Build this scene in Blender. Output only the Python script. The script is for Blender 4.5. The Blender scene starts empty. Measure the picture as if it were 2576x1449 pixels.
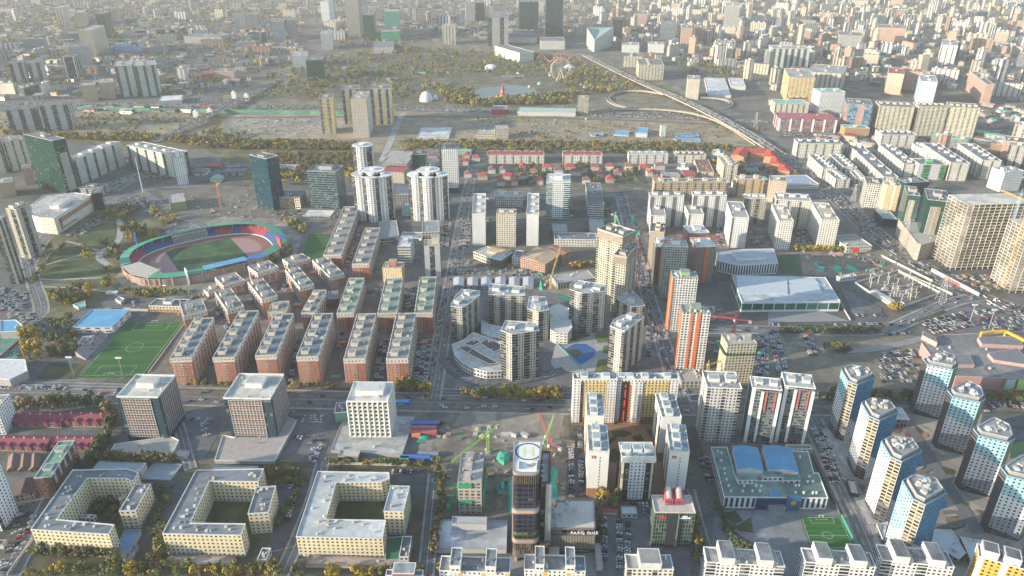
import bpy,math,random
import numpy as np
from mathutils import Vector
R=math.radians
SC=bpy.context.scene
COL=SC.collection
# ---------------------------------------------------------------- camera, light, exposure
CAMH,PITCH,FPX=400.0,R(26.0),1816.0
cam=bpy.data.objects.new('camera',bpy.data.cameras.new('camera'));COL.objects.link(cam)
cam.location=(0,0,CAMH);cam.rotation_euler=(R(90)-PITCH,0,0)
cam.data.sensor_width=36;cam.data.lens=36*FPX/2576
cam.data.clip_start=1;cam.data.clip_end=40000
SC.camera=cam
SUN_EL,SUN_DIR=R(14.0),Vector((-0.955,-0.295,0)).normalized()
w=bpy.data.worlds.new('World');SC.world=w;w.use_nodes=True
nt=w.node_tree;bg=nt.nodes['Background'];sky=nt.nodes.new('ShaderNodeTexSky')
sky.sky_type='NISHITA';sky.sun_disc=False;sky.sun_elevation=SUN_EL
sky.sun_rotation=math.atan2(SUN_DIR.x,SUN_DIR.y);sky.dust_density=0.6;sky.air_density=1.3;sky.ozone_density=2.0
nt.links.new(sky.outputs[0],bg.inputs[0]);bg.inputs[1].default_value=0.15
ld=bpy.data.lights.new('sun','SUN');ld.energy=3.9;ld.angle=R(0.6);ld.color=(1.0,0.87,0.68)
lo=bpy.data.objects.new('sun',ld);COL.objects.link(lo)
sv=SUN_DIR*math.cos(SUN_EL)+Vector((0,0,math.sin(SUN_EL)))
lo.rotation_euler=sv.to_track_quat('Z','Y').to_euler();lo.location=(0,0,900)
SC.view_settings.view_transform='Standard';SC.view_settings.look='None'
SC.view_settings.exposure=1.27;SC.view_settings.gamma=1
SC.cycles.max_bounces=5;SC.cycles.diffuse_bounces=2;SC.cycles.glossy_bounces=2
SC.cycles.volume_bounces=0;SC.cycles.use_denoising=True
SC.cycles.volume_step_rate=10
HAZE=7.6e-5
rnd=random.Random(7)
# ---------------------------------------------------------------- picture reading -> ground points
sp,cp=math.sin(PITCH),math.cos(PITCH)
def vpx(k,x,y):
 if k=='v':return x,y
 return(k%4)*644+x/3.0,(k//4)*483+y/3.0
def at(k,x,y,z=0.0):
 """the world point at height z seen at that reading of the photo"""
 X,Y=vpx(k,x,y)
 a,b=(X-1288)/FPX,(Y-724.5)/FPX
 t=(CAMH-z)/(sp+b*cp)
 return Vector((a*t,t*(cp-b*sp),z))
def proj(p):
 d=p-Vector((0,0,CAMH))
 zc=d.y*cp-d.z*sp
 return 1288+FPX*d.x/zc,724.5+FPX*(-(d.y*sp+d.z*cp))/zc
def height(k,x,y,by):
 """height whose foot is seen at picture row by, for a top corner seen at x, y"""
 BY=vpx(k,0,by)[1]
 lo_,hi_=0.0,390.0
 for _ in range(40):
  m=(lo_+hi_)/2;p=at(k,x,y,m);p.z=0
  if proj(p)[1]<BY:lo_=m
  else:hi_=m
 return lo_
# ---------------------------------------------------------------- materials
_M={}
def N(nt,t,**kw):
 n=nt.nodes.new(t)
 for k,v in kw.items():setattr(n,k,v)
 return n
def mth(nt,op,a,b=None,c=None,clamp=False):
 n=nt.nodes.new('ShaderNodeMath');n.operation=op;n.use_clamp=clamp
 for i,v in enumerate((a,b,c)):
  if v is None:continue
  if isinstance(v,(int,float)):n.inputs[i].default_value=v
  else:nt.links.new(v,n.inputs[i])
 return n.outputs[0]
def mixc(nt,f,a,b):
 n=nt.nodes.new('ShaderNodeMix');n.data_type='RGBA'
 for i,v in((0,f),(6,a),(7,b)):
  if isinstance(v,(int,float)):n.inputs[i].default_value=v
  elif isinstance(v,tuple):n.inputs[i].default_value=(*v[:3],1)
  else:nt.links.new(v,n.inputs[i])
 return n.outputs[2]
def scalec(nt,c,f):
 n=nt.nodes.new('ShaderNodeMix');n.data_type='RGBA';n.blend_type='MULTIPLY';n.inputs[0].default_value=1
 cr=nt.nodes.new('ShaderNodeCombineColor')
 for i in range(3):nt.links.new(f,cr.inputs[i])
 if isinstance(c,tuple):n.inputs[6].default_value=(*c[:3],1)
 else:nt.links.new(c,n.inputs[6])
 nt.links.new(cr.outputs[0],n.inputs[7]);return n.outputs[2]
def noise(nt,scale,detail=3,coord='Object',rough=.55):
 tc=N(nt,'ShaderNodeTexCoord');n=N(nt,'ShaderNodeTexNoise')
 n.inputs['Scale'].default_value=scale;n.inputs['Detail'].default_value=detail;n.inputs['Roughness'].default_value=rough
 nt.links.new(tc.outputs[coord],n.inputs['Vector']);return n.outputs[0]
def geo_noise(nt,scale,detail=3,rough=.55):
 g=N(nt,'ShaderNodeNewGeometry');n=N(nt,'ShaderNodeTexNoise')
 n.inputs['Scale'].default_value=scale;n.inputs['Detail'].default_value=detail;n.inputs['Roughness'].default_value=rough
 nt.links.new(g.outputs['Position'],n.inputs['Vector']);return n.outputs[0]
def newmat(name):
 m=bpy.data.materials.new(name);m.use_nodes=True
 return m,m.node_tree,m.node_tree.nodes['Principled BSDF']
def plain(c,rough=.8,metal=0,var=.25,sc=.25,c2=None,emit=0):
 """one surface colour with uneven wear"""
 key=('p',c,rough,metal,var,sc,c2)
 if key in _M:return _M[key]
 m,nt,b=newmat('surface');_M[key]=m
 n1=geo_noise(nt,sc,4,.65);n2=geo_noise(nt,sc*9,2)
 f=mth(nt,'ADD',mth(nt,'MULTIPLY',n1,.75),mth(nt,'MULTIPLY',n2,.25))
 if c2:
  r=N(nt,'ShaderNodeMapRange');r.inputs[1].default_value=.42;r.inputs[2].default_value=.58
  nt.links.new(f,r.inputs[0]);base=mixc(nt,r.outputs[0],c,c2)
 else:base=c
 g=mth(nt,'ADD',mth(nt,'MULTIPLY',mth(nt,'SUBTRACT',f,.5),var*4),1.0)
 if sc<=.12:
  g_=N(nt,'ShaderNodeNewGeometry')
  for q_,amt in((.045,.42),(.16,.3)):
   v_=N(nt,'ShaderNodeTexVoronoi');v_.distance='CHEBYCHEV';v_.inputs['Scale'].default_value=q_;nt.links.new(g_.outputs['Position'],v_.inputs['Vector']);s_=N(nt,'ShaderNodeSeparateColor');nt.links.new(v_.outputs['Color'],s_.inputs[0])
   g=mth(nt,'MULTIPLY',g,mth(nt,'ADD',mth(nt,'MULTIPLY',s_.outputs[0],amt*min(1,var*4)),1-amt/2*min(1,var*4)))
 nt.links.new(scalec(nt,base,g),b.inputs['Base Color'])
 b.inputs['Roughness'].default_value=rough;b.inputs['Metallic'].default_value=metal
 return m
def facade(wall,glass=(.035,.045,.06),ww=.5,wh=.5,sn=0,sm=1,sc=(.05,.06,.07),rail=.35,rc=None,rough=.85,grough=.18,gmetal=0.0,band=None,low=None,lown=2,top=None,curt=.3,soff=0,tex=None):
 """a wall whose UVs count window bays (u) and storeys (v)"""
 key=('f',wall,glass,ww,wh,sn,sm,sc,rail,rc,rough,grough,gmetal,band,low,lown,top,curt,soff,tex)
 if key in _M:return _M[key]
 m,nt,b=newmat('facade');_M[key]=m
 uv=N(nt,'ShaderNodeUVMap');sx=N(nt,'ShaderNodeSeparateXYZ');nt.links.new(uv.outputs[0],sx.inputs[0])
 u,v=sx.outputs[0],sx.outputs[1]
 fu,fv=mth(nt,'FRACT',u),mth(nt,'FRACT',v);iu,iv=mth(nt,'FLOOR',u),mth(nt,'FLOOR',v)
 inx=mth(nt,'LESS_THAN',mth(nt,'ABSOLUTE',mth(nt,'SUBTRACT',fu,.5)),ww/2)
 iny=mth(nt,'LESS_THAN',mth(nt,'ABSOLUTE',mth(nt,'SUBTRACT',fv,.52)),wh/2)
 win=mth(nt,'MULTIPLY',inx,iny)
 cx=N(nt,'ShaderNodeCombineXYZ');nt.links.new(iu,cx.inputs[0]);nt.links.new(iv,cx.inputs[1])
 oi=N(nt,'ShaderNodeObjectInfo');nt.links.new(oi.outputs['Random'],cx.inputs[2])
 wn=N(nt,'ShaderNodeTexWhiteNoise');nt.links.new(cx.outputs[0],wn.inputs[0]);rv=wn.outputs[0]
 wc=wall
 if low:wc=mixc(nt,mth(nt,'LESS_THAN',v,float(lown)),wc,low)
 if band:wc=mixc(nt,mth(nt,'LESS_THAN',fv,.12),wc,band)
 if tex:
  wc=mixc(nt,mth(nt,'GREATER_THAN',mth(nt,'FRACT',mth(nt,'MULTIPLY',iv,1.0/tex[0])),.5),wc,tex[1])
 if sn:
  st=mth(nt,'LESS_THAN',mth(nt,'MODULO',mth(nt,'ADD',iu,float(soff)+1000*sn),float(sn)),sm-.5)
  slab=mth(nt,'LESS_THAN',fv,rail)
  sc_=mixc(nt,slab,glass,rc or sc)if rail>0 else sc
  if rail>0:win=mixf(nt,st,win,mth(nt,'SUBTRACT',1.0,slab))
  else:win=mixf(nt,st,win,0.0)
  wc=mixc(nt,st,wc,(rc or sc)if rail>0 else sc)
 n1=geo_noise(nt,.06,4);n2=geo_noise(nt,1.2,2)
 g=mth(nt,'ADD',mth(nt,'MULTIPLY',n1,.45),mth(nt,'ADD',mth(nt,'MULTIPLY',n2,.2),.68))
 wc=scalec(nt,wc,g)
 gv=mth(nt,'ADD',mth(nt,'MULTIPLY',rv,.5 if curt<.1 else 1.3),.75 if curt<.1 else .35)
 gc=scalec(nt,glass,gv)
 cur=mth(nt,'MULTIPLY',mth(nt,'GREATER_THAN',rv,1-curt),.45)
 gc=mixc(nt,cur,gc,(.32,.3,.26))
 nt.links.new(mixc(nt,win,wc,gc),b.inputs['Base Color'])
 nt.links.new(mixf(nt,win,rough,grough),b.inputs['Roughness'])
 if gmetal:nt.links.new(mth(nt,'MULTIPLY',win,gmetal),b.inputs['Metallic'])
 bp=N(nt,'ShaderNodeBump');bp.inputs['Distance'].default_value=.25;bp.inputs['Strength'].default_value=.6
 nt.links.new(mth(nt,'SUBTRACT',1.0,win),bp.inputs['Height']);nt.links.new(bp.outputs[0],b.inputs['Normal'])
 return m
def mixf(nt,f,a,b):
 n=nt.nodes.new('ShaderNodeMix');n.data_type='FLOAT'
 for i,v in((0,f),(2,a),(3,b)):
  if isinstance(v,(int,float)):n.inputs[i].default_value=v
  else:nt.links.new(v,n.inputs[i])
 return n.outputs[0]
# ---------------------------------------------------------------- meshes and objects
class MB:
 def __init__(s):s.v,s.f,s.uv,s.m=[],[],[],[]
 def face(s,pts,uv=None,m=0):
  n=len(s.v);s.v+=[tuple(p)for p in pts];s.f.append(tuple(range(n,n+len(pts))))
  s.uv+=uv if uv else[(p[0],p[1])for p in pts];s.m.append(m)
 def box(s,c,sx,sy,sz,ang=0,m=0,bottom=False):
  """box standing on c (centre of its foot)"""
  ca,sa=math.cos(ang),math.sin(ang);P=[]
  for X,Y in((-1,-1),(1,-1),(1,1),(-1,1)):
   a,b=X*sx/2,Y*sy/2
   P.append((c[0]+a*ca-b*sa,c[1]+a*sa+b*ca))
  s.prism(P,c[2],c[2]+sz,m=m,bottom=bottom)
 def prism(s,P,z0,z1,m=0,top=True,bottom=False,cells=None,mt=None):
  n=len(P)
  for i in range(n):
   a,b=P[i],P[(i+1)%n];L=math.hypot(b[0]-a[0],b[1]-a[1])
   cu=max(1,round(L/cells[0]))if cells else L;cv=max(1,round((z1-z0)/cells[1]))if cells else z1-z0
   s.face([(a[0],a[1],z0),(b[0],b[1],z0),(b[0],b[1],z1),(a[0],a[1],z1)],[(0,0),(cu,0),(cu,cv),(0,cv)],m)
  if top:s.face([(p[0],p[1],z1)for p in P],m=mt if mt is not None else m)
  if bottom:s.face([(p[0],p[1],z0)for p in reversed(P)],m=m)
 def bar(s,p,q,r,m=0):
  p,q=Vector(p),Vector(q);d=(q-p)
  if d.length<1e-6:return
  z=d.normalized();x=z.orthogonal().normalized()if abs(z.z)>.99 else Vector((0,0,1)).cross(z).normalized();y=z.cross(x)
  c=[(x*i+y*j)*r for i,j in((-1,-1),(1,-1),(1,1),(-1,1))]
  for i in range(4):
   a,b=c[i],c[(i+1)%4];s.face([p+a,p+b,q+b,q+a],m=m)
  s.face([p+a for a in reversed(c)],m=m);s.face([q+a for a in c],m=m)
 def cyl(s,c,r,h,n=12,m=0,r2=None,mt=None):
  r2=r if r2 is None else r2
  a=[(c[0]+r*math.cos(2*math.pi*i/n),c[1]+r*math.sin(2*math.pi*i/n),c[2])for i in range(n)]
  b=[(c[0]+r2*math.cos(2*math.pi*i/n),c[1]+r2*math.sin(2*math.pi*i/n),c[2]+h)for i in range(n)]
  for i in range(n):s.face([a[i],a[(i+1)%n],b[(i+1)%n],b[i]],[(i,0),(i+1,0),(i+1,h/3),(i,h/3)],m)
  s.face(b,m=m if mt is None else mt)
 def build(s,name,mats,parent=None,origin=None):
  if not s.f:return None
  v=np.array(s.v,dtype=float)
  o0=np.array(origin if origin is not None else(0,0,0),dtype=float)
  me=bpy.data.meshes.new(name);me.from_pydata((v-o0).tolist(),[],s.f)
  ul=me.uv_layers.new(name='UVMap');ul.data.foreach_set('uv',np.array(s.uv,dtype=np.float32).ravel())
  me.polygons.foreach_set('material_index',s.m)
  for mm in(mats if isinstance(mats,(list,tuple))else[mats]):me.materials.append(mm)
  me.update()
  o=bpy.data.objects.new(name,me);COL.objects.link(o)
  if parent is not None:o.parent=parent
  else:o.location=tuple(o0)
  return o
def tag(o,label=None,cat=None,group=None,kind=None):
 if label:o['label']=label
 if cat:o['category']=cat
 if group:o['group']=group
 if kind:o['kind']=kind
 return o
def root(name,loc,label,cat,group=None):
 o=bpy.data.objects.new(name,None);COL.objects.link(o);o.location=tuple(loc);o.empty_display_size=5
 return tag(o,label,cat,group)
class Thing:
 """an Empty at the foot of a thing; parts are given in world coordinates"""
 def __init__(s,name,loc,label,cat,group=None):
  s.o=root(name,loc,label,cat,group);s.loc=Vector(loc)
 def part(s,name,mb,mats,parent=None,label=None):
  o=mb.build(name,mats,parent or s.o,s.loc)
  if o is not None and label:o['label']=label
  return o
FOOT=[]
def inset(P,d):
 n=len(P);out=[]
 for i in range(n):
  p0,p1,p2=Vector(P[i-1][:2]),Vector(P[i][:2]),Vector(P[(i+1)%n][:2])
  a,b=(p1-p0).normalized(),(p2-p1).normalized()
  na,nb=Vector((-a.y,a.x)),Vector((-b.y,b.x));m=na+nb
  k=d/max(.35,m.dot(na))if m.length>1e-6 else d
  out.append(tuple(p1+m*k))
 return out
def ccw(P):
 A=sum(P[i][0]*P[(i+1)%len(P)][1]-P[(i+1)%len(P)][0]*P[i][1]for i in range(len(P)))
 return list(P)if A>0 else list(reversed(P))
def rect3(a,b,c):
 """right-angled footprint a, b (front), c (behind b) kept along its longer side"""
 a,b,c=(Vector(p[:2])for p in(a,b,c));e,f=b-a,c-b
 if e.length>=f.length:
  u=e.normalized();n=Vector((-u.y,u.x));d=n*f.dot(n);return[a,b,b+d,a+d]
 u=f.normalized();n=Vector((u.y,-u.x));d=n*e.dot(n);a=b-d
 return[a,b,c,a+f]
# ---------------------------------------------------------------- building kit
CREAM,WHITE,GREYC,BRICK=(.62,.54,.42),(.72,.72,.70),(.40,.40,.39),(.52,.24,.155)
GL=(.035,.045,.06)
ROOFG=plain((.20,.21,.22),c2=(.13,.14,.15),sc=.12,var=.45);ROOFL=plain((.40,.385,.355),c2=(.27,.255,.235),sc=.12,var=.4)
ROOFGR=plain((.12,.21,.18),c2=(.18,.24,.2),sc=.04);ROOFB=plain((.12,.33,.52),var=.12,sc=.03,rough=.45)
ROOFD=plain((.12,.13,.14),c2=(.2,.2,.2),sc=.06);ROOFR=plain((.42,.08,.08),c2=(.3,.08,.08),sc=.2)
ROOFW=plain((.66,.66,.64),c2=(.5,.5,.5),sc=.03);ROOFT=plain((.2,.45,.36),var=.15,sc=.03)
PARW,PARC,PARG,PARD=plain((.68,.67,.64)),plain((.6,.52,.41)),plain((.36,.36,.36)),plain((.1,.1,.11))
METAL,CONC,DARK=plain((.45,.46,.48),.4,.6),plain((.42,.40,.37),c2=(.33,.31,.29)),plain((.04,.042,.048),.5)
_win={}
def window_mesh(w,h,frame,glass):
 key=(round(w,2),round(h,2),frame.name,glass.name)
 if key not in _win:
  b=MB();t=.07;f=.09
  b.face([(-w/2,-.03,0),(w/2,-.03,0),(w/2,-.03,h),(-w/2,-.03,h)],m=1)
  for x0,x1,z0,z1 in((-w/2-f,-w/2,-f,h+f),(w/2,w/2+f,-f,h+f),(-w/2,w/2,-f,0),(-w/2,w/2,h,h+f)):
   P=[(x0,-t),(x1,-t),(x1,.02),(x0,.02)];b.prism(P,z0,z1,m=0,bottom=True)
  me_o=b.build('window',[frame,glass]);me=me_o.data;bpy.data.objects.remove(me_o);_win[key]=me
 return _win[key]
def put_windows(th,P,z0,z1,cw,fh,ww,wh,frame,glass,limit=100,edges=None,skipn=0):
 """each window of the faces turned to the street; beyond the first hundred they are one part"""
 camp=Vector((0,0));spots=[]
 for i in range(len(P)):
  if edges is not None and i not in edges:continue
  a,b=Vector(P[i][:2]),Vector(P[(i+1)%len(P)][:2]);e=b-a;L=e.length
  if L<cw*.8:continue
  n=Vector((e.y,-e.x)).normalized();vis=n.dot((camp-(a+b)/2).normalized())
  nc,nf=max(1,round(L/cw)),max(1,round((z1-z0)/fh));c_,f_=L/nc,(z1-z0)/nf
  for j in range(skipn,nf):
   for q in range(nc):
    p=a+e.normalized()*c_*(q+.5)
    spots.append((-vis if vis>0 else 1,-j,p,z0+f_*(j+.27),math.atan2(e.y,e.x),c_*ww,f_*wh))
 spots.sort(key=lambda s:(s[0]>0,-abs(s[0])>-.25,s[1]))
 rest=MB()
 for n_,(vis,j,p,z,ang,w_,h_)in enumerate(spots):
  if n_<limit and vis<0:
   o=bpy.data.objects.new('window',window_mesh(w_,h_,frame,glass));COL.objects.link(o)
   o.parent=th.o;o.location=(p.x-th.loc.x,p.y-th.loc.y,z-th.loc.z);o.rotation_euler=(0,0,ang)
  else:
   ca,sa=math.cos(ang),math.sin(ang)
   def T(x,y,zz):return(p.x+x*ca-y*sa,p.y+x*sa+y*ca,z+zz)
   rest.face([T(-w_/2,-.05,0),T(w_/2,-.05,0),T(w_/2,-.05,h_),T(-w_/2,-.05,h_)])
 if rest.f:
  o=th.part('window',rest,[glass]);o['kind']='stuff'
def parapet(b,P,h,t=.35,up=.35,dn=.5,out=.18):
 Q,I=inset(P,-out),inset(P,t);n=len(P)
 for i in range(n):
  j=(i+1)%n
  a,c,d,e=Q[i],Q[j],I[j],I[i];z0,z1=h-dn,h+up
  b.face([(*a,z0),(*c,z0),(*c,z1),(*a,z1)]);b.face([(*a,z1),(*c,z1),(*d,z1),(*e,z1)])
  b.face([(*d,z0),(*e,z0),(*e,z1),(*d,z1)][::1]);b.face([(*c,z0),(*a,z0),(*e,z0),(*d,z0)])
def bld(name,label,cat,k,A,B=None,C=None,base=None,st=None,group=None,poly=None,h=None,hi=0,z0=0.0,near=False,**kw):
 """A, B front roof corners, C the roof corner behind B, base = picture row of the foot below A (readings of the photo)"""
 st=dict(S[st])if isinstance(st,str)else dict(st);st.update(kw)
 pts=poly or[A,B,C]
 if h is None:h=height(k,pts[hi][0],pts[hi][1],base)
 W=[at(k,x,y,h)for x,y in pts]
 P=[tuple(p[:2])for p in(W if poly else rect3(*W))];P=ccw(P)
 return raise_bld(name,label,cat,P,z0,h,st,group,near)
def raise_bld(name,label,cat,P,z0,h,st,group=None,near=False):
 cx,cy=sum(p[0]for p in P)/len(P),sum(p[1]for p in P)/len(P)
 th=Thing(name,(cx,cy,z0),label,cat,group);th.P,th.h=P,h;FOOT.append([tuple(p)for p in P])
 cell=st.get('cell',(3.3,3.0));b=MB()
 b.prism([tuple(p)for p in P],z0,h,top=False,cells=cell);th.wall=th.part('wall',b,[st['w']])
 b=MB();I=inset(P,.2);b.face([(*p,h-.45)for p in I]);th.part('roof',b,[st.get('roof',ROOFG)])
 b=MB();parapet(b,P,h,up=st.get('pup',.35));th.part('parapet',b,[st.get('par',PARW)])
# long axis
 e=[(Vector(P[(i+1)%len(P)])-Vector(P[i]))for i in range(len(P))];li=max(range(len(e)),key=lambda i:e[i].length)
 u=e[li].normalized();v=Vector((-u.y,u.x));us=[Vector(p).dot(u)for p in P];vs=[Vector(p).dot(v)for p in P]
 th.u,th.v,th.ang=u,v,math.atan2(u.y,u.x);Lu,Lv=max(us)-min(us),max(vs)-min(vs)
 th.Lu,th.Lv=Lu,Lv;mu,mv=(max(us)+min(us))/2,(max(vs)+min(vs))/2
 th.at=lambda a,c,z=0:Vector((*(u*(mu+a*Lu)+v*(mv+c*Lv)),z))
 if st.get('ph'):
  n,off,pw,pd,phh=st['ph']
  if off and 'phs' not in st:
   s_=1 if v.x*off<0 else-1;off=abs(off)*s_
   if abs(v.x)<.3:off=-abs(off)if v.y<0 else abs(off)
  for i in range(n):
   a=(i+.5)/n-.5;p=th.at(a,off)
   m=MB();m.box((p.x,p.y,h-.45),pw,pd,phh+.45,th.ang)
   sh=th.part('stair_house',m,[st.get('phm')or st.get('par',PARW)])
   m=MB();m.box((p.x,p.y,h+phh),pw+.5,pd+.5,.3,th.ang,bottom=True);th.part('cap',m,[st.get('phr')or st.get('par',PARW)],sh)
   sh_r=MB();sh_r.box((p.x,p.y,h+phh+.3),pw-1,pd-1,.06,th.ang);th.part('cap_roof',sh_r,[st.get('roof',ROOFG)],sh)
 r_=random.Random(int(cx*7+cy*13));nv=st.get('vents',7)
 for i in range(nv):
  for _t in range(30):
   p=th.at(r_.uniform(-.43,.43),r_.uniform(-.43,.43));s_=r_.uniform(.8,1.8)
   if inside(P,p.x,p.y,1.5):break
  m=MB();m.box((p.x,p.y,h-.45),s_,s_*r_.uniform(.7,1.6),r_.uniform(1.1,2.0),th.ang)
  th.part('roof_vent',m,[r_.choice([METAL,PARW,PARC])])
 for bay in st.get('bays',()):
  which,n,bw,bd,bm,zf,zt=bay
  for i in range(len(P)):
   L=e[i].length;out=Vector((e[i].y,-e[i].x)).normalized()
   long_=L>.7*Lu
   if(which=='long')!=long_ and which!='all':continue
   if out.dot(Vector((-cx,-cy)).normalized())<-.3:continue
   nn=n if n>0 else max(1,round(L/-n))
   for q in range(nn):
    p=Vector(P[i])+e[i]*((q+.5)/nn)+out*(bd/2-.05)
    m=MB();an=math.atan2(e[i].y,e[i].x);ca,sa=math.cos(an),math.sin(an)
    Q=[(p.x+a*bw/2*ca-c*bd/2*sa,p.y+a*bw/2*sa+c*bd/2*ca)for a,c in((-1,-1),(1,-1),(1,1),(-1,1))]
    m.prism(Q,z0+zf,h-zt,cells=(bw/(2 if bw>4 else 1),cell[1]),bottom=True);th.part('bay',m,[bm])
 if near:put_windows(th,P,z0,h,cell[0],cell[1],*st.get('wdim',(.42,.48)),st.get('wfr',PARW),st.get('wgl',GLASSM),skipn=st.get('skip',1))
 return th
def inside(P,x,y,marg=0):
 if marg:P=inset(P,marg)
 c=False;n=len(P)
 for i in range(n):
  (x0,y0),(x1,y1)=P[i][:2],P[i-1][:2]
  if(y0>y)!=(y1>y)and x<(x1-x0)*(y-y0)/(y1-y0)+x0:c=not c
 return c
def box_on(th,nm,a,c,z,sx,sy,sz,mat,parent=None,label=None):
 p=th.at(a,c);m=MB();m.box((p.x,p.y,z),sx,sy,sz,th.ang,bottom=True);return th.part(nm,m,[mat],parent,label)
GLASSM=plain((.035,.045,.06),.15,0,var=.5,sc=.4)
def F(**k):return facade(**k)
S={'brick':dict(w=F(wall=BRICK,ww=.3,wh=.4,top=None,low=(.42,.36,.3),lown=1),par=plain((.62,.55,.46)),roof=plain((.27,.26,.24),c2=(.2,.2,.2),sc=.05),ph=(5,.16,8,7.5,3.2),vents=8,cell=(3.6,3.0),bays=[('long',-9.5,2.3,1.2,F(wall=(.66,.62,.58),ww=.55,wh=.5),3,2)]),'cream':dict(w=F(wall=(.66,.57,.38),ww=.42,wh=.42,low=(.6,.58,.54),lown=1),roof=plain((.19,.205,.215),c2=(.15,.165,.175),sc=.04),par=plain((.6,.6,.58)),vents=26,cell=(3.4,3.2)),'white':dict(w=F(wall=WHITE,ww=.5,wh=.48,sn=5,sm=1,sc=(.08,.09,.1)),roof=ROOFL,ph=(2,.0,7,6,3),cell=(3.3,3.0)),'whites':dict(w=F(wall=WHITE,ww=.45,wh=.45),roof=ROOFL,ph=(2,.0,7,6,3),cell=(3.3,3.0)),'creamt':dict(w=F(wall=(.66,.6,.5),ww=.5,wh=.5,sn=4,sm=1,sc=(.3,.26,.2),rail=.3),roof=ROOFL,par=PARC,ph=(2,0,7,6,3),cell=(3.3,3.0)),'yel':dict(w=F(wall=(.68,.5,.22),ww=.5,wh=.5,sn=3,sm=1,sc=(.62,.56,.45),rail=.4),roof=ROOFL,par=PARC,ph=(2,0,6,6,3),cell=(3.3,3.0)),'tan':dict(w=F(wall=(.5,.38,.26),ww=.45,wh=.45),roof=ROOFL,par=PARC,ph=(1,0,6,5,3),cell=(3.3,3.2)),'grey':dict(w=F(wall=(.42,.41,.4),ww=.55,wh=.45,sn=4,sm=1),roof=ROOFG,par=PARG,ph=(1,0,7,6,3),cell=(3.3,3.2)),'pink':dict(w=F(wall=(.5,.33,.27),ww=.45,wh=.45),roof=ROOFG,par=PARC,ph=(1,0,7,6,3),cell=(3.3,3.2)),'redb':dict(w=F(wall=(.38,.18,.12),ww=.45,wh=.45),roof=ROOFR,par=PARC,vents=2,cell=(3.3,3.2)),'office':dict(w=F(wall=(.5,.5,.5),ww=.9,wh=.5,glass=(.05,.07,.09)),roof=ROOFG,par=PARG,ph=(1,0,12,8,3),cell=(3.5,3.6)),'glassd':dict(w=F(wall=(.05,.07,.09),glass=(.03,.05,.07),ww=.9,wh=.85,curt=.06,gmetal=.4,grough=.12),roof=ROOFG,par=PARG,ph=(1,0,12,8,3),cell=(3,3.8)),'glassg':dict(w=F(wall=(.04,.1,.09),glass=(.015,.07,.06),ww=.9,wh=.85,curt=.05,gmetal=.3,grough=.15),roof=ROOFG,par=PARG,ph=(1,0,12,8,3),cell=(3,3.8)),'glassb':dict(w=F(wall=(.03,.07,.10),glass=(.015,.07,.11),ww=.92,wh=.9,curt=.04,gmetal=.35,grough=.12),roof=ROOFG,par=PARG,ph=(1,0,12,8,3),cell=(3,3.8)),'concrete':dict(w=F(wall=(.46,.43,.38),ww=.6,wh=.6,glass=(.05,.05,.05),curt=.0,grough=.9),roof=CONC,par=CONC,vents=6,cell=(4,3.3)),'low':dict(w=F(wall=(.6,.57,.52),ww=.5,wh=.4),roof=ROOFG,par=PARW,vents=5,cell=(4,4)),'shed':dict(w=F(wall=(.5,.5,.5),ww=.0,wh=.0),roof=ROOFL,par=PARG,vents=0,cell=(4,4)),'blues':dict(w=F(wall=(.6,.6,.62),ww=.4,wh=.3),roof=ROOFB,par=plain((.3,.42,.55)),vents=0,cell=(4,4)),}
def gable(name,label,cat,k,A,B,C,base,wallm,roofm,group=None,h=None,rise=3.0,hip=0.0,over=.5,st=None,chim=0,cell=(3.3,3.0)):
 """house or hall with a pitched roof; A, B, C are eaves corners"""
 if h is None:h=height(k,A[0],A[1],base)
 W=[at(k,x,y,h)for x,y in(A,B,C)];P=ccw([tuple(p)for p in rect3(*W)])
 return gable_at(name,label,cat,P,h,wallm,roofm,group,rise,hip,over,chim,cell)
def gable_at(name,label,cat,P,h,wallm,roofm,group=None,rise=3.0,hip=0.0,over=.5,chim=0,cell=(3.3,3.0)):
 e0=Vector(P[1])-Vector(P[0]);e1=Vector(P[2])-Vector(P[1])
 if e0.length<e1.length:P=P[1:]+P[:1];e0,e1=e1,-e0
 cx,cy=sum(p[0]for p in P)/4,sum(p[1]for p in P)/4;th=Thing(name,(cx,cy,0),label,cat,group)
 b=MB();b.prism(P,0,h,top=False,cells=cell)
 mid=lambda i:((P[i][0]+P[(i+1)%4][0])/2,(P[i][1]+P[(i+1)%4][1])/2)
 if hip<.05:
  for i in(1,3):
   m=mid(i);b.face([(*P[i],h),(*P[(i+1)%4],h),(*m,h+rise)],[(0,0),(.02,0),(.01,.01)])
 th.part('wall',b,[wallm]);FOOT.append([tuple(p)for p in P])
 O=inset(P,-over);u=Vector(P[1])-Vector(P[0]);u.normalize();m1,m3=Vector(mid(1)),Vector(mid(3))
 r1,r3=m1+u*(over-hip*e1.length),m3-u*(over-hip*e1.length);z=h-over*.3;zr=h+rise+.12
 b=MB()
 b.face([(*O[0],z),(*O[1],z),(*r1,zr),(*r3,zr)]);b.face([(*O[2],z),(*O[3],z),(*r3,zr),(*r1,zr)])
 if hip>.05:b.face([(*O[1],z),(*O[2],z),(*r1,zr)]);b.face([(*O[3],z),(*O[0],z),(*r3,zr)])
 b.face([(*O[3],z-.02),(*O[2],z-.02),(*O[1],z-.02),(*O[0],z-.02)])
 rf=th.part('roof',b,[roofm])
 for i in range(chim):
  p=r3.lerp(r1,(i+.5)/chim);b=MB();b.box((p.x,p.y,zr-.8),.9,.9,2.0);th.part('chimney',b,[PARC],rf)
 th.P,th.h=P,h;return th
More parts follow.
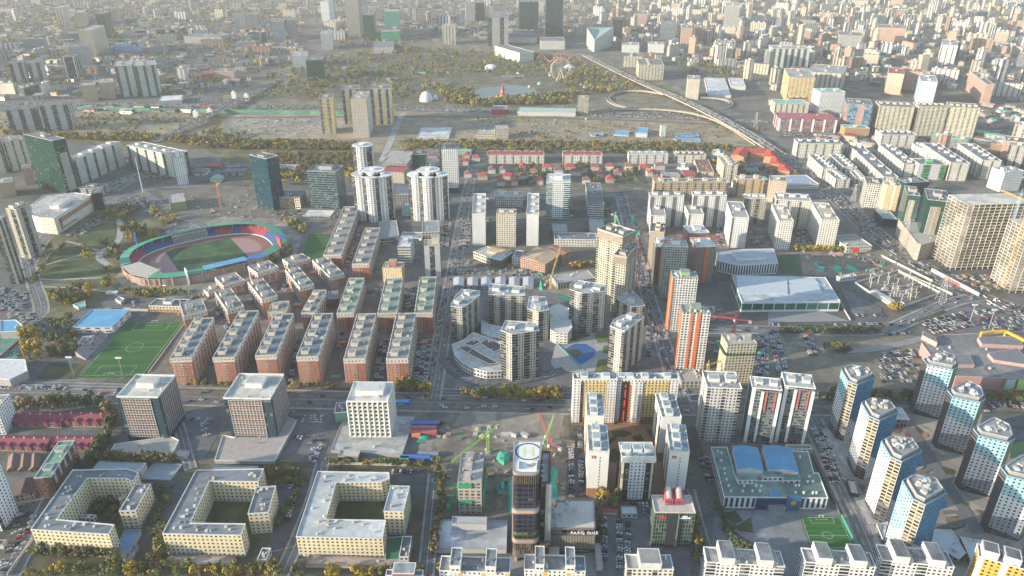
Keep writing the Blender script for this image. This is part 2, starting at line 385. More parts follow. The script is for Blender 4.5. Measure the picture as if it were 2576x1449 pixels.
# ---------------------------------------------------------------- ground sheets
_lay=[0]
def sheet(name,k,pts,mat,z=None,kind='structure',label=None,cat=None,group=None,world=False):
 if z is None:_lay[0]+=1;z=.02+.004*_lay[0]
 P=[Vector((*p,z))for p in pts]if world else[at(k,x,y,z)for x,y in pts]
 n=len(P);a=sum(P[i].x*P[(i+1)%n].y-P[(i+1)%n].x*P[i].y for i in range(n))
 if a<0:P.reverse()
 b=MB();b.face(P);c=sum(P,Vector())/n;o=b.build(name,[mat],None,(c.x,c.y,0));tag(o,label,cat,group,kind);return o
def strip(name,k,pts,wid,mat,z=None,marks=True,kerb=False):
 """a road following a centre line, with its painted lines"""
 if name in('street','road','wide_road','main_road','side_road','lane','avenue','slip_road'):strip('pavement',k,pts,wid+(5 if wid>12 else 3.4),PAVEW,marks=False)
 if z is None:_lay[0]+=1;z=.02+.004*_lay[0]
 L=[at(k,x,y,z)if not isinstance(x,Vector)else x for x,y in pts];L=smooth(L);b=MB();b2=MB();off=[0]
 nr=[]
 for i in range(len(L)):
  d=(L[min(i+1,len(L)-1)]-L[max(i-1,0)]);nr.append(Vector((-d.y,d.x,0)).normalized());off.append(off[-1]+(L[i]-L[i-1]).length if i else 0)
 for i in range(len(L)-1):
  b.face([L[i]-nr[i]*wid/2,L[i+1]-nr[i+1]*wid/2,L[i+1]+nr[i+1]*wid/2,L[i]+nr[i]*wid/2][::-1][::-1])
 o=b.build(name,[mat],None,(L[0].x,L[0].y,0));tag(o,kind='structure')
 if marks:
  for i in range(len(L)-1):
   sg=L[i+1]-L[i];n_=max(1,int(sg.length/9));zz=Vector((0,0,.003))
   for s_ in(-.25,0,.25)if wid>11 else(0,):
    for q in range(n_):
     if s_!=0 and q%2:continue
     a,c=L[i]+sg*(q/n_),L[i]+sg*((q+(.95 if s_==0 else .55))/n_);m=nr[i]*(wid*s_);t=nr[i]*.12
     b2.face([a+m-t+zz,c+m-t+zz,c+m+t+zz,a+m+t+zz])
  o2=b2.build('road_marking',[PAINT],o,(L[0].x,L[0].y,0))
 if kerb:
  b3=MB()
  for s_ in(-1,1):
   for i in range(len(L)-1):
    m0,m1=nr[i]*s_*wid/2,nr[i+1]*s_*wid/2;k0,k1=nr[i]*s_*.3,nr[i+1]*s_*.3;zz=Vector((0,0,.13))
    q=[L[i]+m0,L[i+1]+m1,L[i+1]+m1+k1,L[i]+m0+k0]
    b3.face([p+zz for p in q]);b3.face([q[0],q[1],q[1]+zz,q[0]+zz])
  b3.build('kerb',[CONC],o,(L[0].x,L[0].y,0))
 return L
def smooth(L,it=2):
 if len(L)<3:return L
 for _ in range(it):
  out=[L[0]]
  for i in range(len(L)-1):out+=[L[i].lerp(L[i+1],.25),L[i].lerp(L[i+1],.75)]
  out.append(L[-1]);L=out
 return L
PAINT=plain((.7,.7,.68),var=.2,sc=1)
PAVEW=plain((.30,.28,.25),var=.3,sc=.08);ASPH=plain((.082,.087,.094),var=.3,sc=.03);ASPHL=plain((.15,.152,.155),var=.35,sc=.05,c2=(.115,.117,.12));PAVE=plain((.24,.235,.22),var=.2,sc=.08)
PAVEL=plain((.36,.345,.32),var=.2,sc=.05);DIRT=plain((.15,.13,.10),c2=(.21,.185,.15),sc=.03,var=.4);GRASS=plain((.04,.065,.022),c2=(.07,.08,.03),sc=.04)
TURF=plain((.035,.14,.03),var=.2,sc=.05);PLAZA=plain((.20,.21,.215),var=.2,sc=.06);REDP=plain((.30,.16,.13),var=.2,sc=.1)
DRYG=plain((.16,.13,.075),c2=(.20,.17,.11),sc=.02,var=.4)
# ---------------------------------------------------------------- cranes
def crane(label,k,foot,top,jib,length,col,tilt=0.0,group='tower cranes on the building sites',w=2.0,scale=1.0):
 p=at(k,foot[0],foot[1],0);h=height(k,top[0],top[1],foot[1])if not isinstance(top,(int,float))else top
 m=plain(col,.5,var=.1);th=Thing('tower_crane',p,label,'tower crane',group)
 b=MB();r=.095*scale;s=w/2;n=max(4,int(h/3.2));C4=[(-s,-s),(s,-s),(s,s),(-s,s)]
 for a,c in C4:b.bar((p.x+a,p.y+c,0),(p.x+a,p.y+c,h),r*1.5)
 for i in range(n):
  z,z2=h*i/n,h*(i+1)/n
  for j in range(4):
   a,c=C4[j],C4[(j+1)%4]
   b.bar((p.x+a[0],p.y+a[1],z),(p.x+c[0],p.y+c[1],z2),r)
 th.part('mast',b,[m])
 d=Vector((math.cos(R(jib)),math.sin(R(jib)),0));n_=Vector((-d.y,d.x,0));up=Vector((0,0,1));o=Vector((p.x,p.y,h))
 dj=(d*math.cos(R(tilt))+up*math.sin(R(tilt)));uj=dj.cross(n_)*-1
 if uj.z<0:uj=-uj
 b=MB();N_=max(6,int(length/3.5));j=lambda q:o+dj*length*q
 for sd in(-.8,.8):b.bar(o+n_*sd,j(1)+n_*sd,r*1.2)
 b.bar(o+uj*1.6,j(1)+uj*.9,r*1.2)
 for i in range(N_):
  a,c=j(i/N_),j((i+1)/N_)
  for sd in(-.8,.8):b.bar(a+n_*sd,(a+c)/2+uj*1.4,r*.8);b.bar((a+c)/2+uj*1.4,c+n_*sd,r*.8)
  b.bar(a+n_*.8,c-n_*.8,r*.8)
 th.part('jib',b,[m])
 b=MB();q=o-d*length*.28
 for sd in(-.7,.7):b.bar(o+n_*sd,q+n_*sd,r*1.5)
 b.bar(o+up*6,q,r*.6);th.part('counter_jib',b,[m])
 b=MB();b.box((q.x,q.y,h-2.6),3,2.2,2.8,R(jib),bottom=True);th.part('counterweight',b,[CONC])
 b=MB();b.bar(o-d,o+up*6.5,r*1.6);b.bar(o+d,o+up*6.5,r*1.6);b.bar(o+up*6.4,j(.75)+uj*1.2,r*.6);th.part('tower_head',b,[m])
 b=MB();c=o+n_*1.8+d*1.2;b.box((c.x,c.y,h-1.8),1.8,1.5,2.1,R(jib),bottom=True);th.part('cab',b,[plain((.6,.62,.64))])
 return th
def ORD(i):
 a=['first','second','third','fourth','fifth','sixth','seventh','eighth','ninth','tenth','eleventh','twelfth','thirteenth','fourteenth','fifteenth','sixteenth','seventeenth','eighteenth','nineteenth']
 t=['','','twenty','thirty','forty','fifty','sixty','seventy','eighty','ninety']
 i+=1
 if i<20:return a[i-1]
 if i>=100:return 'hundred and '+ORD(i-101)if i>100 else 'hundredth'
 return(t[i//10]+'-'+a[i%10-1])if i%10 else t[i//10][:-1]+'ieth'
# ================================================================ ground, roads, courts
def earth():
 m,nt,b=newmat('ground');c=(.14,.138,.132)
 for sc_,col,lo_,hi_ in((.006,(.14,.13,.105),.45,.6),(.022,(.055,.06,.035),.52,.58),(.05,(.17,.165,.15),.56,.6),(.11,(.045,.047,.05),.58,.62)):
  r=N(nt,'ShaderNodeMapRange');r.inputs[1].default_value=lo_;r.inputs[2].default_value=hi_;nt.links.new(geo_noise(nt,sc_,4,.6),r.inputs[0]);c=mixc(nt,r.outputs[0],c,col)
 g_=N(nt,'ShaderNodeNewGeometry')
 for sc_ in(.011,.03):
  v_=N(nt,'ShaderNodeTexVoronoi');v_.distance='CHEBYCHEV';v_.inputs['Scale'].default_value=sc_;v_.inputs['Randomness'].default_value=.8;nt.links.new(g_.outputs['Position'],v_.inputs['Vector'])
  cr=N(nt,'ShaderNodeValToRGB');cr.color_ramp.interpolation='CONSTANT';sx=N(nt,'ShaderNodeSeparateColor');nt.links.new(v_.outputs['Color'],sx.inputs[0]);nt.links.new(sx.outputs[0],cr.inputs[0])
  for i,(p_0,q_)in enumerate(((0,(.09,.093,.097)),(.22,(.16,.15,.13)),(.4,(.075,.08,.045)),(.55,(.20,.19,.17)),(.7,(.11,.112,.115)),(.85,(.15,.125,.09)))):
   e_=cr.color_ramp.elements[i]if i<2 else cr.color_ramp.elements.new(p_0);e_.position=p_0;e_.color=(*q_,1)
  c=mixc(nt,.42,c,cr.outputs[0])
 nt.links.new(scalec(nt,c,mth(nt,'ADD',mth(nt,'MULTIPLY',geo_noise(nt,.4,3,.7),1.2),.4)),b.inputs['Base Color']);b.inputs['Roughness'].default_value=.9;return m
gm=MB();gm.face([(-12000,-900,0),(12000,-900,0),(12000,15000,0),(-12000,15000,0)])
GROUND=earth()
tag(gm.build('ground',[GROUND]),kind='structure')
SH=lambda nm,k,pts,m:sheet(nm,k,pts,m)
SH('dry_ground','v',[(560,240),(640,190),(860,130),(1000,100),(1470,135),(1700,215),(2000,400),(1700,375),(1000,372),(640,372),(560,300)],DRYG)
SH('dry_ground','v',[(-200,285),(560,275),(1230,283),(1900,330),(2000,420),(1800,380),(1000,385),(640,380),(300,350),(-200,345)],plain((.29,.235,.14),c2=(.22,.19,.13),sc=.012,var=.35))
SH('site_ground','v',[(1000,292),(1750,300),(1960,350),(1900,352),(1480,352),(990,345)],plain((0.318,0.242,0.158),c2=(0.253,0.207,0.141),sc=.02))
SH('site_ground','v',[(560,290),(830,285),(1000,300),(980,348),(560,342)],plain((0.338,0.296,0.241),c2=(0.244,0.207,0.15),sc=.02))
for pts in([(20,345),(900,360),(900,385),(640,470),(480,400),(200,360)],[(1000,362),(1990,388),(1990,372),(1480,356),(1010,352)],[(640,380),(900,385),(890,440),(700,450)]):SH('scrubland','v',pts,plain((0.112,0.0987,0.0457),c2=(0.177,0.144,0.0665),sc=.03))
SH('park_ground','v',[(640,250),(860,135),(1000,110),(1220,130),(1470,140),(1560,230),(1470,262),(1230,272),(1000,262)],plain((.10,.095,.05),c2=(.155,.135,.09),sc=.015))
WATER=plain((0.0937,0.117,0.125),.3,var=.1,sc=.02)
SH('pond',1,[(1610,690),(1700,665),(1932,640),(2100,660),(2130,720),(2080,760),(1990,770),(1900,745),(1800,775),(1690,775),(1640,740),(1700,715),(1620,705)],WATER)
SH('estate_court','v',[(430,975),(1085,975),(1110,680),(900,540),(800,620),(520,760),(440,830)],plain((0.141,0.13,0.116),c2=(0.187,0.152,0.125),sc=.03))
SH('estate_court','v',[(1120,960),(1440,965),(1700,960),(1640,700),(1130,690)],ASPHL)
SH('estate_court','v',[(1560,470),(2160,470),(2200,640),(1640,640)],plain((0.159,0.144,0.125),c2=(0.206,0.17,0.141),sc=.03))
SH('villa_ground','v',[(1190,405),(1560,410),(1650,480),(1190,480)],plain((0.0937,0.0987,0.0582),c2=(0.187,0.162,0.125),sc=.04))
SH('city_ground','v',[(1600,400),(1990,400),(2110,480),(1640,480)],plain((0.151,0.139,0.125),c2=(0.197,0.17,0.141),sc=.03))
SH('site_ground','v',[(1040,1028),(1430,1034),(1440,1300),(1100,1300),(1060,1180)],DIRT)
SH('spoil_ground','v',[(1160,1036),(1420,1038),(1405,1110),(1230,1100),(1140,1070)],plain((0.281,0.252,0.208),c2=(0.224,0.197,0.15),sc=.05,var=.4))
SH('site_ground','v',[(1150,640),(1500,660),(1500,800),(1420,740),(1150,705)],plain((0.253,0.207,0.15),c2=(0.187,0.162,0.125),sc=.05))
SH('waste_ground','v',[(1890,838),(2230,835),(2340,850),(2310,975),(2060,985),(1870,965)],plain((0.206,0.175,0.125),c2=(0.159,0.144,0.108),sc=.02,var=.4))
SH('parking_ground','v',[(2300,800),(2576,740),(2700,760),(2700,850),(2400,840)],ASPHL)
SH('site_ground','v',[(2010,620),(2260,630),(2330,700),(2120,700),(2020,690)],plain((0.234,0.197,0.15),c2=(0.187,0.162,0.125),sc=.05))
SH('tower_court','v',[(2050,1100),(2210,1050),(2500,1040),(2600,1250),(2560,1449),(2230,1449),(2170,1260)],plain((0.338,0.296,0.241),c2=(0.281,0.252,0.208),sc=.05))
SH('school_court','v',[(1800,1285),(2110,1280),(2190,1449),(1780,1449)],PLAZA)
SH('brown_court','v',[(1500,1060),(1700,1060),(1670,1240),(1520,1250)],plain((0.281,0.17,0.108),c2=(0.224,0.152,0.108),sc=.15))
SH('car_park','v',[(1430,1120),(1478,1120),(1480,1270),(1420,1290)],ASPH)
SH('car_park','v',[(1495,1255),(1720,1240),(1740,1449),(1500,1449)],ASPHL)
SH('forecourt','v',[(1280,1400),(1500,1390),(1500,1449),(1280,1449)],plain((0.281,0.26,0.241),var=.1))
SH('gravel_court','v',[(740,1040),(870,1030),(1020,1120),(980,1180),(800,1160)],ASPHL)
for pts in([(200,1200),(400,1170),(470,1449),(60,1449)],[(400,1170),(800,1160),(780,1449),(380,1449)],[(730,1170),(1090,1160),(1080,1449),(700,1449)]):SH('lawn','v',pts,plain((0.0656,0.0673,0.0333),c2=(0.103,0.0942,0.0582),sc=.05))
for pts in([(195,1210),(320,1200),(310,1330),(180,1340)],[(520,1230),(660,1240),(640,1330),(530,1330)],[(860,1220),(960,1220),(960,1310),(850,1310)]):SH('courtyard_lawn','v',[(x,y+22)for x,y in pts],GRASS)
for pts in([(380,1215),(420,1200),(470,1225),(440,1330),(380,1370),(350,1360),(395,1300)],[(690,1215),(740,1200),(785,1230),(760,1330),(690,1400),(670,1380),(705,1300)],[(990,1190),(1080,1185),(1080,1240),(1040,1270)]):SH('car_court','v',pts,ASPH)
for pts in([(470,1040),(520,1025),(560,1050),(545,1100),(510,1160),(470,1130),(455,1090)],[(715,1060),(800,1045),(830,1100),(800,1150),(720,1140)]):SH('car_court','v',pts,ASPHL)
for pts in([(1524,1110),(1545,1095),(1553,1103),(1530,1122),(1520,1118)],[(1535,1085),(1570,1082),(1592,1090),(1570,1100),(1545,1098)],[(1590,1098),(1612,1093),(1622,1108),(1600,1113)],[(1525,1135),(1550,1128),(1560,1145),(1548,1165),(1528,1160)],[(1625,1082),(1650,1080),(1655,1092),(1635,1096)]):SH('flower_bed','v',pts,GRASS)
for pts in([(1815,1290),(1850,1285),(1870,1310),(1845,1318)],[(1850,1325),(1890,1300),(1895,1340),(1860,1335)],[(1840,1330),(1860,1345),(1900,1370),(1860,1360)]):SH('lawn','v',pts,GRASS)
for pts in([(2310,1065),(2345,1085),(2330,1075)],[(2305,1190),(2340,1160),(2345,1180),(2330,1195)],[(2370,1180),(2400,1190),(2390,1200)],[(2390,1300),(2425,1295),(2430,1325),(2395,1335)]):SH('lawn','v',pts,GRASS)
# park by the stadium
SH('lawn','v',[(70,720),(110,560),(250,520),(420,560),(330,640),(290,740),(160,800),(90,800)],plain((0.122,0.121,0.0499),c2=(0.169,0.139,0.0748),sc=.03))
for pts in([(560,370),(760,235),(915,225),(890,390),(700,395)],[(515,385),(645,405),(640,460),(370,545),(470,400)],[(295,640),(300,560),(640,470),(830,560),(800,635),(400,665)],[(390,680),(800,655),(800,730),(600,715)],[(250,720),(740,745),(560,800),(400,880),(300,880)]):SH('lawn',4,pts,plain((.06,.085,.026),c2=(.085,.10,.038),sc=.03))
for pts,w_ in(([(900,200),(915,300),(880,400),(760,440),(740,500),(830,560)],9),([(500,370),(650,410),(740,440)],4),([(300,590),(260,620),(300,665),(600,655),(820,640)],3.5),([(250,712),(500,720),(780,745),(870,770)],3.5),([(350,550),(470,510),(660,465),(740,450)],3.5),([(230,715),(290,890)],5)):strip('path',4,pts,w_,PAVEL,marks=False)
SH('sports_yard','v',[(0,830),(60,840),(45,900),(0,925)],plain((0.0937,0.252,0.199),c2=(0.131,0.269,0.217),sc=.1));SH('stadium_apron','v',[(290,700),(330,640),(420,580),(560,545),(720,550),(760,600),(740,650),(560,735),(430,750),(320,735)],plain((0.224,0.211,0.183),c2=(0.271,0.252,0.208),sc=.05))
SH('side_lawn',4,[(270,1410),(370,1290),(640,1295),(560,1410)],GRASS)
# roads
MAINR=strip('main_road','v',[(-250,982),(300,992),(700,1003),(1100,1012),(1450,1020),(2100,1022),(2800,1020)],27,plain((0.141,0.126,0.112),var=.2,sc=.02),kerb=True)
strip('side_road','v',[(-60,965),(250,972),(420,978)],9,ASPHL)
strip('slip_road','v',[(1090,985),(1430,998),(1800,1000)],9,ASPH)
LONGST=strip('street','v',[(1085,1004),(1098,930),(1115,820),(1140,690),(1165,540),(1190,420)],15,plain((0.177,0.162,0.137),var=.2,sc=.03),kerb=True)
CROSSST=strip('street','v',[(1715,1010),(1680,900),(1635,760),(1600,640),(1560,490)],14,ASPHL)
WIDE=strip('wide_road','v',[(1960,385),(2040,440),(2110,500),(2200,590),(2330,680),(2450,745),(2620,800)],32,plain((0.159,0.148,0.134),var=.2,sc=.02))
EASTR=strip('road','v',[(1700,830),(1880,828),(2110,835),(2230,832),(2300,800),(2390,760),(2470,745)],15,ASPHL)
HIGH=strip('highway','v',[(-200,258),(300,262),(800,268),(1240,280),(1500,290),(1900,305),(2576,335)],34,plain((0.187,0.175,0.154),var=.2,sc=.01),marks=False)
strip('river_road','v',[(-100,335),(300,350),(560,345),(1000,350),(1500,360),(1960,392)],9,plain((0.338,0.279,0.199)),marks=False)
strip('railway','v',[(-100,300),(500,297),(1000,292),(1500,298),(1900,318),(2600,372)],16,plain((0.151,0.117,0.0873)),marks=False)
strip('site_track',1,[(950,1220),(1010,1080),(1090,880),(1120,850)],14,PAVEL,marks=False)
for nm,pts,w_ in(('street',[(400,468),(560,470),(700,480),(900,490),(1160,505),(1560,490)],12),('street',[(1130,690),(1300,692),(1500,700)],9),('lane',[(812,1160),(790,1250),(740,1380),(700,1460)],9),('lane',[(1095,1190),(1085,1300),(1070,1460)],9),('lane',[(20,1460),(90,1330),(130,1250)],11),('lane',[(1730,1230),(1760,1350),(1800,1460)],9),('street',[(2040,1050),(2100,1180),(2160,1300),(2220,1450)],16),('street',[(60,700),(100,600),(200,540),(380,470),(560,430)],16),('street',[(20,850),(90,800),(110,780),(80,700),(60,620)],13),('street',[(380,1030),(440,1030),(480,1180)],7),('street',[(540,580),(450,540),(380,500),(350,480)],12),('street',[(450,375),(540,385),(545,415),(480,450),(420,470)],10),('street',[(700,195),(830,120),(980,80),(1200,90),(1480,130)],22),('street',[(620,240),(700,205),(600,215),(420,235)],14),('avenue',[(0,190),(300,170),(600,120),(1000,60)],20),('avenue',[(1480,130),(1800,150),(2200,240),(2600,330)],20),('avenue',[(400,100),(700,20),(760,-20)],20),('avenue',[(1500,60),(2000,90),(2600,110)],20),('avenue',[(1300,130),(1180,60),(1100,0)],18),('path',[(1000,200),(1200,170),(1330,180),(1470,150)],8),('path',[(830,190),(1000,150),(1180,110)],8),('path',[(560,330),(700,320),(820,300)],8),('path',[(1000,300),(1120,330),(1300,300)],12),('path',[(1990,860),(2150,890),(2330,850)],10)):
 strip(nm,'v',pts,w_,ASPHL if nm!='path' else PAVE,marks=nm in('street','lane')and pts[0][1]>400)
SH('site_ground','v',[(400,480),(620,470),(760,500),(880,530),(820,555),(560,545),(440,540)],plain((.20,.17,.13),c2=(.14,.13,.11),sc=.05,var=.4))
SH('plaza',0,[(760,1390),(1040,1300),(1110,1330),(900,1445),(760,1440)],plain((.17,.21,.19),c2=(.22,.21,.19),sc=.06));SH('pond',0,[(1445,1200),(1520,1175),(1600,1190),(1560,1220),(1450,1235)],WATER);SH('site_ground',0,[(1390,1130),(1540,1110),(1640,1180),(1560,1250),(1430,1270)],plain((.17,.15,.12),c2=(.13,.12,.1),sc=.06))
SH('forecourt',7,[(0,905),(420,905),(620,975),(0,985)],plain((.26,.26,.25),var=.1));SH('car_park',7,[(545,715),(860,880),(860,915),(640,925)],ASPHL);SH('lawn',7,[(1100,975),(1330,890),(1350,905),(1140,985)],GRASS);SH('substation_yard_ground',7,[(690,695),(975,612),(1280,765),(1080,840),(930,850)],plain((.13,.115,.08),c2=(.16,.15,.13),sc=.05));SH('scrub_patch',7,[(415,1135),(560,1130),(650,1190),(580,1220),(420,1190)],plain((.055,.06,.035),c2=(.09,.085,.06),sc=.1))
for pts,w_ in(([(1075,330),(1200,500),(1290,670),(1400,820),(1480,950),(1600,1130)],9),([(1100,690),(1280,690),(1400,700)],6),([(1150,510),(1230,600),(1200,660),(1110,660)],4),([(1240,1060),(1380,1080),(1480,1050),(1440,960),(1320,970)],4)):strip('path',11,pts,w_,plain((.15,.15,.15)),marks=False)
strip('promenade',11,[(430,340),(560,600),(690,850),(800,1050),(880,1250)],9,plain((.34,.33,.31),var=.3,sc=.1),marks=False)
for pts,m_ in(([(1100,305),(1170,360),(1160,375),(1120,345)],GRASS),([(1160,375),(1200,370),(1210,400),(1170,405)],plain((.42,.2,.1))),([(930,335),(1010,330),(990,370),(940,365)],plain((.20,.09,.08))),([(1030,360),(1070,355),(1065,420),(1035,400)],plain((.20,.09,.08))),([(1130,560),(1190,590),(1180,620),(1130,610)],plain((.06,.2,.36))),([(1310,620),(1410,650),(1400,680),(1330,665)],GRASS),([(1340,1000),(1440,1010),(1450,1060),(1350,1070)],plain((.17,.13,.1))),([(1470,890),(1510,900),(1500,920),(1470,915)],GRASS),([(1560,945),(1650,960),(1640,990),(1600,980)],plain((.15,.09,.07))),([(670,740),(740,770),(720,820),(690,790)],plain((.16,.1,.08))),([(1290,880),(1350,890),(1340,935),(1300,930)],plain((.06,.22,.42)))):SH('play_patch',11,pts,m_)
SH('car_park',11,[(1630,190),(1990,200),(1990,330),(1600,300)],ASPH);SH('lawn',11,[(1640,205),(1980,212),(1980,228),(1640,222)],GRASS)
# pitches
def pitch(nm,lb,k,pts,m,full=True,stripes=None,group=None):
 P=[at(k,*p,0)for p in pts]
 Q=lambda a,c,z:(lambda t,b:(*(t.lerp(b,c)).xy,z))(P[0].lerp(P[1],a),P[3].lerp(P[2],a))
 c=sum(P,Vector())/4;z=.8;th=Thing(nm,(c.x,c.y,0),lb,'sports pitch',group);b=MB();n=14
 for i in range(n):b.face([Q(-.03,i/n*1.06-.03,z),Q(-.03,(i+1)/n*1.06-.03,z),Q(1.03,(i+1)/n*1.06-.03,z),Q(1.03,i/n*1.06-.03,z)],m=i%2)
 th.part('turf',b,[m,stripes or m])
 if full:
  b=MB();z2=z+.02
  def seg(a0,c0,a1,c1,t=.1):
   p,q=Vector(Q(a0,c0,z2)),Vector(Q(a1,c1,z2));d=(q-p).normalized();s=Vector((-d.y,d.x,0))*t;b.face([p-s,q-s,q+s,p+s])
  for s in((0,0,1,0),(1,0,1,1),(1,1,0,1),(0,1,0,0),(0,.5,1,.5)):seg(*s)
  for y0,y1 in((0,.16),(1,.84)):seg(.2,y0,.2,y1);seg(.8,y0,.8,y1);seg(.2,y1,.8,y1)
  for y0,y1 in((0,.055),(1,.945)):seg(.36,y0,.36,y1);seg(.64,y0,.64,y1);seg(.36,y1,.64,y1)
  for i in range(24):t0,t1=i*math.pi/12,(i+1)*math.pi/12;seg(.5+.135*math.cos(t0),.5+.09*math.sin(t0),.5+.135*math.cos(t1),.5+.09*math.sin(t1))
  th.part('pitch_marking',b,[PAINT])
  for c_ in(0,1):
   b=MB();p,q=Vector(Q(.45,c_,z)),Vector(Q(.55,c_,z));up=Vector((0,0,2.4));b.bar(p,p+up,.12);b.bar(q,q+up,.12);b.bar(p+up,q+up,.12);th.part('goal',b,[PARW])
 return th
T1,T2=plain((.02,.095,.012),var=.15,sc=.3),plain((.026,.115,.016),var=.15,sc=.03)
pitch('football_pitch','full size football pitch between the blue roofed stand and the brick blocks',4,[(965,990),(1375,990),(1075,1385),(610,1390)],T1,stripes=T2)
pitch('football_pitch','small bright green football pitch with dark stripes beside the school',11,[(255,1012),(540,1015),(665,1290),(345,1290)],plain((.02,.11,.015),var=.1),stripes=plain((.028,.14,.02),var=.1))
pitch('practice_pitch','plain green practice pitch behind the longest brick block',5,[(400,325),(560,325),(520,505),(350,505)],T1,False,T2)
pitch('sports_court','small dark green court right of the museum hall',7,[(72,492),(188,494),(245,612),(112,612)],plain((.03,.10,.05)),False)
pitch('sports_court','green court cut by the right edge behind the angular towers',11,[(1840,430),(2000,440),(2040,560),(1830,560)],plain((.03,.09,.04)),False)
# playground in the round estate
SH('play_court',6,[(330,1140),(600,1060),(720,1090),(730,1340),(560,1360),(290,1290)],plain((.34,.34,.33),c2=(.28,.29,.29),sc=.1));SH('plaza',6,[(290,1285),(340,1150),(540,1330),(545,1365),(330,1350)],plain((.40,.37,.34)))
SH('play_surface',6,[(400,1185),(470,1145),(560,1145),(630,1190),(620,1240),(570,1275),(520,1305),(480,1270)],plain((.03,.12,.30)));SH('flower_bed',6,[(415,1200),(440,1185),(510,1190),(530,1215),(490,1245),(445,1225)],GRASS)
for pts in([(380,1120),(440,1070),(570,1065),(595,1085),(480,1125)],[(620,1080),(715,1060),(730,1130),(650,1140)],[(625,1350),(650,1265),(720,1260),(725,1345)],[(690,1160),(728,1160),(725,1220),(685,1215)]):SH('lawn',6,pts,plain((.08,.12,.03),c2=(.12,.14,.04),sc=.1))
SH('turf_yard',6,[(345,775),(430,790),(430,830),(340,795)],plain((.02,.25,.12)))
strip('ring_road','v',[(1115,900),(1150,945),(1220,965),(1330,955),(1420,930)],12,ASPH)
# ================================================================ near left: hotels and courtyard blocks
HGRID=F(wall=(.72,.68,.62),glass=(.05,.045,.05),ww=.80,wh=.5,tex=(2,(.36,.2,.15)),curt=.15)
HGRIDW=F(wall=(.6,.6,.6),glass=(.12,.07,.06),ww=.5,wh=.62,curt=.15)
S['hotel']=dict(w=F(wall=(.03,.065,.09),glass=(.015,.05,.075),ww=.9,wh=.85,curt=.08,grough=.45),roof=plain((.56,.52,.45),c2=(.44,.42,.38),sc=.04),par=PARW,ph=(1,.1,15,12,4.2),vents=9,cell=(3,3.6),pup=1.2)
def hotel(k,A,B,C,base,label):
 th=bld('hotel_tower',label,'hotel tower',k,A,B,C,base,'hotel',group='twin dark glass hotel towers with gridded fronts')
 P,h=th.P,th.h
 for i in range(4):
  a,b_=Vector(P[i]),Vector(P[(i+1)%4]);e=b_-a;L=e.length;u=e/L;out=Vector((u.y,-u.x))
  if out.dot(-(a+b_)/2)<0:continue
  front=abs(out.y)>abs(out.x)
  s0,s1=(.1,.80)if front else(.12,.97)
  nb=10 if front else 9;nf=15;z0,z1=5.0,h-1.6
  m=MB();q0,q1=a+u*L*s0+out*.5,a+u*L*s1+out*.5
  for j in range(nf+1):
   z=z0+(z1-z0)*j/nf;t=(.36 if j%2 else .24)*(1 if front else .5)
   m.bar((*(q0-out*.2),z),(*(q1-out*.2),z),t/2)
  for j in range(nb+1):
   p=q0.lerp(q1,j/nb);m.bar((*(p-out*.2),z0),(*(p-out*.2),z1),.16 if front else .1)
  th.part('facade_grid',m,[plain((.66,.64,.6))])
  for j in range(nf):
   m=MB()
   if front or j>2:
    z=z0+(z1-z0)*j/nf
    p,p2=q0-out*.35,q1-out*.35;hh=.8 if front and j%2 else .45
    m.face([(*p,z+.3),(*p2,z+.3),(*p2,z+(z1-z0)/nf*hh),(*p,z+(z1-z0)/nf*hh)])
   th.part('cladding_band',m,[plain((.30,.15,.105),var=.4,sc=.5)])
 return th
hotel(8,(880,98),(1190,103),(1296,-63),428,'dark glass hotel tower with pale grid and terracotta bands beside the red roofed row houses')
hotel(9,(-246,110),(108,115),(138,-70),418,'dark glass hotel tower with terracotta bands, the one nearer the white square block')
raise_bld('podium','pale concrete terrace podium at the foot of the left hotel tower','podium',ccw([tuple(at(8,x,y,4)[:2])for x,y in[(800,562),(1282,567),(1350,425),(1290,395),(960,440),(865,455)]]),0,4,dict(w=plain((.4,.38,.36)),roof=plain((.40,.37,.34)),vents=3,par=PARW))
raise_bld('podium','grey paved terrace podium in front of the second hotel tower','podium',ccw([tuple(at('v',x,y,3.5)[:2])for x,y in[(540,1158),(690,1160),(745,1058),(700,1040),(590,1100),(560,1095)]]),0,3.5,dict(w=plain((.4,.38,.36)),roof=plain((.38,.34,.32)),vents=3,par=PARW))
bld('entrance_pavilion','small white roofed pavilion beside the round car court of the left hotel','pavilion',8,(1300,545),(1395,550),(1430,505),568,'shed',roof=plain((.5,.44,.38)))
# white concrete block
WB=bld('office_block','white square office block with a grid of small deep windows','office block',9,(685,133),(995,135),(1043,-10),420,dict(w=plain((.70,.66,.58),var=.12),roof=plain((.62,.62,.58),c2=(.52,.5,.46),sc=.05),par=plain((.7,.69,.66)),ph=(1,.05,24,14,4.5),vents=5,cell=(4.4,3.9),pup=1.0,wdim=(.44,.62),skip=1),near=True)
m=MB()
for i in range(4):
 a,b_=Vector(WB.P[i]),Vector(WB.P[(i+1)%4]);e=b_-a;out=Vector((e.y,-e.x)).normalized();nc=max(1,round(e.length/4.4))
 for j in range(nc+1):
  p=a+e*j/nc+out*.25;m.bar((*p,3.8),(*p,WB.h-.6),.32)
 for j in range(1,int(WB.h/3.9)+1):
  z=j*WB.h/round(WB.h/3.9);m.bar((*(a+out*.18),z-.4),(*(b_+out*.18),z-.4),.22)
WB.part('facade_grid',m,[plain((.72,.69,.62),var=.12)])
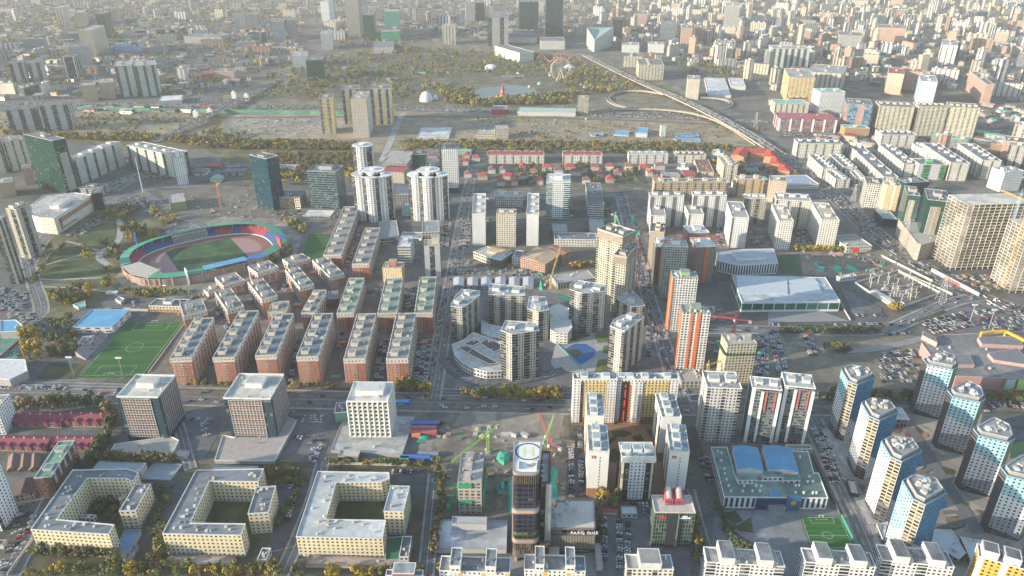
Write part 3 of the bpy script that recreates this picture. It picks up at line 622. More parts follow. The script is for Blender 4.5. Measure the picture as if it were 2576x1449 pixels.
raise_bld('podium','bare concrete deck around the foot of the white square block','podium',ccw([tuple(at(9,x,y,3)[:2])for x,y in[(565,500),(1100,535),(1195,245),(1060,240),(700,250),(640,300)]]),0,3,dict(w=CONC,roof=plain((.42,.42,.4),c2=(.36,.36,.35),sc=.03),vents=4,par=CONC,pup=.1))
bld('site_building','low block wrapped in green netting beside the white square block','building',9,(595,205),(690,210),(700,135),280,'low',w=plain((.14,.34,.24)))
bld('site_cabin','dark blue site cabin with a beige roof in front of the white block','cabin',9,(620,545),(770,550),(780,503),585,'shed',w=F(wall=(.07,.1,.16),ww=.4,wh=.4),roof=plain((.5,.44,.36)))
# three courtyard complexes
def court(label,k,pts,base,roofm,near=False,**kw):
 return bld('courtyard_block',label,'apartment block',k,pts[0],base=base,st='cream',poly=pts,roof=roofm,group='cream seven storey courtyard complexes',near=near,**kw)
RG2=plain((.44,.45,.44),c2=(.5,.5,.48),sc=.03,var=.2)
court('cream U shaped courtyard block with grey roof, leftmost of the three along the bottom',8,[(232,1098),(820,1135),(862,1062),(428,1022),(640,735),(660,712),(950,712),(1005,735),(1045,667),(960,640),(548,650)],1275,S['cream']['roof'])
court('cream U shaped courtyard block with dark grey roof, middle of three along the bottom',8,[(1225,1130),(1820,1142),(1852,1055),(1435,1050),(1560,780),(1580,733),(1948,738),(1990,640),(1480,650)],1290,S['cream']['roof'])
court('cream U shaped courtyard block with pale white roof, rightmost of the three along the bottom',9,[(302,1152),(955,1165),(980,1028),(527,1022),(600,760),(608,743),(945,742),(1008,718),(1003,668),(465,660)],1300,RG2)
WD=dict(near=True,wdim=(.42,.42),wgl=GLASSM)
for lb,k,A,B,C,base,rf in(('cream block closing the courtyard of the leftmost complex, dark grey roof',8,(903,952),(1022,955),(1138,755),1085,S['cream']['roof']),('cream block closing the courtyard of the middle complex, dark grey roof',9,(-55,960),(92,970),(150,770),1110,S['cream']['roof']),('cream block closing the courtyard of the white roofed complex',9,(968,945),(1112,965),(1160,772),1120,RG2)):
 bld('apartment_block',lb,'apartment block',k,A,B,C,base,'cream',roof=rf,vents=8,near=True,wdim=(.42,.42),group='cream blocks closing the courtyards')
for lb,k,A,B,C,base in(('low grey annexe between the two wings of the leftmost courtyard complex',8,(895,870),(915,872),(975,812),940),('stair tower on the front wing, beside the courtyard of the leftmost complex',8,(608,1010),(705,1015),(725,990),1040)):
 bld('annexe',lb,'annexe',k,A,B,C,base,'low',vents=1)
bld('link_building','low link with a blue glass roof beside the leftmost cream courtyard block','link building',8,(865,1250),(975,1262),(1060,1100),1285,'shed',roof=plain((.12,.22,.36),.2,var=.1,sc=.05))
bld('garage','small grey garage at the corner of the leftmost courtyard block','garage',8,(930,1322),(985,1325),(1045,1218),1345,'shed',roof=plain((.25,.23,.2)))
bld('garage','small beige garage beside the lane near the middle courtyard block','garage',9,(10,1322),(75,1327),(112,1240),1368,'low')
bld('sports_terrace','green floored terrace beside the white roofed courtyard block','terrace',9,(975,1325),(1110,1320),(1115,1150),1340,'shed',roof=plain((.03,.14,.07)),h=4)
bld('annexe','beige flat roofed annexe beside the green floored terrace','annexe',9,(1080,1305),(1150,1305),(1175,1150),1365,'low',vents=2)
for k,pts,lb in((9,[(375,1362),(1155,1375),(1160,1320),(400,1290)],'low beige deck in front of the white roofed courtyard block'),(8,[(1240,1355),(1755,1375),(1775,1300),(1270,1290)],'low beige deck in front of the middle courtyard block')):
 raise_bld('deck',lb,'deck',ccw([tuple(at(k,x,y,3)[:2])for x,y in pts]),0,3,dict(w=plain((.36,.33,.3)),roof=plain((.36,.32,.28),c2=(.3,.27,.24),sc=.05),vents=2,par=plain((.3,.18,.13))))
bld('parking_hall','flat grey roofed parking hall behind the leftmost courtyard block','parking hall',8,(1065,712),(1285,725),(1345,605),735,'shed',roof=plain((.33,.35,.38)),hi=1)
bld('parking_hall','flat grey roof section joining the parking hall to the leftmost courtyard block','parking hall',8,(700,640),(1060,655),(1060,598),670,'shed',roof=plain((.33,.35,.38)),h=7)
bld('parking_hall','long pale roofed hall behind the middle courtyard block','parking hall',8,(1590,650),(1932,655),(1935,622),690,'shed',roof=plain((.5,.52,.53)),h=7)
# brown block with green roof
bld('apartment_block','long brown brick block with a stepped green roof and white top storey','apartment block',8,(270,690),(385,700),(562,425),845,dict(w=F(wall=(.15,.075,.065),ww=.35,wh=.5,sn=0),roof=plain((.10,.24,.19),c2=(.16,.27,.2),sc=.08),par=plain((.58,.56,.52)),ph=(2,0,7,6,1.6),vents=6,cell=(3.3,3.1),bays=[('long',5,2.2,.8,F(wall=(.6,.58,.54),ww=.5,wh=.5),12,.5)]))
MAR=plain((.27,.055,.085),c2=(.2,.045,.07),sc=.25)
RW=F(wall=(.33,.24,.18),ww=.45,wh=.45)
for i,(A,B,C,base)in enumerate((((80,290),(455,298),(490,212),325),((470,285),(840,295),(842,208),320),((-40,470),(335,480),(348,392),505),((375,470),(690,478),(720,392),500))):
 lb=['back row, left half','back row, right half beside the hotel hedge','front row, left half','front row, right half behind the green roofed block'][i]
 t_=gable('row_house','maroon tin roofed brick terrace, '+lb,'row houses',8,A,B,C,base,RW,MAR,'maroon roofed terraces',rise=3.2,chim=5)
 for q in range(5):
  p0,p1=Vector(t_.P[0]),Vector(t_.P[1]);s_=1
  if(p0+p1).y>(Vector(t_.P[2])+Vector(t_.P[3])).y:p0,p1,s_=Vector(t_.P[2]),Vector(t_.P[3]),1
  e=(p1-p0);p=p0+e*((q+.5)/5);u=e.normalized();v=Vector((-u.y,u.x));b=MB()
  a,c,r=p-u*2.2-v*.9,p+u*2.2-v*.9,p-v*.9;a2,c2,r2=a+v*4.5,c+v*4.5,r+v*4.5
  b.face([(*a,t_.h-.2),(*r,t_.h+2.4),(*r2,t_.h+2.4),(*a2,t_.h-.2)]);b.face([(*r,t_.h+2.4),(*c,t_.h-.2),(*c2,t_.h-.2),(*r2,t_.h+2.4)])
  b.face([(*a,t_.h-3),(*c,t_.h-3),(*c,t_.h-.2),(*r,t_.h+2.4),(*a,t_.h-.2)]);t_.part('dormer',b,[MAR])
for i,(A,B,C,base)in enumerate((((55,630),(130,632),(145,530),645),((140,628),(215,630),(225,528),643),((222,626),(300,628),(305,526),641))):
 gable('town_house',['leftmost','middle','rightmost'][i]+' of three small town houses with brown roofs beside the green roofed block','town house',8,A,B,C,base,RW,plain((.2,.13,.1)),'brown roofed town houses',rise=2.5)
gable('row_house','dark brown roofed house below the green roofed block','row houses',8,(90,810),(250,820),(285,705),850,F(wall=(.4,.38,.36),ww=.4,wh=.5),plain((.10,.07,.065)),None,rise=2)
q0_,q1_=at('v',7,1336,0).xy,at('v',48,1288,0).xy;n_=(q1_-q0_).normalized();n_=Vector((-n_.y,n_.x))*34
raise_bld('apartment_tower','white and blue slab tower cut by the left edge of the photo','apartment tower',ccw([tuple(q0_),tuple(q1_),tuple(q1_+n_),tuple(q0_+n_)]),0,58,dict(w=F(wall=(.6,.66,.72),ww=.42,wh=.5,sn=6,sm=1,sc=(.1,.14,.2)),roof=ROOFL,cell=(3.3,3),vents=3))
bld('apartment_tower','white slab with beige roof at the left edge above the row houses','apartment block','v',(-60,1025),(-8,1028),(24,992),1090,'whites',ph=None,vents=3)
bld('orange_shed','small orange roofed shed at the left edge beside the car park','shed',8,(-40,1215),(20,1215),(52,1178),1245,'shed',roof=plain((.4,.16,.1)))
gable('tent_hall','small white arched tent beside the red row houses','tent',8,(665,530),(720,532),(735,490),548,PARW,PARW,None,rise=2)
# ================================================================ bottom centre
S['ww']=dict(w=F(wall=(.70,.68,.66),ww=.35,wh=.5,sn=5,sm=1,sc=(.62,.4,.12),rail=.0,soff=1),roof=plain((.17,.18,.2),c2=(.24,.25,.26),sc=.08),par=PARW,vents=6,cell=(3.0,3.0))
def twinbox(label,k,A,B,C,boxes,st='ww',h=28,near=False,roof2=None):
 th=bld('apartment_block',label,'apartment block',k,A,B,C,None,st,h=h,near=near,group='white blocks with raised stair boxes along the bottom edge')
 for a in boxes:
  m=MB();p=th.at(a,0);sx=th.Lu*.15;m.box((p.x,p.y,h-.4),sx,th.Lv*.98+3,6.4,th.ang);sh=th.part('stair_house',m,[S[st]['w']if st!='ww' else plain((.70,.68,.66))])
  m=MB();m.box((p.x,p.y,h+6),sx-1.0,th.Lv*.98+2.0,.15,th.ang);th.part('cap_roof',m,[roof2 or S['ww']['roof']],sh)
  m=MB();parapet(m,ccw([tuple(p.xy+th.u*(i*sx/2)+th.v*(j*(th.Lv*.98+3)/2))for i,j in((-1,-1),(1,-1),(1,1),(-1,1))]),h+6,up=.7);th.part('cap',m,[PARW],sh)
  for q in range(4):
   m=MB();m.box((p.x+q*1.2-2,p.y-3+(q%2)*1.5,h+6.1),.7,.7,1.4);th.part('vent_pipe',m,[METAL],sh)
  for q in(-1,1):
   w_=p.xy+th.u*sx*.2*q-th.v*(th.Lv*.98+3)/2*(1 if th.v.y>0 else-1);m=MB();m.box((w_.x,w_.y,h+2.2),1.5,.3,1.2,th.ang,bottom=True);th.part('window',m,[GLASSM],sh)
 return th
twinbox('white and yellow block with two raised stair boxes below the grey warehouse',9,(1382,1410),(1915,1425),(1920,1312),(-.23,.27))
twinbox('white and yellow block with two raised stair boxes in front of the helipad tower',10,(92,1400),(555,1415),(552,1300),(-.25,.25))
bld('apartment_block','pale block with brown stair box cut by the bottom edge','apartment block',9,(978,1445),(1255,1449),(1250,1405),None,'ww',h=28,vents=2,ph=(1,0,14,9,4),phm=plain((.3,.15,.11)))
bld('warehouse','large grey metal roofed warehouse left of the helipad tower','warehouse',9,(1345,1240),(1890,1245),(1900,1030),1275,'shed',roof=plain((.36,.38,.40),c2=(.42,.43,.44),sc=.02,rough=.5))
bld('warehouse','raised pale roof bay at the back of the grey warehouse','warehouse',9,(1478,1052),(1740,1055),(1742,1005),1070,'shed',h=10.5,roof=plain((.40,.42,.44)))
# cast concrete tower under construction with its crane
ct=bld('construction_tower','concrete residential tower shell under construction with green netting beside a green crane','construction tower',9,(1523,735),(1700,745),(1722,520),970,'concrete',roof=plain((.46,.42,.38),c2=(.36,.33,.3),sc=.1),ph=(3,.1,7,5,2.6),phm=CONC,vents=14)
for j in range(1,12):
 m=MB();z=ct.h*j/12;Q=inset(ct.P,-.5);m.prism(Q,z-.2,z+.2,bottom=True);ct.part('floor_slab',m,[CONC])
NET=plain((.03,.32,.15),.9,c2=(.02,.25,.12),sc=.2)
for i in range(4):
 a,c=Vector(ct.P[i]),Vector(ct.P[(i+1)%4]);e=c-a;out=Vector((e.y,-e.x)).normalized()
 if abs(out.x)>.6:
  m=MB();m.prism(ccw([tuple(a+out*1.2),tuple(c+out*1.2),tuple(c+out*1.5),tuple(a+out*1.5)]),2,ct.h-8,bottom=True);ct.part('safety_net',m,[NET])
 elif out.y<0:
  for z in(10,26):
   m=MB();m.prism(ccw([tuple(a+e*.02+out*.9),tuple(a+e*.6+out*.9),tuple(a+e*.6+out*1.1),tuple(a+e*.02+out*1.1)]),z,z+4.2,bottom=True);ct.part('safety_net',m,[NET])
crane('lime green tower crane standing behind the concrete tower shell',9,(1752,520),(1745,372),235,48,(.32,.62,.08),tilt=2)
crane('red and white tower crane behind the helipad tower','v',(1384,1175),(1376,1118),150,30,(.5,.12,.1),tilt=66,w=2.0)
crane('lime green crane behind the helipad tower','v',(1374,1130),(1380,1100),60,20,(.3,.52,.1),tilt=45)
# ================================================================ helipad tower with its podium
pz=lambda x,y:(1274.5+.25*x,1086.6+.25*y)
HT=height('v',*pz(70,415),pz(0,1300)[1])
GT=F(wall=(.05,.048,.052),glass=(.018,.022,.045),ww=.93,wh=.66,curt=.12,grough=.12,band=(.03,.04,.09))
tw=Thing('office_tower',at('v',*pz(190,1150),0),'dark glass office tower with a white helipad roof and an orange lit belt','office tower')
def wp(pts,z):return ccw([tuple(at('v',*pz(*p),z)[:2])for p in pts])
def rnd_rect(P,r,n=4):
 out=[]
 for i in range(len(P)):
  p0,p1,p2=Vector(P[i-1]),Vector(P[i]),Vector(P[(i+1)%len(P)]);a=p1+(p0-p1).normalized()*r;c=p1+(p2-p1).normalized()*r
  for q in range(n+1):
   t=q/n;out.append(tuple(a*(1-t)**2+p1*2*t*(1-t)+c*t*t))
 return out
FOOT.append(wp([(70,418),(440,418),(440,92),(72,92)],HT));TP=rnd_rect(wp([(70,418),(318,418),(355,92),(72,92)],HT),3);zb=22.0
b=MB();b.prism(inset(TP,.6),zb,HT-9,cells=(3.2,3.9),top=False);tw.part('wall',b,[GT])
b=MB();b.prism(inset(TP,.3),HT-9,HT-1.2,top=False)
tw.part('crown',b,[F(wall=(.1,.09,.085),glass=(.03,.03,.035),ww=.5,wh=1.1,curt=.1)])
BRZ=plain((.16,.115,.075),.5,var=.1);GRY=plain((.30,.29,.28),.5,var=.1);WHT=plain((.74,.73,.70),.6,var=.05)
b=MB();n=len(TP);Q=inset(TP,-.2)
for i in range(n):
 a,c=Vector(Q[i]),Vector(Q[(i+1)%n]);L=(c-a).length
 for q in range(max(1,int(L/1.3))):p=a+(c-a)*q/max(1,int(L/1.3));b.bar((*p,HT-9.5),(*p,HT-1),.12)
tw.part('crown_fin',b,[BRZ])
b=MB()
for j in range(1,24):
 z=zb+(HT-10-zb)*j/24;b.prism(inset(TP,.15),z-.16,z+.16,bottom=True)
tw.part('floor_ledge',b,[plain((.035,.042,.08),.5)])
b=MB()
for i in range(n):
 a,c=Vector(Q[i]),Vector(Q[(i+1)%n]);L=(c-a).length
 for q in range(max(1,int(L/3.2))):p=a+(c-a)*q/max(1,int(L/3.2));b.bar((*p,zb),(*p,HT-9),.09)
tw.part('facade_fin',b,[plain((.07,.066,.066),.5)])
b=MB();b.face([(*p,HT-.2)for p in inset(TP,.5)]);pad=tw.part('roof',b,[WHT])
b=MB();parapet(b,TP,HT,t=1.0,up=.5,dn=1.4,out=.5);tw.part('parapet',b,[GRY])
hc=at('v',*pz(220,195),HT);hr=9.3
b=MB()
for i in range(40):
 a0,a1=2*math.pi*i/40,2*math.pi*(i+1)/40
 b.face([(hc.x+r*math.cos(a),hc.y+r*math.sin(a)*1.0,HT-.13)for r,a in((hr,a0),(hr,a1),(hr-1.1,a1),(hr-1.1,a0))][::-1])
tw.part('helipad_ring',b,[DARK],pad)
b=MB()
for x0,x1,y0,y1 in((-3.7,-2.3,-5,5),(2.3,3.7,-5,5),(-2.3,2.3,-.7,.7)):b.face([(hc.x+x,hc.y+y,HT-.13)for x,y in((x0,y0),(x1,y0),(x1,y1),(x0,y1))])
tw.part('helipad_letter',b,[plain((.62,.70,.25),.6,var=.05)],pad)
b=MB();parapet(b,wp([(112,392),(300,392),(308,300),(118,300)],HT),HT+.9,t=.6,up=.3,dn=1.1);tw.part('plant_screen',b,[WHT],pad)
b=MB();c=at('v',*pz(215,345),HT);b.box((c.x,c.y,HT-.1),2.4,2,1.4);b.bar((c.x,c.y,HT),(c.x+6,c.y+2,HT+4),.3);b.box((c.x+5,c.y+1,HT-.1),3,2,1.2);tw.part('maintenance_crane',b,[METAL],pad)
# belt
zbelt=HT*.585
belt=rnd_rect([tuple(Vector(p))for p in inset(TP,-1.2)],.5,1)if False else inset(TP,-1.3)
b=MB();b.prism(belt,zbelt+1.0,zbelt+2.4,bottom=True);tw.part('belt',b,[GRY])
b=MB();b.prism(inset(TP,-1.0),zbelt,zbelt+1.0,bottom=True);tw.part('belt_band',b,[plain((.85,.42,.16),.5,var=.1)])
b=MB();b.prism(belt,zbelt-1.2,zbelt,bottom=True);tw.part('belt',b,[GRY])
# side core and lower volume on the right
hs=HT-13
SP=wp([(345,515),(432,515),(438,200),(352,200)],hs)
b=MB();b.prism(SP,0,hs,top=False,cells=(3.2,3.9));tw.part('side_core',b,[GT])
b=MB();b.face([(*p,hs-.3)for p in inset(SP,.3)]);sr=tw.part('side_roof',b,[plain((.42,.38,.32))])
b=MB();parapet(b,SP,hs,t=.8,up=.6,out=.4);tw.part('side_parapet',b,[DARK])
for x,y in((375,272),(365,345),(362,405),(362,450)):
 b=MB();c=at('v',*pz(x,y),hs);b.box((c.x,c.y,hs-.3),2.6,1.6,1.5);tw.part('roof_vent',b,[plain((.4,.45,.55))],sr)
b=MB();p=Vector(sorted(SP,key=lambda q:q[0]*2-q[1])[-1]);c=at('v',*pz(415,515),hs);b.box((c.x+.8,c.y,12),4.2,3.6,hs-12);tw.part('corner_column',b,[plain((.34,.34,.34),.6)])
b=MB();c0=wp([(318,690),(345,690),(438,620),(345,560)],zbelt+2)
q=[at('v',*pz(x,y),zbelt+2.5)for x,y in((300,705),(335,700),(437,625),(437,600),(330,672))];b.prism(ccw([tuple(v_[:2])for v_ in q]),zbelt-1.5,zbelt+3,bottom=True);tw.part('belt',b,[plain((.45,.36,.28),.5)])
b=MB();b.prism(inset(TP,-.6),4.5,18,top=False,bottom=False,cells=(1.4,3.5));tw.part('base_screen',b,[F(wall=(.15,.12,.09),glass=(.04,.035,.03),ww=.55,wh=.9,curt=.3)])
b=MB();b.prism(inset(TP,-1.2),18,19.2,bottom=True);b.prism(inset(TP,-.5),20.2,21.4,bottom=True);tw.part('base_ledge',b,[GRY])
b=MB();b.prism(inset(TP,-.7),19.2,20.2);tw.part('base_band',b,[plain((.75,.36,.15),.5,var=.1)])
b=MB();b.prism(inset(TP,-.2),21.4,zb+6,cells=(3.2,3.3));tw.part('garden_floor',b,[F(wall=(.05,.06,.03),glass=(.03,.06,.012),ww=.8,wh=.6)])
b=MB()
for px_,py_ in((100,1290),(200,1275),(500,1270)):c=at('v',*pz(px_,py_),0);b.cyl((c.x,c.y,0),1.3,6,10)
tw.part('column',b,[METAL])
b=MB();Q=wp([(330,1165),(425,1165),(428,1075),(330,1075)],16);b.prism(Q,0,16,cells=(3,3));tw.part('timber_box',b,[F(wall=(.32,.17,.1),glass=(.1,.06,.045),ww=.85,wh=.85,curt=.1)])
b=MB();Q=wp([(392,1240),(530,1240),(530,1098),(430,1098)],8);b.prism(Q,6.5,8,bottom=True);tw.part('canopy',b,[plain((.62,.55,.45),var=.08)])
# podium mall
hm=25
PP=wp([(440,968),(888,972),(882,682),(628,682),(628,695),(498,695),(498,750),(440,750)],hm)
FOOT.append(PP);mall=Thing('shopping_podium',at('v',*pz(660,1100),0),'bronze ribbed retail podium with a cream roof beside the helipad tower','shopping centre')
b=MB();b.prism(inset(PP,.6),19,hm,top=False,cells=(4,6));mall.part('wall',b,[F(wall=(.2,.17,.15),glass=(.04,.04,.05),ww=.9,wh=.7)])
b=MB();b.face([(*p,hm-.25)for p in inset(PP,.2)]);mr=mall.part('roof',b,[plain((.60,.54,.45),var=.08,sc=.1)])
b=MB();parapet(b,rnd_rect(PP,.8,1),hm,t=.5,up=.35,dn=1.0,out=.35);mall.part('parapet',b,[plain((.22,.18,.16),.5)])
LP=inset(PP,-.4);b=MB();b.prism(LP,6,18.6,bottom=True,top=True);mall.part('lower_wall',b,[plain((.16,.145,.13),.6)])
b=MB()
for i in range(len(LP)):
 a,c=Vector(LP[i]),Vector(LP[(i+1)%len(LP)]);e=c-a;L=e.length;out=Vector((e.y,-e.x)).normalized()
 if L<3:continue
 for q in range(int(L/1.1)):
  p=a+e*(q+.5)/int(L/1.1)+out*.25;b.bar((*p,6),(*p,18.8),.18)
mall.part('rib',b,[plain((.34,.30,.25),.6)])
b=MB();b.prism(inset(PP,3),0,6,top=False,cells=(5,6));mall.part('ground_floor',b,[F(wall=(.3,.28,.26),glass=(.06,.06,.07),ww=.85,wh=.7)])
for x,y in((518,685),(458,742),(460,775),(495,830),(490,860),(547,830),(610,720),(613,790),(688,790),(507,935)):
 b=MB();c=at('v',*pz(x,y),hm);b.box((c.x,c.y,hm-.25),2.2,2.2,2.2);mall.part('roof_vent',b,[plain((.42,.46,.52))],mr)
p0,p1=at('v',*pz(698,1015),21),at('v',*pz(875,1015),21)
fy=min(p[1]for p in PP)
cu=bpy.data.curves.new('sign_lettering','FONT');cu.body='PARQ ONE';cu.extrude=.15;cu.size=3.3;cu.space_character=1.25;cu.offset=.06
cu.materials.append(plain((.85,.84,.82),.5,var=.02));so=bpy.data.objects.new('sign_lettering',cu);COL.objects.link(so);so.parent=mall.o
so.location=(max(p[0]for p in PP)-19.5-mall.loc.x,fy-.5-mall.loc.y,20.2);so.rotation_euler=(R(90),0,0);me_=bpy.data.meshes.new_from_object(so);lo_=so.location.copy();bpy.data.objects.remove(so);so=bpy.data.objects.new('sign_lettering',me_);COL.objects.link(so);so.parent=mall.o;so.location=lo_;so.rotation_euler=(R(90),0,0)
# ================================================================ white and brown residential complex
RFG=plain((.20,.28,.27),c2=(.42,.44,.44),sc=.12)
WF=F(wall=(.70,.69,.67),ww=.10,wh=.35,low=(.30,.15,.09),lown=2,cell=None)if False else F(wall=(.70,.66,.60),ww=.42,wh=.45,sn=4,sm=1,sc=(.09,.06,.05),rail=.3,low=(.33,.17,.10),lown=3)
WBL=F(wall=(.72,.71,.69),ww=0.0,wh=0.0,low=(.33,.17,.10),lown=3)
hL=height(10,580,512,855)
def wtower(label,A,B,C,logo=False):
 th=bld('apartment_tower',label,'apartment tower',10,A,B,C,None,dict(w=WF,roof=RFG,par=PARW,ph=(3,.1,8,6,2.4),vents=8,cell=(3.3,3.0),pup=.5),h=hL,group='white towers round the brown paved court')
 P=th.P
 for i in range(4):
  a,c=Vector(P[i]),Vector(P[(i+1)%4]);e=c-a;out=Vector((e.y,-e.x)).normalized()
  if out.y<-.8:
   b=MB();q=[tuple(a+out*.03),tuple(a+e+out*.03)]
   b.prism(ccw([tuple(a+out*.35),tuple(c+out*.35),tuple(c),tuple(a)]),9,th.h-.7,bottom=True);th.part('end_wall',b,[plain((.72,.71,.69),var=.06)])
   b=MB();b.prism(ccw([tuple(a+out*.35),tuple(c+out*.35),tuple(c),tuple(a)]),0,9);th.part('base_wall',b,[plain((.34,.17,.10),var=.1)])
   for j in range(20):
    z=2.4+j*3;p=a+e*.57+out*.4
    if z<th.h-4:b=MB();b.box((p.x,p.y,z),.7,.12,1.5,math.atan2(e.y,e.x),bottom=True);th.part('window',b,[GLASSM])
   if logo:
    p=a+e*.26+out*.45;b=MB();b.box((p.x,p.y,th.h-6.5),3.2,.2,2.6,math.atan2(e.y,e.x),bottom=True);s_=th.part('logo_plate',b,[plain((.25,.03,.05),var=.05)])
    b=MB();b.box((p.x,p.y-.15,th.h-5.6),2.0,.1,.4);b.box((p.x-.4,p.y-.15,th.h-5.2),.4,.1,.8);b.box((p.x+.4,p.y-.15,th.h-5.2),.4,.1,.6);th.part('emblem',b,[PARW],s_)
 return th
wtower('white tower with red logo plate, front left of the brown paved court',(580,512),(735,512),(715,312),True)
wtower('white tower behind the front left one of the brown paved court',(565,245),(697,245),(683,75))
wtower('white tower with red logo plate, front right of the brown paved court',(1192,517),(1340,517),(1308,312),True)
wtower('white tower behind the front right one of the brown paved court',(1132,252),(1280,252),(1222,77))
mt=bld('apartment_tower','white and dark brown tower standing between the two logo towers','apartment tower',10,(828,547),(1085,547),(1070,440),885,dict(w=F(wall=(.06,.05,.045),ww=.9,wh=.55,glass=(.03,.035,.04)),roof=RFG,par=PARW,ph=(3,0,7,7,2.2),vents=6,cell=(3.3,3.0)),group='white towers round the brown paved court')
a,c=[Vector(p)for p in sorted(mt.P,key=lambda p:p[1])[:2]];a,c=(a,c)if a.x<c.x else(c,a);e=c-a;an=math.atan2(e.y,e.x)
for f0,f1,d_ in((.02,.09,.5),(.26,.72,1.2),(.30,.33,.2),(.9,.96,.5)):
 b=MB();p=a.lerp(c,(f0+f1)/2);b.prism(ccw([tuple(p+(e*((f1-f0)/2*sx))+Vector((0,-d_*.5+d_*.5*sy)))for sx,sy in((-1,-1),(1,-1),(1,1),(-1,1))]),3,mt.h-1-(0 if f1-f0>.2 else 5),cells=(3.1,3.0),bottom=True)
 mt.part('bay',b,[F(wall=(.66,.68,.70),ww=.38,wh=.5)if f1-f0>.2 else plain((.62,.56,.45))])
b=MB();b.prism(ccw([tuple(a+Vector((-.3,-1.4))),tuple(c+Vector((.3,-1.4))),tuple(c+Vector((.3,0))),tuple(a+Vector((-.3,0)))]),mt.h-5,mt.h-.3,bottom=True);mt.part('cornice',b,[PARW])
hb=height('v',1443,955,1068)
YW=F(wall=(.66,.50,.22),ww=.42,wh=.5,low=(.33,.17,.10),lown=2)
def bslab(label,xs,ys=955,yb=940,dx=-2,boost=0,mats=()):
 th=bld('apartment_block',label,'apartment block','v',(xs[0],ys),(xs[1],ys),(xs[1]+dx,yb),None,dict(w=F(wall=(.68,.66,.62),ww=.42,wh=.45,low=(.33,.17,.10),lown=2),roof=RFG,par=PARW,ph=(2,0,6,6,2.2),vents=6,cell=(3.1,3.0),pup=.8),h=hb+boost,group='yellow and white slab with a red centre')
 a,c=[Vector(p)for p in sorted(th.P,key=lambda p:p[1])[:2]];a,c=(a,c)if a.x<c.x else(c,a);e=c-a
 for f0,f1,d_,mm in mats:
  b=MB();p=a.lerp(c,(f0+f1)/2);b.prism(ccw([tuple(p+(e*((f1-f0)/2*sx))+Vector((0,-d_*.5+d_*.5*sy)))for sx,sy in((-1,-1),(1,-1),(1,1),(-1,1))]),3,th.h-2,cells=(3.1,3.0),bottom=True);th.part('bay',b,[mm])
 return th
DKB=F(wall=(.10,.06,.05),ww=.5,wh=.5);WB2=F(wall=(.72,.70,.68),ww=.34,wh=.45);GRYB=F(wall=(.5,.48,.46),ww=.85,wh=.55)
bslab('left half of the yellow and white slab behind the brown paved court',(1443,1553),mats=((.0,.17,.9,WB2),(.17,.24,.5,DKB),(.26,.76,.6,YW),(.78,.99,1.2,WB2)))
bslab('right half of the yellow and white slab behind the brown paved court',(1596,1708),mats=((.01,.2,1.2,WB2),(.22,.78,.6,YW),(.83,1.0,.9,WB2)))
md=bslab('dark centre bay with glowing red strips in the yellow and white slab',(1554,1595),mats=((.02,.2,1.0,WB2),(.3,.75,.8,plain((.035,.028,.028),.5)),(.8,.99,1.0,WB2)),boost=-1)
a,c=[Vector(p)for p in sorted(md.P,key=lambda p:p[1])[:2]];a,c=(a,c)if a.x<c.x else(c,a)
for z0,z1 in((4,15),(19,26),(29,37),(40,47)):
 b=MB();p=a.lerp(c,.52);b.box((p.x,p.y-.95,z0),1.1,.3,min(z1,md.h-5)-z0,bottom=True);md.part('red_strip',b,[plain((.75,.09,.03),.5,var=.1)])
b=MB();p=a.lerp(c,.80);b.box((p.x,p.y-.95,4),1.0,.5,md.h-9,bottom=True);md.part('red_edge',b,[plain((.7,.12,.05),.5,var=.1)])
# green glass bank office with two pink roof tanks
go=bld('office_block','green glass office block with two pink barrel shaped roof units','office block',10,(1080,968),(1385,972),(1358,842),1228,'glassg',roof=plain((.5,.45,.38)),par=PARC,ph=None,vents=3,w=F(wall=(.17,.21,.18),glass=(.03,.07,.055),ww=.78,wh=.85,curt=.08,gmetal=.2,grough=.15),cell=(1.9,3.6))
for x in(1185,1262):
 b=MB();p0,p1=at(10,x,890,go.h+2),at(10,x-8,800,go.h+2);n=10;r=3.0
 for i in range(n):
  a0,a1=math.pi*i/n,math.pi*(i+1)/n
  f=lambda p,a_:(p.x+r*math.cos(a_),p.y,go.h+3.2+r*math.sin(a_)*.8)
  b.face([f(p0,a0),f(p0,a1),f(p1,a1),f(p1,a0)][::-1],m=1 if 3<=i<7 else 0)
 b.face([(p0.x+r*math.cos(math.pi*i/n),p0.y,go.h+3.2+r*math.sin(math.pi*i/n)*.8)for i in range(n+1)])
 b.prism(ccw([(p0.x-r,p0.y),(p0.x+r,p0.y),(p1.x+r,p1.y),(p1.x-r,p1.y)]),go.h+1,go.h+3.2,bottom=True)
 for q in(-2.4,-.8,.8,2.4):b.box((p0.x+q,p0.y-.5,go.h-.4),.6,.6,3.4)
 go.part('roof_unit',b,[plain((.38,.08,.12),var=.2),PARC])
a,c=[Vector(p)for p in sorted(go.P,key=lambda p:p[1])[:2]];a,c=(a,c)if a.x<c.x else(c,a)
b=MB();p=a.lerp(c,.48);b.box((p.x,p.y-.1,0),9,1.2,go.h-.5,bottom=True);go.part('dark_bay',b,[plain((.04,.05,.055),.3,var=.1)])
b=MB();p=a.lerp(c,.6);b.box((p.x,p.y-.6,2),.8,1.2,go.h-3,bottom=True);go.part('fin',b,[METAL])
for f,w_,col in((.19,5.5,(.55,.06,.08)),(.75,9,(.75,.76,.78))):
 b=MB();p=a.lerp(c,f);b.box((p.x,p.y-.4,go.h-5.4),w_,.4,1.3,bottom=True);b.box((p.x,p.y-.4,go.h-3.8),w_*.4,.4,1.0,bottom=True);go.part('sign',b,[plain(col,.5,var=.05)])
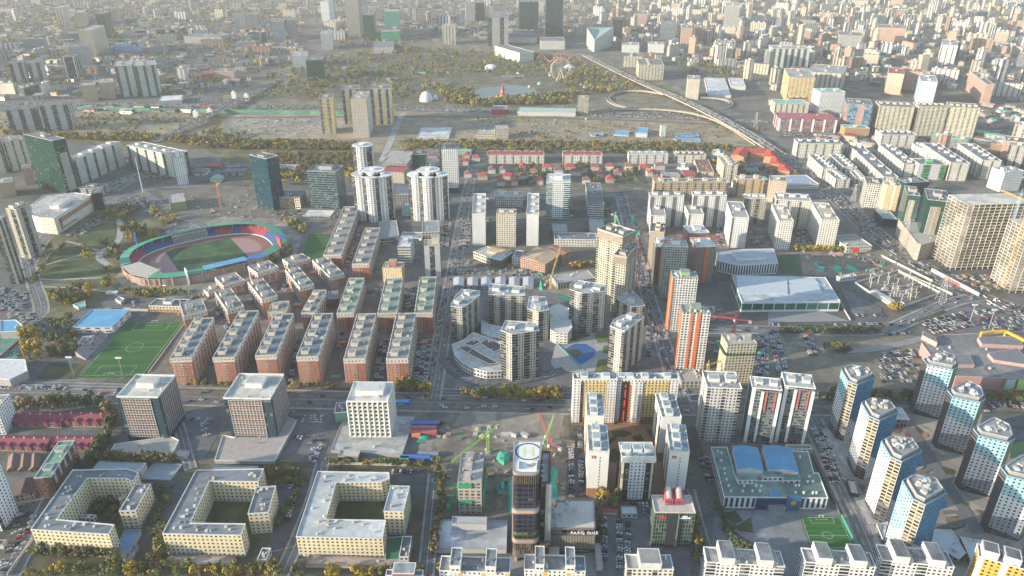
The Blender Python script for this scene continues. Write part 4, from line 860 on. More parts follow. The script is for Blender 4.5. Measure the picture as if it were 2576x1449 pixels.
bld('shop','small white flat roofed shop behind the car park next to the retail podium','shop',10,(828,980),(945,982),(945,925),1010,'shed',roof=plain((.62,.62,.62)),w=F(wall=(.6,.6,.6),ww=.6,wh=.4))
gable('shed','long dark red roofed shed behind the small white shop','shed',10,(688,962),(795,968),(793,945),985,PARC,plain((.4,.07,.07)),None,rise=1.5)
bld('kiosk','pale flat roofed strip building between the retail podium and the car park','shed',10,(640,1375),(685,1378),(668,1205),1395,'shed',roof=plain((.48,.44,.36)),h=4)
bld('cabin','small beige cabin at the top of the long car row beside the white logo tower','cabin',10,(415,470),(472,472),(472,432),480,'shed',roof=plain((.38,.32,.22)))
# bottom row
bld('apartment_block','cream block with two stepped white roof boxes in front of the green glass office','apartment block',10,(868,1395),(1220,1400),(1165,1290),None,'whites',h=28,w=F(wall=(.66,.6,.5),ww=.5,wh=.5,sn=5,sm=1,sc=(.3,.25,.2)),ph=(1,0,14,13,5),vents=10,roof=ROOFL)
WBK=F(wall=(.70,.69,.67),ww=.5,wh=.5,sn=7,sm=2,sc=(.13,.11,.1),rail=.35,rc=(.6,.6,.58))
for lb,k,A,B,C,kk in(('white block with stepped roof boxes in front of the blue roofed school',10,(1470,1345),(2060,1380),(2010,1262),1),('white block with stepped roof boxes just below the small football pitch',11,(285,1345),(815,1385),(760,1275),1),('white block with orange roof box sides below the nearest blue tower',11,(862,1330),(1408,1385),(1330,1262),1)):
 th=bld('apartment_block',lb,'apartment block',k,A,B,C,None,dict(w=WBK,roof=plain((.16,.17,.18),c2=(.3,.3,.3),sc=.1),par=PARW,vents=10,cell=(3.2,3.0)),h=30,group='white blocks with stepped roof boxes on the bottom edge')
 for a in(-.24,.25):
  for q,(sx,dz)in enumerate(((9,6),(7,4.2),(6,2.6))):
   p=th.at(a+q*.052,-.0);m=MB();m.box((p.x,p.y,th.h-.4),sx,th.Lv+2.5-q*2,dz,th.ang);sh=th.part('stair_house',m,[PARC if q else PARW,])
   m=MB();m.box((p.x,p.y,th.h-.4+dz),sx-1.0,th.Lv+1.4-q*2,.12,th.ang);th.part('cap_roof',m,[ROOFD],sh)
  if 'orange' in lb:
   p=th.at(a-.055,.35);m=MB();m.box((p.x,p.y,th.h-.4),4,6,4.5,th.ang);th.part('orange_box',m,[plain((.62,.26,.06))])
th=bld('apartment_tower','orange and white block at the bottom right corner','apartment block',11,(1590,1300),(2100,1449),(2020,1330),None,dict(w=F(wall=(.70,.36,.06),ww=.45,wh=.5,sn=4,sm=1,sc=(.7,.68,.64),rail=0),roof=ROOFD,par=PARW,ph=(3,0,9,10,5),vents=8,cell=(3.3,3.0)),h=34)
# ================================================================ school with blue halls
GRF=plain((.11,.19,.165),c2=(.15,.22,.2),sc=.05,var=.2)
STRIPE=F(wall=(.70,.70,.70),glass=(.03,.04,.08),ww=.5,wh=.8,curt=0)
sc_pts=[(1822,1250),(2083,1253),(2059,1190),(2047,1190),(2033,1136),(1992,1134),(2010,1209),(1853,1209),(1829,1125),(1789,1125)]
hsch=height('v',1822,1250,1278)
scl=raise_bld('school','large school with a green flat roof around two bright blue halls','school',ccw([tuple(at('v',x,y,hsch)[:2])for x,y in sc_pts]),0,hsch,dict(w=STRIPE,roof=GRF,par=PARW,vents=0,cell=(4.2,13)))
for i,(x,y)in enumerate(((1806,1136),(1815,1140),(1813,1159),(1816,1159),(1822,1180),(1823,1192),(1828,1207),(1833,1223),(1872,1223),(1902,1223),(1915,1224),(1839,1236),(1869,1236),(1893,1236),(1912,1236),(2002,1222),(2010,1222),(2032,1212),(2045,1212),(2001,1240),(2022,1240),(2045,1240),(2054,1240),(2036,1199),(2012,1150))):
 p=at('v',x,y,hsch);m=MB();m.cyl((p.x,p.y,hsch-.45),.9,1.6,8);scl.part('roof_vent',m,[PARW])
for lb,A,B,C in(('left bright blue barrel roofed hall inside the green roofed school',(1857,1184),(1921,1184),(1906,1127)),('right bright blue barrel roofed hall inside the green roofed school',(1936,1185),(2009,1187),(1990,1127))):
 gable('sports_hall',lb,'hall','v',A,B,C,None,PARW,plain((.08,.29,.48),var=.12,sc=.08,rough=.5),'blue halls of the green roofed school',h=hsch+4,rise=1.4,over=.4)
for x0,x1,y0,y1,dh in((1920,1970,1200,1185,2.5),(1857,1905,1208,1196,3.5),(1970,2014,1208,1194,2)):
 m=MB();m.prism(ccw([tuple(at('v',x,y,hsch+dh)[:2])for x,y in((x0,y0),(x1,y0),(x1-3,y1),(x0-3,y1))]),0,hsch+dh,cells=(4,4));scl.part('roof_block',m,[F(wall=(.62,.63,.64),ww=.5,wh=.5)])
 m=MB();m.face([(*tuple(at('v',x,y,hsch+dh)[:2]),hsch+dh+.05)for x,y in((x0+1,y0-.5),(x1-1,y0-.5),(x1-4,y1+.5),(x0-2,y1+.5))]);scl.part('roof_patch',m,[GRF])
p=at('v',1953,1268,5);m=MB();m.box((p.x,p.y+3,0),32,6,hsch-.8);scl.part('entrance',m,[plain((.02,.045,.13),.4,var=.1)])
m=MB();m.box((p.x,p.y-1,0),13,4,4.5);scl.part('porch',m,[METAL])
p=at('v',1994,1272,5);m=MB();m.box((p.x,p.y,1),11,.6,14,bottom=True);bn=scl.part('banner',m,[plain((.03,.13,.28),var=.1)])
m=MB()
for i in range(16):m.face([(p.x,p.y-.35,8),(p.x+2.2*math.cos(i*math.pi/8),p.y-.35,8+2.2*math.sin(i*math.pi/8)),(p.x+2.2*math.cos((i+1)*math.pi/8),p.y-.35,8+2.2*math.sin((i+1)*math.pi/8))])
scl.part('emblem',m,[plain((.7,.35,.05),var=.05)],bn)
p=at('v',1949,1243,hsch);m=MB();q=4;m.face([(p.x-q,p.y-3,hsch),(p.x+q,p.y-3,hsch),(p.x,p.y,hsch+3)]);m.face([(p.x+q,p.y-3,hsch),(p.x+q,p.y+3,hsch),(p.x,p.y,hsch+3)]);m.face([(p.x+q,p.y+3,hsch),(p.x-q,p.y+3,hsch),(p.x,p.y,hsch+3)]);m.face([(p.x-q,p.y+3,hsch),(p.x-q,p.y-3,hsch),(p.x,p.y,hsch+3)])
scl.part('skylight',m,[plain((.05,.25,.45),.3,var=.1)])
bld('substation_kiosk','small green roofed annexe behind the right corner of the school','annexe',11,(150,490),(335,492),(335,460),515,'low',roof=GRF,vents=0)
bld('guard_house','black edged flat box with beige roof beside the long car street','gate house',11,(628,830),(690,832),(655,728),858,'shed',roof=plain((.45,.42,.36)),w=DARK,par=DARK)
# ================================================================ blue and white pentagon towers
pc=[plain((.02,.02,.024),.5)]
def cf(c,**k):return F(wall=c,ww=.4,wh=.48,curt=.25,**k)
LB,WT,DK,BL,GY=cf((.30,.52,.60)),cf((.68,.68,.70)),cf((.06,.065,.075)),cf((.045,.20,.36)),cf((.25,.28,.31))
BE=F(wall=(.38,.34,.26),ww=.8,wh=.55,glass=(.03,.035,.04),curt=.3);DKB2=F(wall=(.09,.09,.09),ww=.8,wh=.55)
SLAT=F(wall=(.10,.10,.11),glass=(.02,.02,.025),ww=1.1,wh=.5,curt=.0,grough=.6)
HP=height(11,925,547,1017)
HP2=height(11,1590,387,800)
def penta(label,k,fx,fy_,foot,refpt,faces,H,group):
 """foot: roof outline of the model tower read at the crop; moved so that its reference corner falls on (fx, fy_)"""
 P0=[at(11,x,y,H)for x,y in foot];d=at(k,fx,fy_,H)-at(11,*refpt,H)
 P=[tuple((p+d)[:2])for p in P0];FOOT.append(P);c=Vector((sum(p[0]for p in P)/len(P),sum(p[1]for p in P)/len(P),0))
 th=Thing('apartment_tower',c,label,'apartment tower',group);fh=3.0;nf=round(H/fh)
 for i,spec in enumerate(faces):
  a,b_=Vector(P[i]),Vector(P[(i+1)%len(P)]);L=(b_-a).length;nc=max(2,round(L/3.4));m=MB();mats=[]
  prev=(0,0)
  for mat,zl,zr in spec:
   cur=(H*zl,H*zr);mats.append(mat)
   m.face([(*a,prev[0]),(*b_,prev[1]),(*b_,cur[1]),(*a,cur[0])],[(0,prev[0]/H*nf),(nc,prev[1]/H*nf),(nc,cur[1]/H*nf),(0,cur[0]/H*nf)],len(mats)-1);prev=cur
  th.part('wall',m,mats)
 m=MB();m.face([(*p,H-1.2)for p in inset(P,.1)]);th.part('roof',m,[ROOFL])
 m=MB();parapet(m,P,H,t=.4,up=.4,dn=1,out=.15);th.part('parapet',m,[plain((.2,.3,.38))])
 Q=inset(P,2.2);m=MB();m.prism(Q,H-1.2,H+2.4);cr=th.part('crown',m,[plain((.27,.27,.27),var=.3)])
 m=MB();parapet(m,Q,H+2.4,t=.4,up=.8,dn=.6);th.part('crown_parapet',m,[plain((.33,.34,.34))],cr)
 r_=random.Random(int(fx*3+fy_));xs=[p[0]for p in Q];ys=[p[1]for p in Q];n=0
 while n<13:
  x,y=r_.uniform(min(xs),max(xs)),r_.uniform(min(ys),max(ys))
  if not inside(Q,x,y,3):continue
  m=MB();m.box((x,y,H+2.4),r_.uniform(1.4,3.6),r_.uniform(1.4,4.2),r_.uniform(1,2.4),r_.choice([0,.5,-.6]));th.part('roof_vent',m,[r_.choice([PARW,METAL,PARC])],cr);n+=1
 return th
FL=[(1015,728),(1095,865),(1190,912),(1346,822),(1275,722),(1085,690)]
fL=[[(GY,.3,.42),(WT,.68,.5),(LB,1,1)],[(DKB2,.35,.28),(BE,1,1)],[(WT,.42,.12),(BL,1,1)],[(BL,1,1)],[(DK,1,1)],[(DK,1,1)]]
LBL=['farthest','second farthest','second nearest','nearest']
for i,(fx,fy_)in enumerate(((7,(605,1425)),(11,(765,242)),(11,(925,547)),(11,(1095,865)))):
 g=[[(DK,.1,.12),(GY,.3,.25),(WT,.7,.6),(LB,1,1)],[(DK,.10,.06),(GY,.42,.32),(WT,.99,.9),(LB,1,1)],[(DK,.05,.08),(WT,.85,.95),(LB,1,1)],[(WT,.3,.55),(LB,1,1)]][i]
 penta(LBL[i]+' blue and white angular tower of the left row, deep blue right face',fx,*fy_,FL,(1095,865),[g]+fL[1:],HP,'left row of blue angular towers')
FR=[(1548,335),(1590,387),(1822,441),(1862,416),(1835,325),(1692,256)]
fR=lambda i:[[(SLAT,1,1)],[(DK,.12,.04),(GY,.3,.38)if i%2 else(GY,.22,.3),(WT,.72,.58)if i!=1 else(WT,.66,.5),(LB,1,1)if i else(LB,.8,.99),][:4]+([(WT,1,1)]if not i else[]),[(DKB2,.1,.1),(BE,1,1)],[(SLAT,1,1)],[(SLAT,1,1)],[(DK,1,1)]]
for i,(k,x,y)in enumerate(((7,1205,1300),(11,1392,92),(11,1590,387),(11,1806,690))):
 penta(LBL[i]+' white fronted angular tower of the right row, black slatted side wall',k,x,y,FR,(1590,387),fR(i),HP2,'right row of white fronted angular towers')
for lb,k,pts,h_ in(('low angular white roofed kindergarten beside the nearest blue tower',11,[(1235,1200),(1440,1320),(1490,1275),(1388,1105),(1260,1100)],7),('low grey roofed wing right of the white roofed kindergarten',11,[(1540,1350),(1700,1260),(1620,1185),(1455,1155)],6),('small white roofed hall behind the second farthest blue tower',11,[(945,265),(1065,268),(1010,180),(960,178)],9),('wedge shaped entrance lodge between the second nearest and nearest blue towers',11,[(820,1060),(905,1040),(870,1180)],5)):
 raise_bld('low_building',lb,'building',ccw([tuple(at(k,x,y,h_)[:2])for x,y in pts]),0,h_,dict(w=F(wall=(.2,.2,.21),ww=.6,wh=.5),roof=plain((.55,.56,.56),var=.1),par=PARW,vents=3,cell=(4,4)))
# slab towers between the court and the blue towers
bld('apartment_tower','pale grey grid fronted tower left of the two dark white framed towers','apartment tower','v',(1780,975),(1867,978),(1852,936),1112,dict(w=F(wall=(.52,.5,.47),ww=.45,wh=.5,sn=4,sm=1,sc=(.3,.3,.3),rail=.3,rc=(.5,.48,.45)),roof=ROOFL,par=PARW,ph=(2,0,9,7,2.5),vents=10,cell=(3.2,3)))
for lb,A,B,C,by in(('left one of two dark glass towers with white frames',(1893,975),(1968,982),(1962,953),1112),('right one of two dark glass towers with white frames',(1975,970),(2052,978),(2047,944),1112)):
 th=bld('apartment_tower',lb,'apartment tower','v',A,B,C,by,dict(w=F(wall=(.10,.13,.14),ww=.8,wh=.6,glass=(.03,.05,.06),sn=9,sm=1,sc=(.7,.7,.7),rail=0),roof=plain((.4,.4,.38)),par=PARW,ph=(2,0,6,6,2),vents=6,cell=(3.2,3)),group='dark towers with white frames')
 a,c=[Vector(p)for p in sorted(th.P,key=lambda p:p[1])[:2]];a,c=(a,c)if a.x<c.x else(c,a);e=c-a
 for f0,f1,mm,z0 in((.33,.42,plain((.7,.7,.7)),2),(.9,1.0,plain((.7,.7,.7)),2),(.50,.54,plain((.5,.1,.08)),th.h*.62),(.80,.84,plain((.5,.1,.08)),th.h*.62)):
  b=MB();p=a.lerp(c,(f0+f1)/2);b.box((p.x,p.y-.2,z0),e.length*(f1-f0),1.2,th.h-3-z0,math.atan2(e.y,e.x),bottom=True);th.part('frame' if z0<5 else 'red_panel',b,[mm])
# ================================================================ brick estate
def brick(label,k,A,B,C,base=None,roof=None,n=5,h=None,**kw):
 th=bld('apartment_block',label,'apartment block',k,A,B,C,base,'brick',group='red brick blocks with white bays',h=h,ph=(n,.16,7.5,7,3.0),**({'roof':roof}if roof else{}),**kw)
 P=th.P;b=MB();Q=inset(P,-.28);b.prism(Q,th.h-5.2,th.h-.5,top=False,bottom=True,cells=(3.6,4.7));th.part('top_storey',b,[F(wall=(.66,.61,.53),ww=.3,wh=.35)])
 for i in range(4):
  a,c=Vector(P[i]),Vector(P[(i+1)%4]);e=c-a;out=Vector((e.y,-e.x)).normalized()
  if e.length<.7*th.Lu and out.dot(-a)>0:
   b=MB();b.prism(ccw([tuple(a+e*.56+out*.9),tuple(c+out*.9),tuple(c),tuple(a+e*.56)]),0,th.h-6,top=True,cells=(3,3));th.part('end_bay',b,[F(wall=(.36,.14,.09),ww=.25,wh=.4)])
   b=MB();b.prism(ccw([tuple(a+e*.40+out*.25),tuple(a+e*.56+out*.25),tuple(a+e*.56),tuple(a+e*.40)]),0,th.h-6,top=True,cells=(3,3));th.part('window_strip',b,[F(wall=(.42,.28,.22),ww=.45,wh=.5)])
 return th
BH=height(4,1290,1240,1449)
for i,(k,A,B,C)in enumerate(((4,(1290,1240),(1440,1247),(1610,948)),(4,(1612,1238),(1765,1246),(1950,895)),(5,(0,1220),(150,1228),(280,918)),(5,(310,1232),(465,1240),(578,915)),(5,(665,1247),(820,1256),(905,917)),(5,(987,1247),(1145,1256),(1203,913)))):
 brick(['first','second','third','fourth','fifth','last'][i]+' from the football pitch of the six long brick blocks in the front row',k,A,B,C,None,h=BH,roof=plain((.17,.2,.215),c2=(.13,.155,.17),sc=.05)if i<4 else None)
GRR=plain((.16,.24,.19),c2=(.22,.27,.21),sc=.05)
for i,(A,B,C,by,rf)in enumerate((((612,907),(735,910),(815,648),1045,GRR),((920,907),(1060,912),(1108,648),1052,GRR),((1197,907),(1330,910),(1360,640),1055,GRR),((343,910),(440,912),(530,740),1035,None),((92,898),(222,900),(250,822),1000,None))):
 brick(['left green roofed brick block in the second row','middle green roofed brick block in the second row','green roofed brick block beside the long straight street','short grey roofed brick block left of the green roofed row','shortest brick block behind the third front row block'][i],5,A,B,C,by,rf,n=[4,4,4,3,1][i])
for lb,k,A,B,C,by,n in(('longest brick block running back from the green practice pitch',5,(512,467),(640,472),(775,108),560,7),('long brick block parallel to the longest one, before the courtyard',5,(727,537),(850,540),(935,270),655,5),('angled brick block beside the practice pitch, orange end wall',5,(565,648),(664,615),(528,490),735,3),('angled brick block right in the middle of the estate, cream roof edge',5,(333,725),(435,697),(322,563),840,3),('angled brick block left of the maroon car court',5,(45,812),(160,780),(50,650),945,3),('short angled brick block nearest the stadium curve',5,(262,545),(408,500),(372,455),610,1),('angled brick block under the stadium curve',5,(10,612),(168,565),(115,510),715,1),('angled brick block behind the white office with the flat beige roof',4,(1715,895),(1840,862),(1742,725),1005,2),('small angled brick block closest to the stadium stand',4,(1690,712),(1840,665),(1775,605),800,1),('brick block with stepped roof beside the beige clubhouse',4,(1385,930),(1560,898),(1525,805),1030,1),('narrow brick block end facing the stadium wall',4,(1572,760),(1690,720),(1680,690),800,1)):
 brick(lb,k,A,B,C,by,n=n)
bld('office_block','dark brick office block with grey roof between two brick blocks','office block',5,(545,800),(615,802),(618,745),875,dict(w=F(wall=(.13,.09,.08),ww=.4,wh=.4),roof=ROOFG,par=PARG,vents=2))
bld('apartment_block','small yellow block with a brick red roof box','apartment block',5,(952,572),(1098,576),(1103,530),680,'yel',w=F(wall=(.62,.46,.2),ww=.45,wh=.5),ph=(1,0,9,7,7),phm=plain((.42,.16,.1)))
bld('apartment_tower','slim grey tower with glazed centre beside the long street','office tower',5,(1268,400),(1385,405),(1385,355),640,dict(w=F(wall=(.5,.5,.48),ww=.1,wh=.3,sn=6,sm=2,sc=(.14,.2,.23),rail=.2,soff=-2),roof=ROOFL,par=PARC,ph=(1,-.25,12,9,9),vents=3))
bld('office_block','cream office block with ribbon balconies left of the slim grey tower','office block',5,(1068,410),(1165,412),(1190,330),545,'office',w=F(wall=(.55,.52,.47),ww=.9,wh=.4),roof=ROOFW)
for lb,A,B,C,by in(('grey roofed school wing facing the brick estate',(945,360),(1085,365),(1060,215),385),('grey roofed school wing in the middle behind the cream office',(1085,345),(1250,350),(1250,305),395),('grey roofed school wing beside the long street',(1255,300),(1385,300),(1380,215),375)):
 bld('school',lb,'school',5,A,B,C,by,'low',w=F(wall=(.48,.44,.33),ww=.5,wh=.5),roof=plain((.24,.27,.28)),group='grey roofed school wings')
bld('hall','white barrel roofed hall on the building site by the glass offices','hall',5,(350,175),(565,178),(570,138),185,'shed',roof=ROOFW)
bld('construction_block','low concrete block wrapped in yellow green netting behind the stadium','construction block',4,(1275,60),(1400,70),(1380,5),125,'concrete',w=F(wall=(.28,.30,.14),ww=.3,wh=.3))
# glass towers behind the stadium
bld('office_tower','tall dark blue glass tower behind the stadium','office tower',1,(-50,1168),(78,1200),(95,1158),1553,'glassb',ph=(1,0,16,12,1),vents=2)
bld('office_block','low brown glass block with pale panels at the foot of the blue tower','office block',5,(130,38),(330,40),(335,-10),125,'office',w=F(wall=(.09,.10,.11),ww=.72,wh=.8,glass=(.42,.34,.22),curt=0),roof=ROOFG)
bld('office_tower','dark glass office tower with a silver frame next to the white clover towers','office tower',1,(380,1290),(600,1300),(620,1250),1570,'glassd',ph=(1,0,26,12,5),w=F(wall=(.16,.2,.22),glass=(.03,.08,.10),ww=.95,wh=.7,curt=.1,gmetal=.3),vents=6)
def clover(label,k,cx,cy,rx,lobes,by,st=None):
 """tower whose plan is a row of round lobes"""
 h=height(k,cx,cy,by)
 c0=at(k,cx,cy,h);r=(at(k,cx+rx,cy,h)-c0).x
 th=Thing('apartment_tower',(c0.x,c0.y,0),label,'apartment tower','white clover shaped towers')
 wm=F(wall=(.70,.69,.68),ww=.45,wh=.5,sn=5,sm=2,sc=(.10,.11,.12),rail=.25)
 for j,(dx,dy,rr)in enumerate(lobes):
  b=MB();n=18;q=[(c0.x+(dx+rr*math.cos(2*math.pi*i/n))*r,c0.y+(dy+rr*math.sin(2*math.pi*i/n))*r)for i in range(n)]
  hh=h+(4 if j==0 else 0);b.prism(q,0,hh,top=False,cells=(3.1,3));
  nu=[(x,y)for x,y in b.uv];L=2*rr*r*math.sin(math.pi/n)
  b.uv=[((i//4)+(u>0),v)if True else 0 for i,(u,v)in enumerate(nu)]
  th.part('wall',b,[wm])
  b=MB();b.prism(inset(q,-.5),hh-.3,hh+.6,bottom=True);th.part('roof_rim',b,[ROOFW])
  b=MB();b.cyl((c0.x+dx*r,c0.y+dy*r,hh+1),rr*r*.28,2.2,10);th.part('roof_drum',b,[PARW])
 return th
CL=((0,.25,.55),(-.55,-.05,.5),(.5,-.1,.5),(0,-.35,.45),(-.3,.5,.4))
clover('left white clover shaped tower with rounded bays and dark strips',1,880,1310,150,CL,1640)
clover('right white clover shaped tower with rounded bays and dark strips',1,1300,1310,150,CL,1640)
clover('single white round fronted tower with a domed cap behind the left clover tower',1,805,1110,85,((0,0,.9),(0,.35,.8)),1350)
bld('apartment_tower','black and white chequered slab tower behind the right clover tower','apartment tower',1,(1385,1115),(1520,1120),(1525,1078),1450,dict(w=F(wall=(.68,.68,.67),ww=.45,wh=.5,sn=9,sm=1,sc=(.05,.05,.05),rail=0,low=(.05,.05,.05),lown=3),roof=ROOFG,par=PARD,ph=(1,0,14,10,4)))
bld('apartment_tower','dark glass tower left of the chequered slab, unfinished top','office tower',1,(1180,1160),(1275,1165),(1285,1130),1330,'glassg')
for lb,A,B,C,by in(('raw concrete frame beyond the left clover tower',(970,1180),(1160,1185),(1180,1145),1215),('raw concrete frame with two steps beside the clover tower',(950,1230),(1140,1235),(1150,1190),1275)):
 bld('unfinished_building',lb,'building',1,A,B,C,by,'concrete')
gable('house','red roofed villa block between the clover towers','house',1,(960,1290),(1115,1300),(1110,1255),1375,F(wall=(.5,.44,.36),ww=.4,wh=.5),ROOFR)
bld('hall','long green roofed hall between the clover towers','hall',5,(1100,160),(1165,162),(1170,50),180,'shed',roof=plain((.25,.40,.32)))
bld('parking_deck','grey open parking deck between the clover towers','parking deck',5,(1045,20),(1160,22),(1165,-50),95,'concrete')
# white towers in the middle
BLK=dict(w=F(wall=(.66,.66,.65),ww=.08,wh=.3),roof=plain((.5,.48,.44)),par=PARW,ph=(3,0,6,6,2.2),vents=4,pup=1.2)
bld('apartment_tower','white blank walled tower beside the long street, left of three','apartment tower',5,(1630,165),(1730,168),(1735,15),400,BLK)
bld('apartment_tower','white blank walled tower with open roof frame, right of three','apartment tower',6,(110,170),(202,172),(205,15),405,BLK)
bld('apartment_tower','beige tower with regular windows between the two blank white ones','apartment tower',5,(1813,165),(1960,168),(1955,130),410,'creamt',w=F(wall=(.6,.55,.47),ww=.45,wh=.5))
bld('apartment_slab','white slab with dark open loggias closing the court of three towers','apartment block',5,(1800,30),(2015,32),(2010,-5),110,'white',w=F(wall=(.5,.5,.48),ww=.7,wh=.6))
bld('office_block','white and pale green glass block with stepped roof','office tower',2,(260,1370),(440,1380),(442,1315),1640,dict(w=F(wall=(.66,.68,.68),ww=.45,wh=.5,sn=8,sm=3,sc=(.35,.5,.5),rail=.4,rc=(.5,.62,.62)),roof=ROOFW,par=PARW,ph=(1,0,18,12,6),cell=(3.3,3.3)))
bld('office_block','grey office block with glass canopy roof beside the pale green block','office block',6,(575,90),(695,95),(665,-70),190,'office',h=height(6,575,90,190))
for lb,k,A,B,C,by,st in(('long pale low office building beside the straight street',6,(320,355),(640,360),(640,310),410,'low'),('bare concrete commercial frame behind the pale low building',6,(310,300),(420,300),(410,240),350,'concrete'),('low concrete roofed depot beside the twin construction towers',6,(585,290),(700,300),(690,205),320,'concrete'),('brown roofed depot block on the muddy site',6,(345,690),(630,650),(560,590),735,'concrete')):
 bld('building',lb,'building',k,A,B,C,by,st)
# school with tan roofs
TAN=plain((.50,.36,.22),c2=(.44,.32,.2),sc=.1)
gable('school_wing','tan roofed school hall left of the school court','school',5,(1745,440),(1880,470),(1895,430),510,F(wall=(.6,.55,.45),ww=.6,wh=.4),TAN,'school wings with tan roofs',rise=2)
bld('school_wing','flat beige school wing with ribbon windows beside the street','school',5,(1640,450),(1810,515),(1880,460),500,'low',w=F(wall=(.6,.55,.45),ww=.8,wh=.45),roof=plain((.45,.42,.36)))
bld('school_wing','black and cream fronted school entrance hall','school',5,(1750,505),(1850,515),(1935,455),575,'low',w=F(wall=(.05,.05,.06),ww=.15,wh=.9,glass=(.6,.55,.4)),roof=plain((.38,.4,.4)))
gable('school_wing','tan roofed brick school wing right of the school court','school',6,(75,480),(250,545),(375,465),555,F(wall=(.42,.27,.2),ww=.6,wh=.45),TAN,'school wings with tan roofs',rise=1.6)
gable('school_wing','red brown roofed school wing at the far right of the school','school',6,(250,430),(375,480),(460,450),500,F(wall=(.42,.27,.2),ww=.6,wh=.45),plain((.34,.15,.11)),'school wings with tan roofs',rise=1.6)
bld('school_wing','grey linking corridor of the tan roofed school','school',6,(0,495),(60,500),(90,445),555,'low')
# round estate towers
def esttower(label,k,pts,by,hi=0,col=(.42,.40,.36),stripe=(.07,.09,.09),**kw):
 return bld('apartment_tower',label,'apartment tower',k,pts[0],base=by,poly=pts,hi=hi,group='grey and cream towers of the round estate',st=dict(w=F(wall=col,ww=.42,wh=.5,sn=4,sm=2,sc=stripe,rail=.28,rc=(.26,.25,.20)),roof=plain((.38,.40,.40),c2=(.3,.32,.32),sc=.1),par=plain((.58,.57,.54)),ph=(2,0,8,6,3),vents=10,cell=(3.2,3)),**kw)
esttower('crescent shaped tower beside the long street',5,[(1470,862),(1555,872),(1600,850),(1690,775),(1690,745),(1550,735),(1500,790)],1110)
esttower('broad tower with stepped roof at the back left of the round estate',5,[(1755,775),(2030,780),(2030,715),(1760,690)],1000)
esttower('slim cream tower in the middle of the round estate',6,[(115,880),(200,905),(278,890),(250,790),(130,790)],1105,col=(.58,.53,.42))
esttower('front left tower of the round estate with yellow balconies',6,[(-85,1045),(0,1075),(205,1045),(185,985),(-50,970)],1400,stripe=(.12,.14,.14))
esttower('broad dark grey tower in the centre of the round estate',6,[(437,735),(530,765),(705,750),(705,695),(490,665),(445,690)],1040,col=(.36,.36,.35))
esttower('cream angular tower behind the white shell building',6,[(783,800),(900,868),(1005,858),(935,765),(890,730),(785,745)],955,col=(.58,.53,.42))
esttower('cream tower with bay windows at the front right of the round estate',6,[(740,1012),(850,1052),(1000,942),(930,915),(850,925),(770,960)],1335,col=(.60,.56,.47))
RB=lambda lb,nm,k,pts,h_,rf,wl=(.55,.54,.5):raise_bld(nm,lb,nm.replace('_',' '),ccw([tuple(at(k,x,y,h_)[:2])for x,y in pts]),0,h_,dict(w=F(wall=wl,ww=.6,wh=.5),roof=rf,par=PARW,vents=6,cell=(4,4)))
RB('curved podium with dark roof gardens at the front left of the round estate','curved_podium',5,[(1480,1150),(1500,1230),(1560,1290),(1640,1330),(1740,1355),(1850,1350),(1932,1330),(1985,1290),(2010,1200),(1990,1180),(1850,1130),(1640,1060),(1560,1120)],9,plain((.50,.49,.46),c2=(.40,.39,.37),sc=.1))
p_=lambda k,pts,z:ccw([tuple(at(k,x,y,z)[:2])for x,y in pts])
for i,(pts)in enumerate(([(1520,1170),(1610,1225),(1760,1300),(1830,1290),(1700,1220),(1600,1160)],[(1690,1140),(1790,1205),(1845,1190),(1845,1140),(1740,1110)],[(1560,1150),(1640,1160),(1700,1130),(1640,1110)])):
 raise_bld('roof_garden',['largest dark roof garden on the curved podium','black roof garden patch beside the front tower of the round estate','small dark roof garden patch on the curved podium'][i],'roof garden',p_(5,pts,9.6),8.8,9.6,dict(w=DARK,roof=plain((.09,.08,.075),c2=(.13,.1,.09),sc=.2),vents=2,par=PARW,pup=.3))
RB('white smooth shell building with rounded corner in the round estate','shell_building',6,[(285,870),(290,1040),(330,1060),(420,1065),(455,1020),(435,880),(350,840)],14,plain((.62,.61,.57),var=.08),(.62,.6,.56))
RB('white podium linking the back towers of the round estate','podium_link',5,[(1700,960),(1700,1060),(1760,1090),(1880,1110),(1880,1020),(1760,1000)],7,plain((.5,.54,.56)))
for j in range(6):
 gable('market_row',['first','second','third','fourth','fifth','sixth'][j]+' pale roofed market row from the long street','market building',5,(1490+j*105,705),(1568+j*105,708),(1568+j*105,645),725,F(wall=(.4,.42,.46),ww=.5,wh=.5),plain([(.5,.5,.5),(.48,.42,.4),(.42,.45,.48)][j%3]),'market rows beside the crossing',rise=1.2)
# twin construction towers
for lb,A,B,C,by in(('taller cream construction tower with green netting and raw concrete top',(645,285),(835,345),(900,290),800),('lower cream construction tower with raw concrete top in front of its twin',(778,470),(865,500),(950,400),900)):
 th=bld('construction_tower',lb,'construction tower',6,A,B,C,by,dict(w=F(wall=(.47,.455,.37),ww=.55,wh=.5,glass=(.03,.035,.035),sn=5,sm=1,sc=(.10,.24,.16),rail=.4,rc=(.3,.36,.28),curt=.1),roof=plain((.2,.16,.12),c2=(.28,.24,.2),sc=.2),par=CONC,ph=(2,0,7,7,3),phm=CONC,vents=10,pup=2.0),group='twin construction towers')
 b=MB();b.prism(inset(th.P,-.4),th.h-9,th.h-1,top=False,bottom=True);th.part('raw_top',b,[plain((.26,.22,.18))])
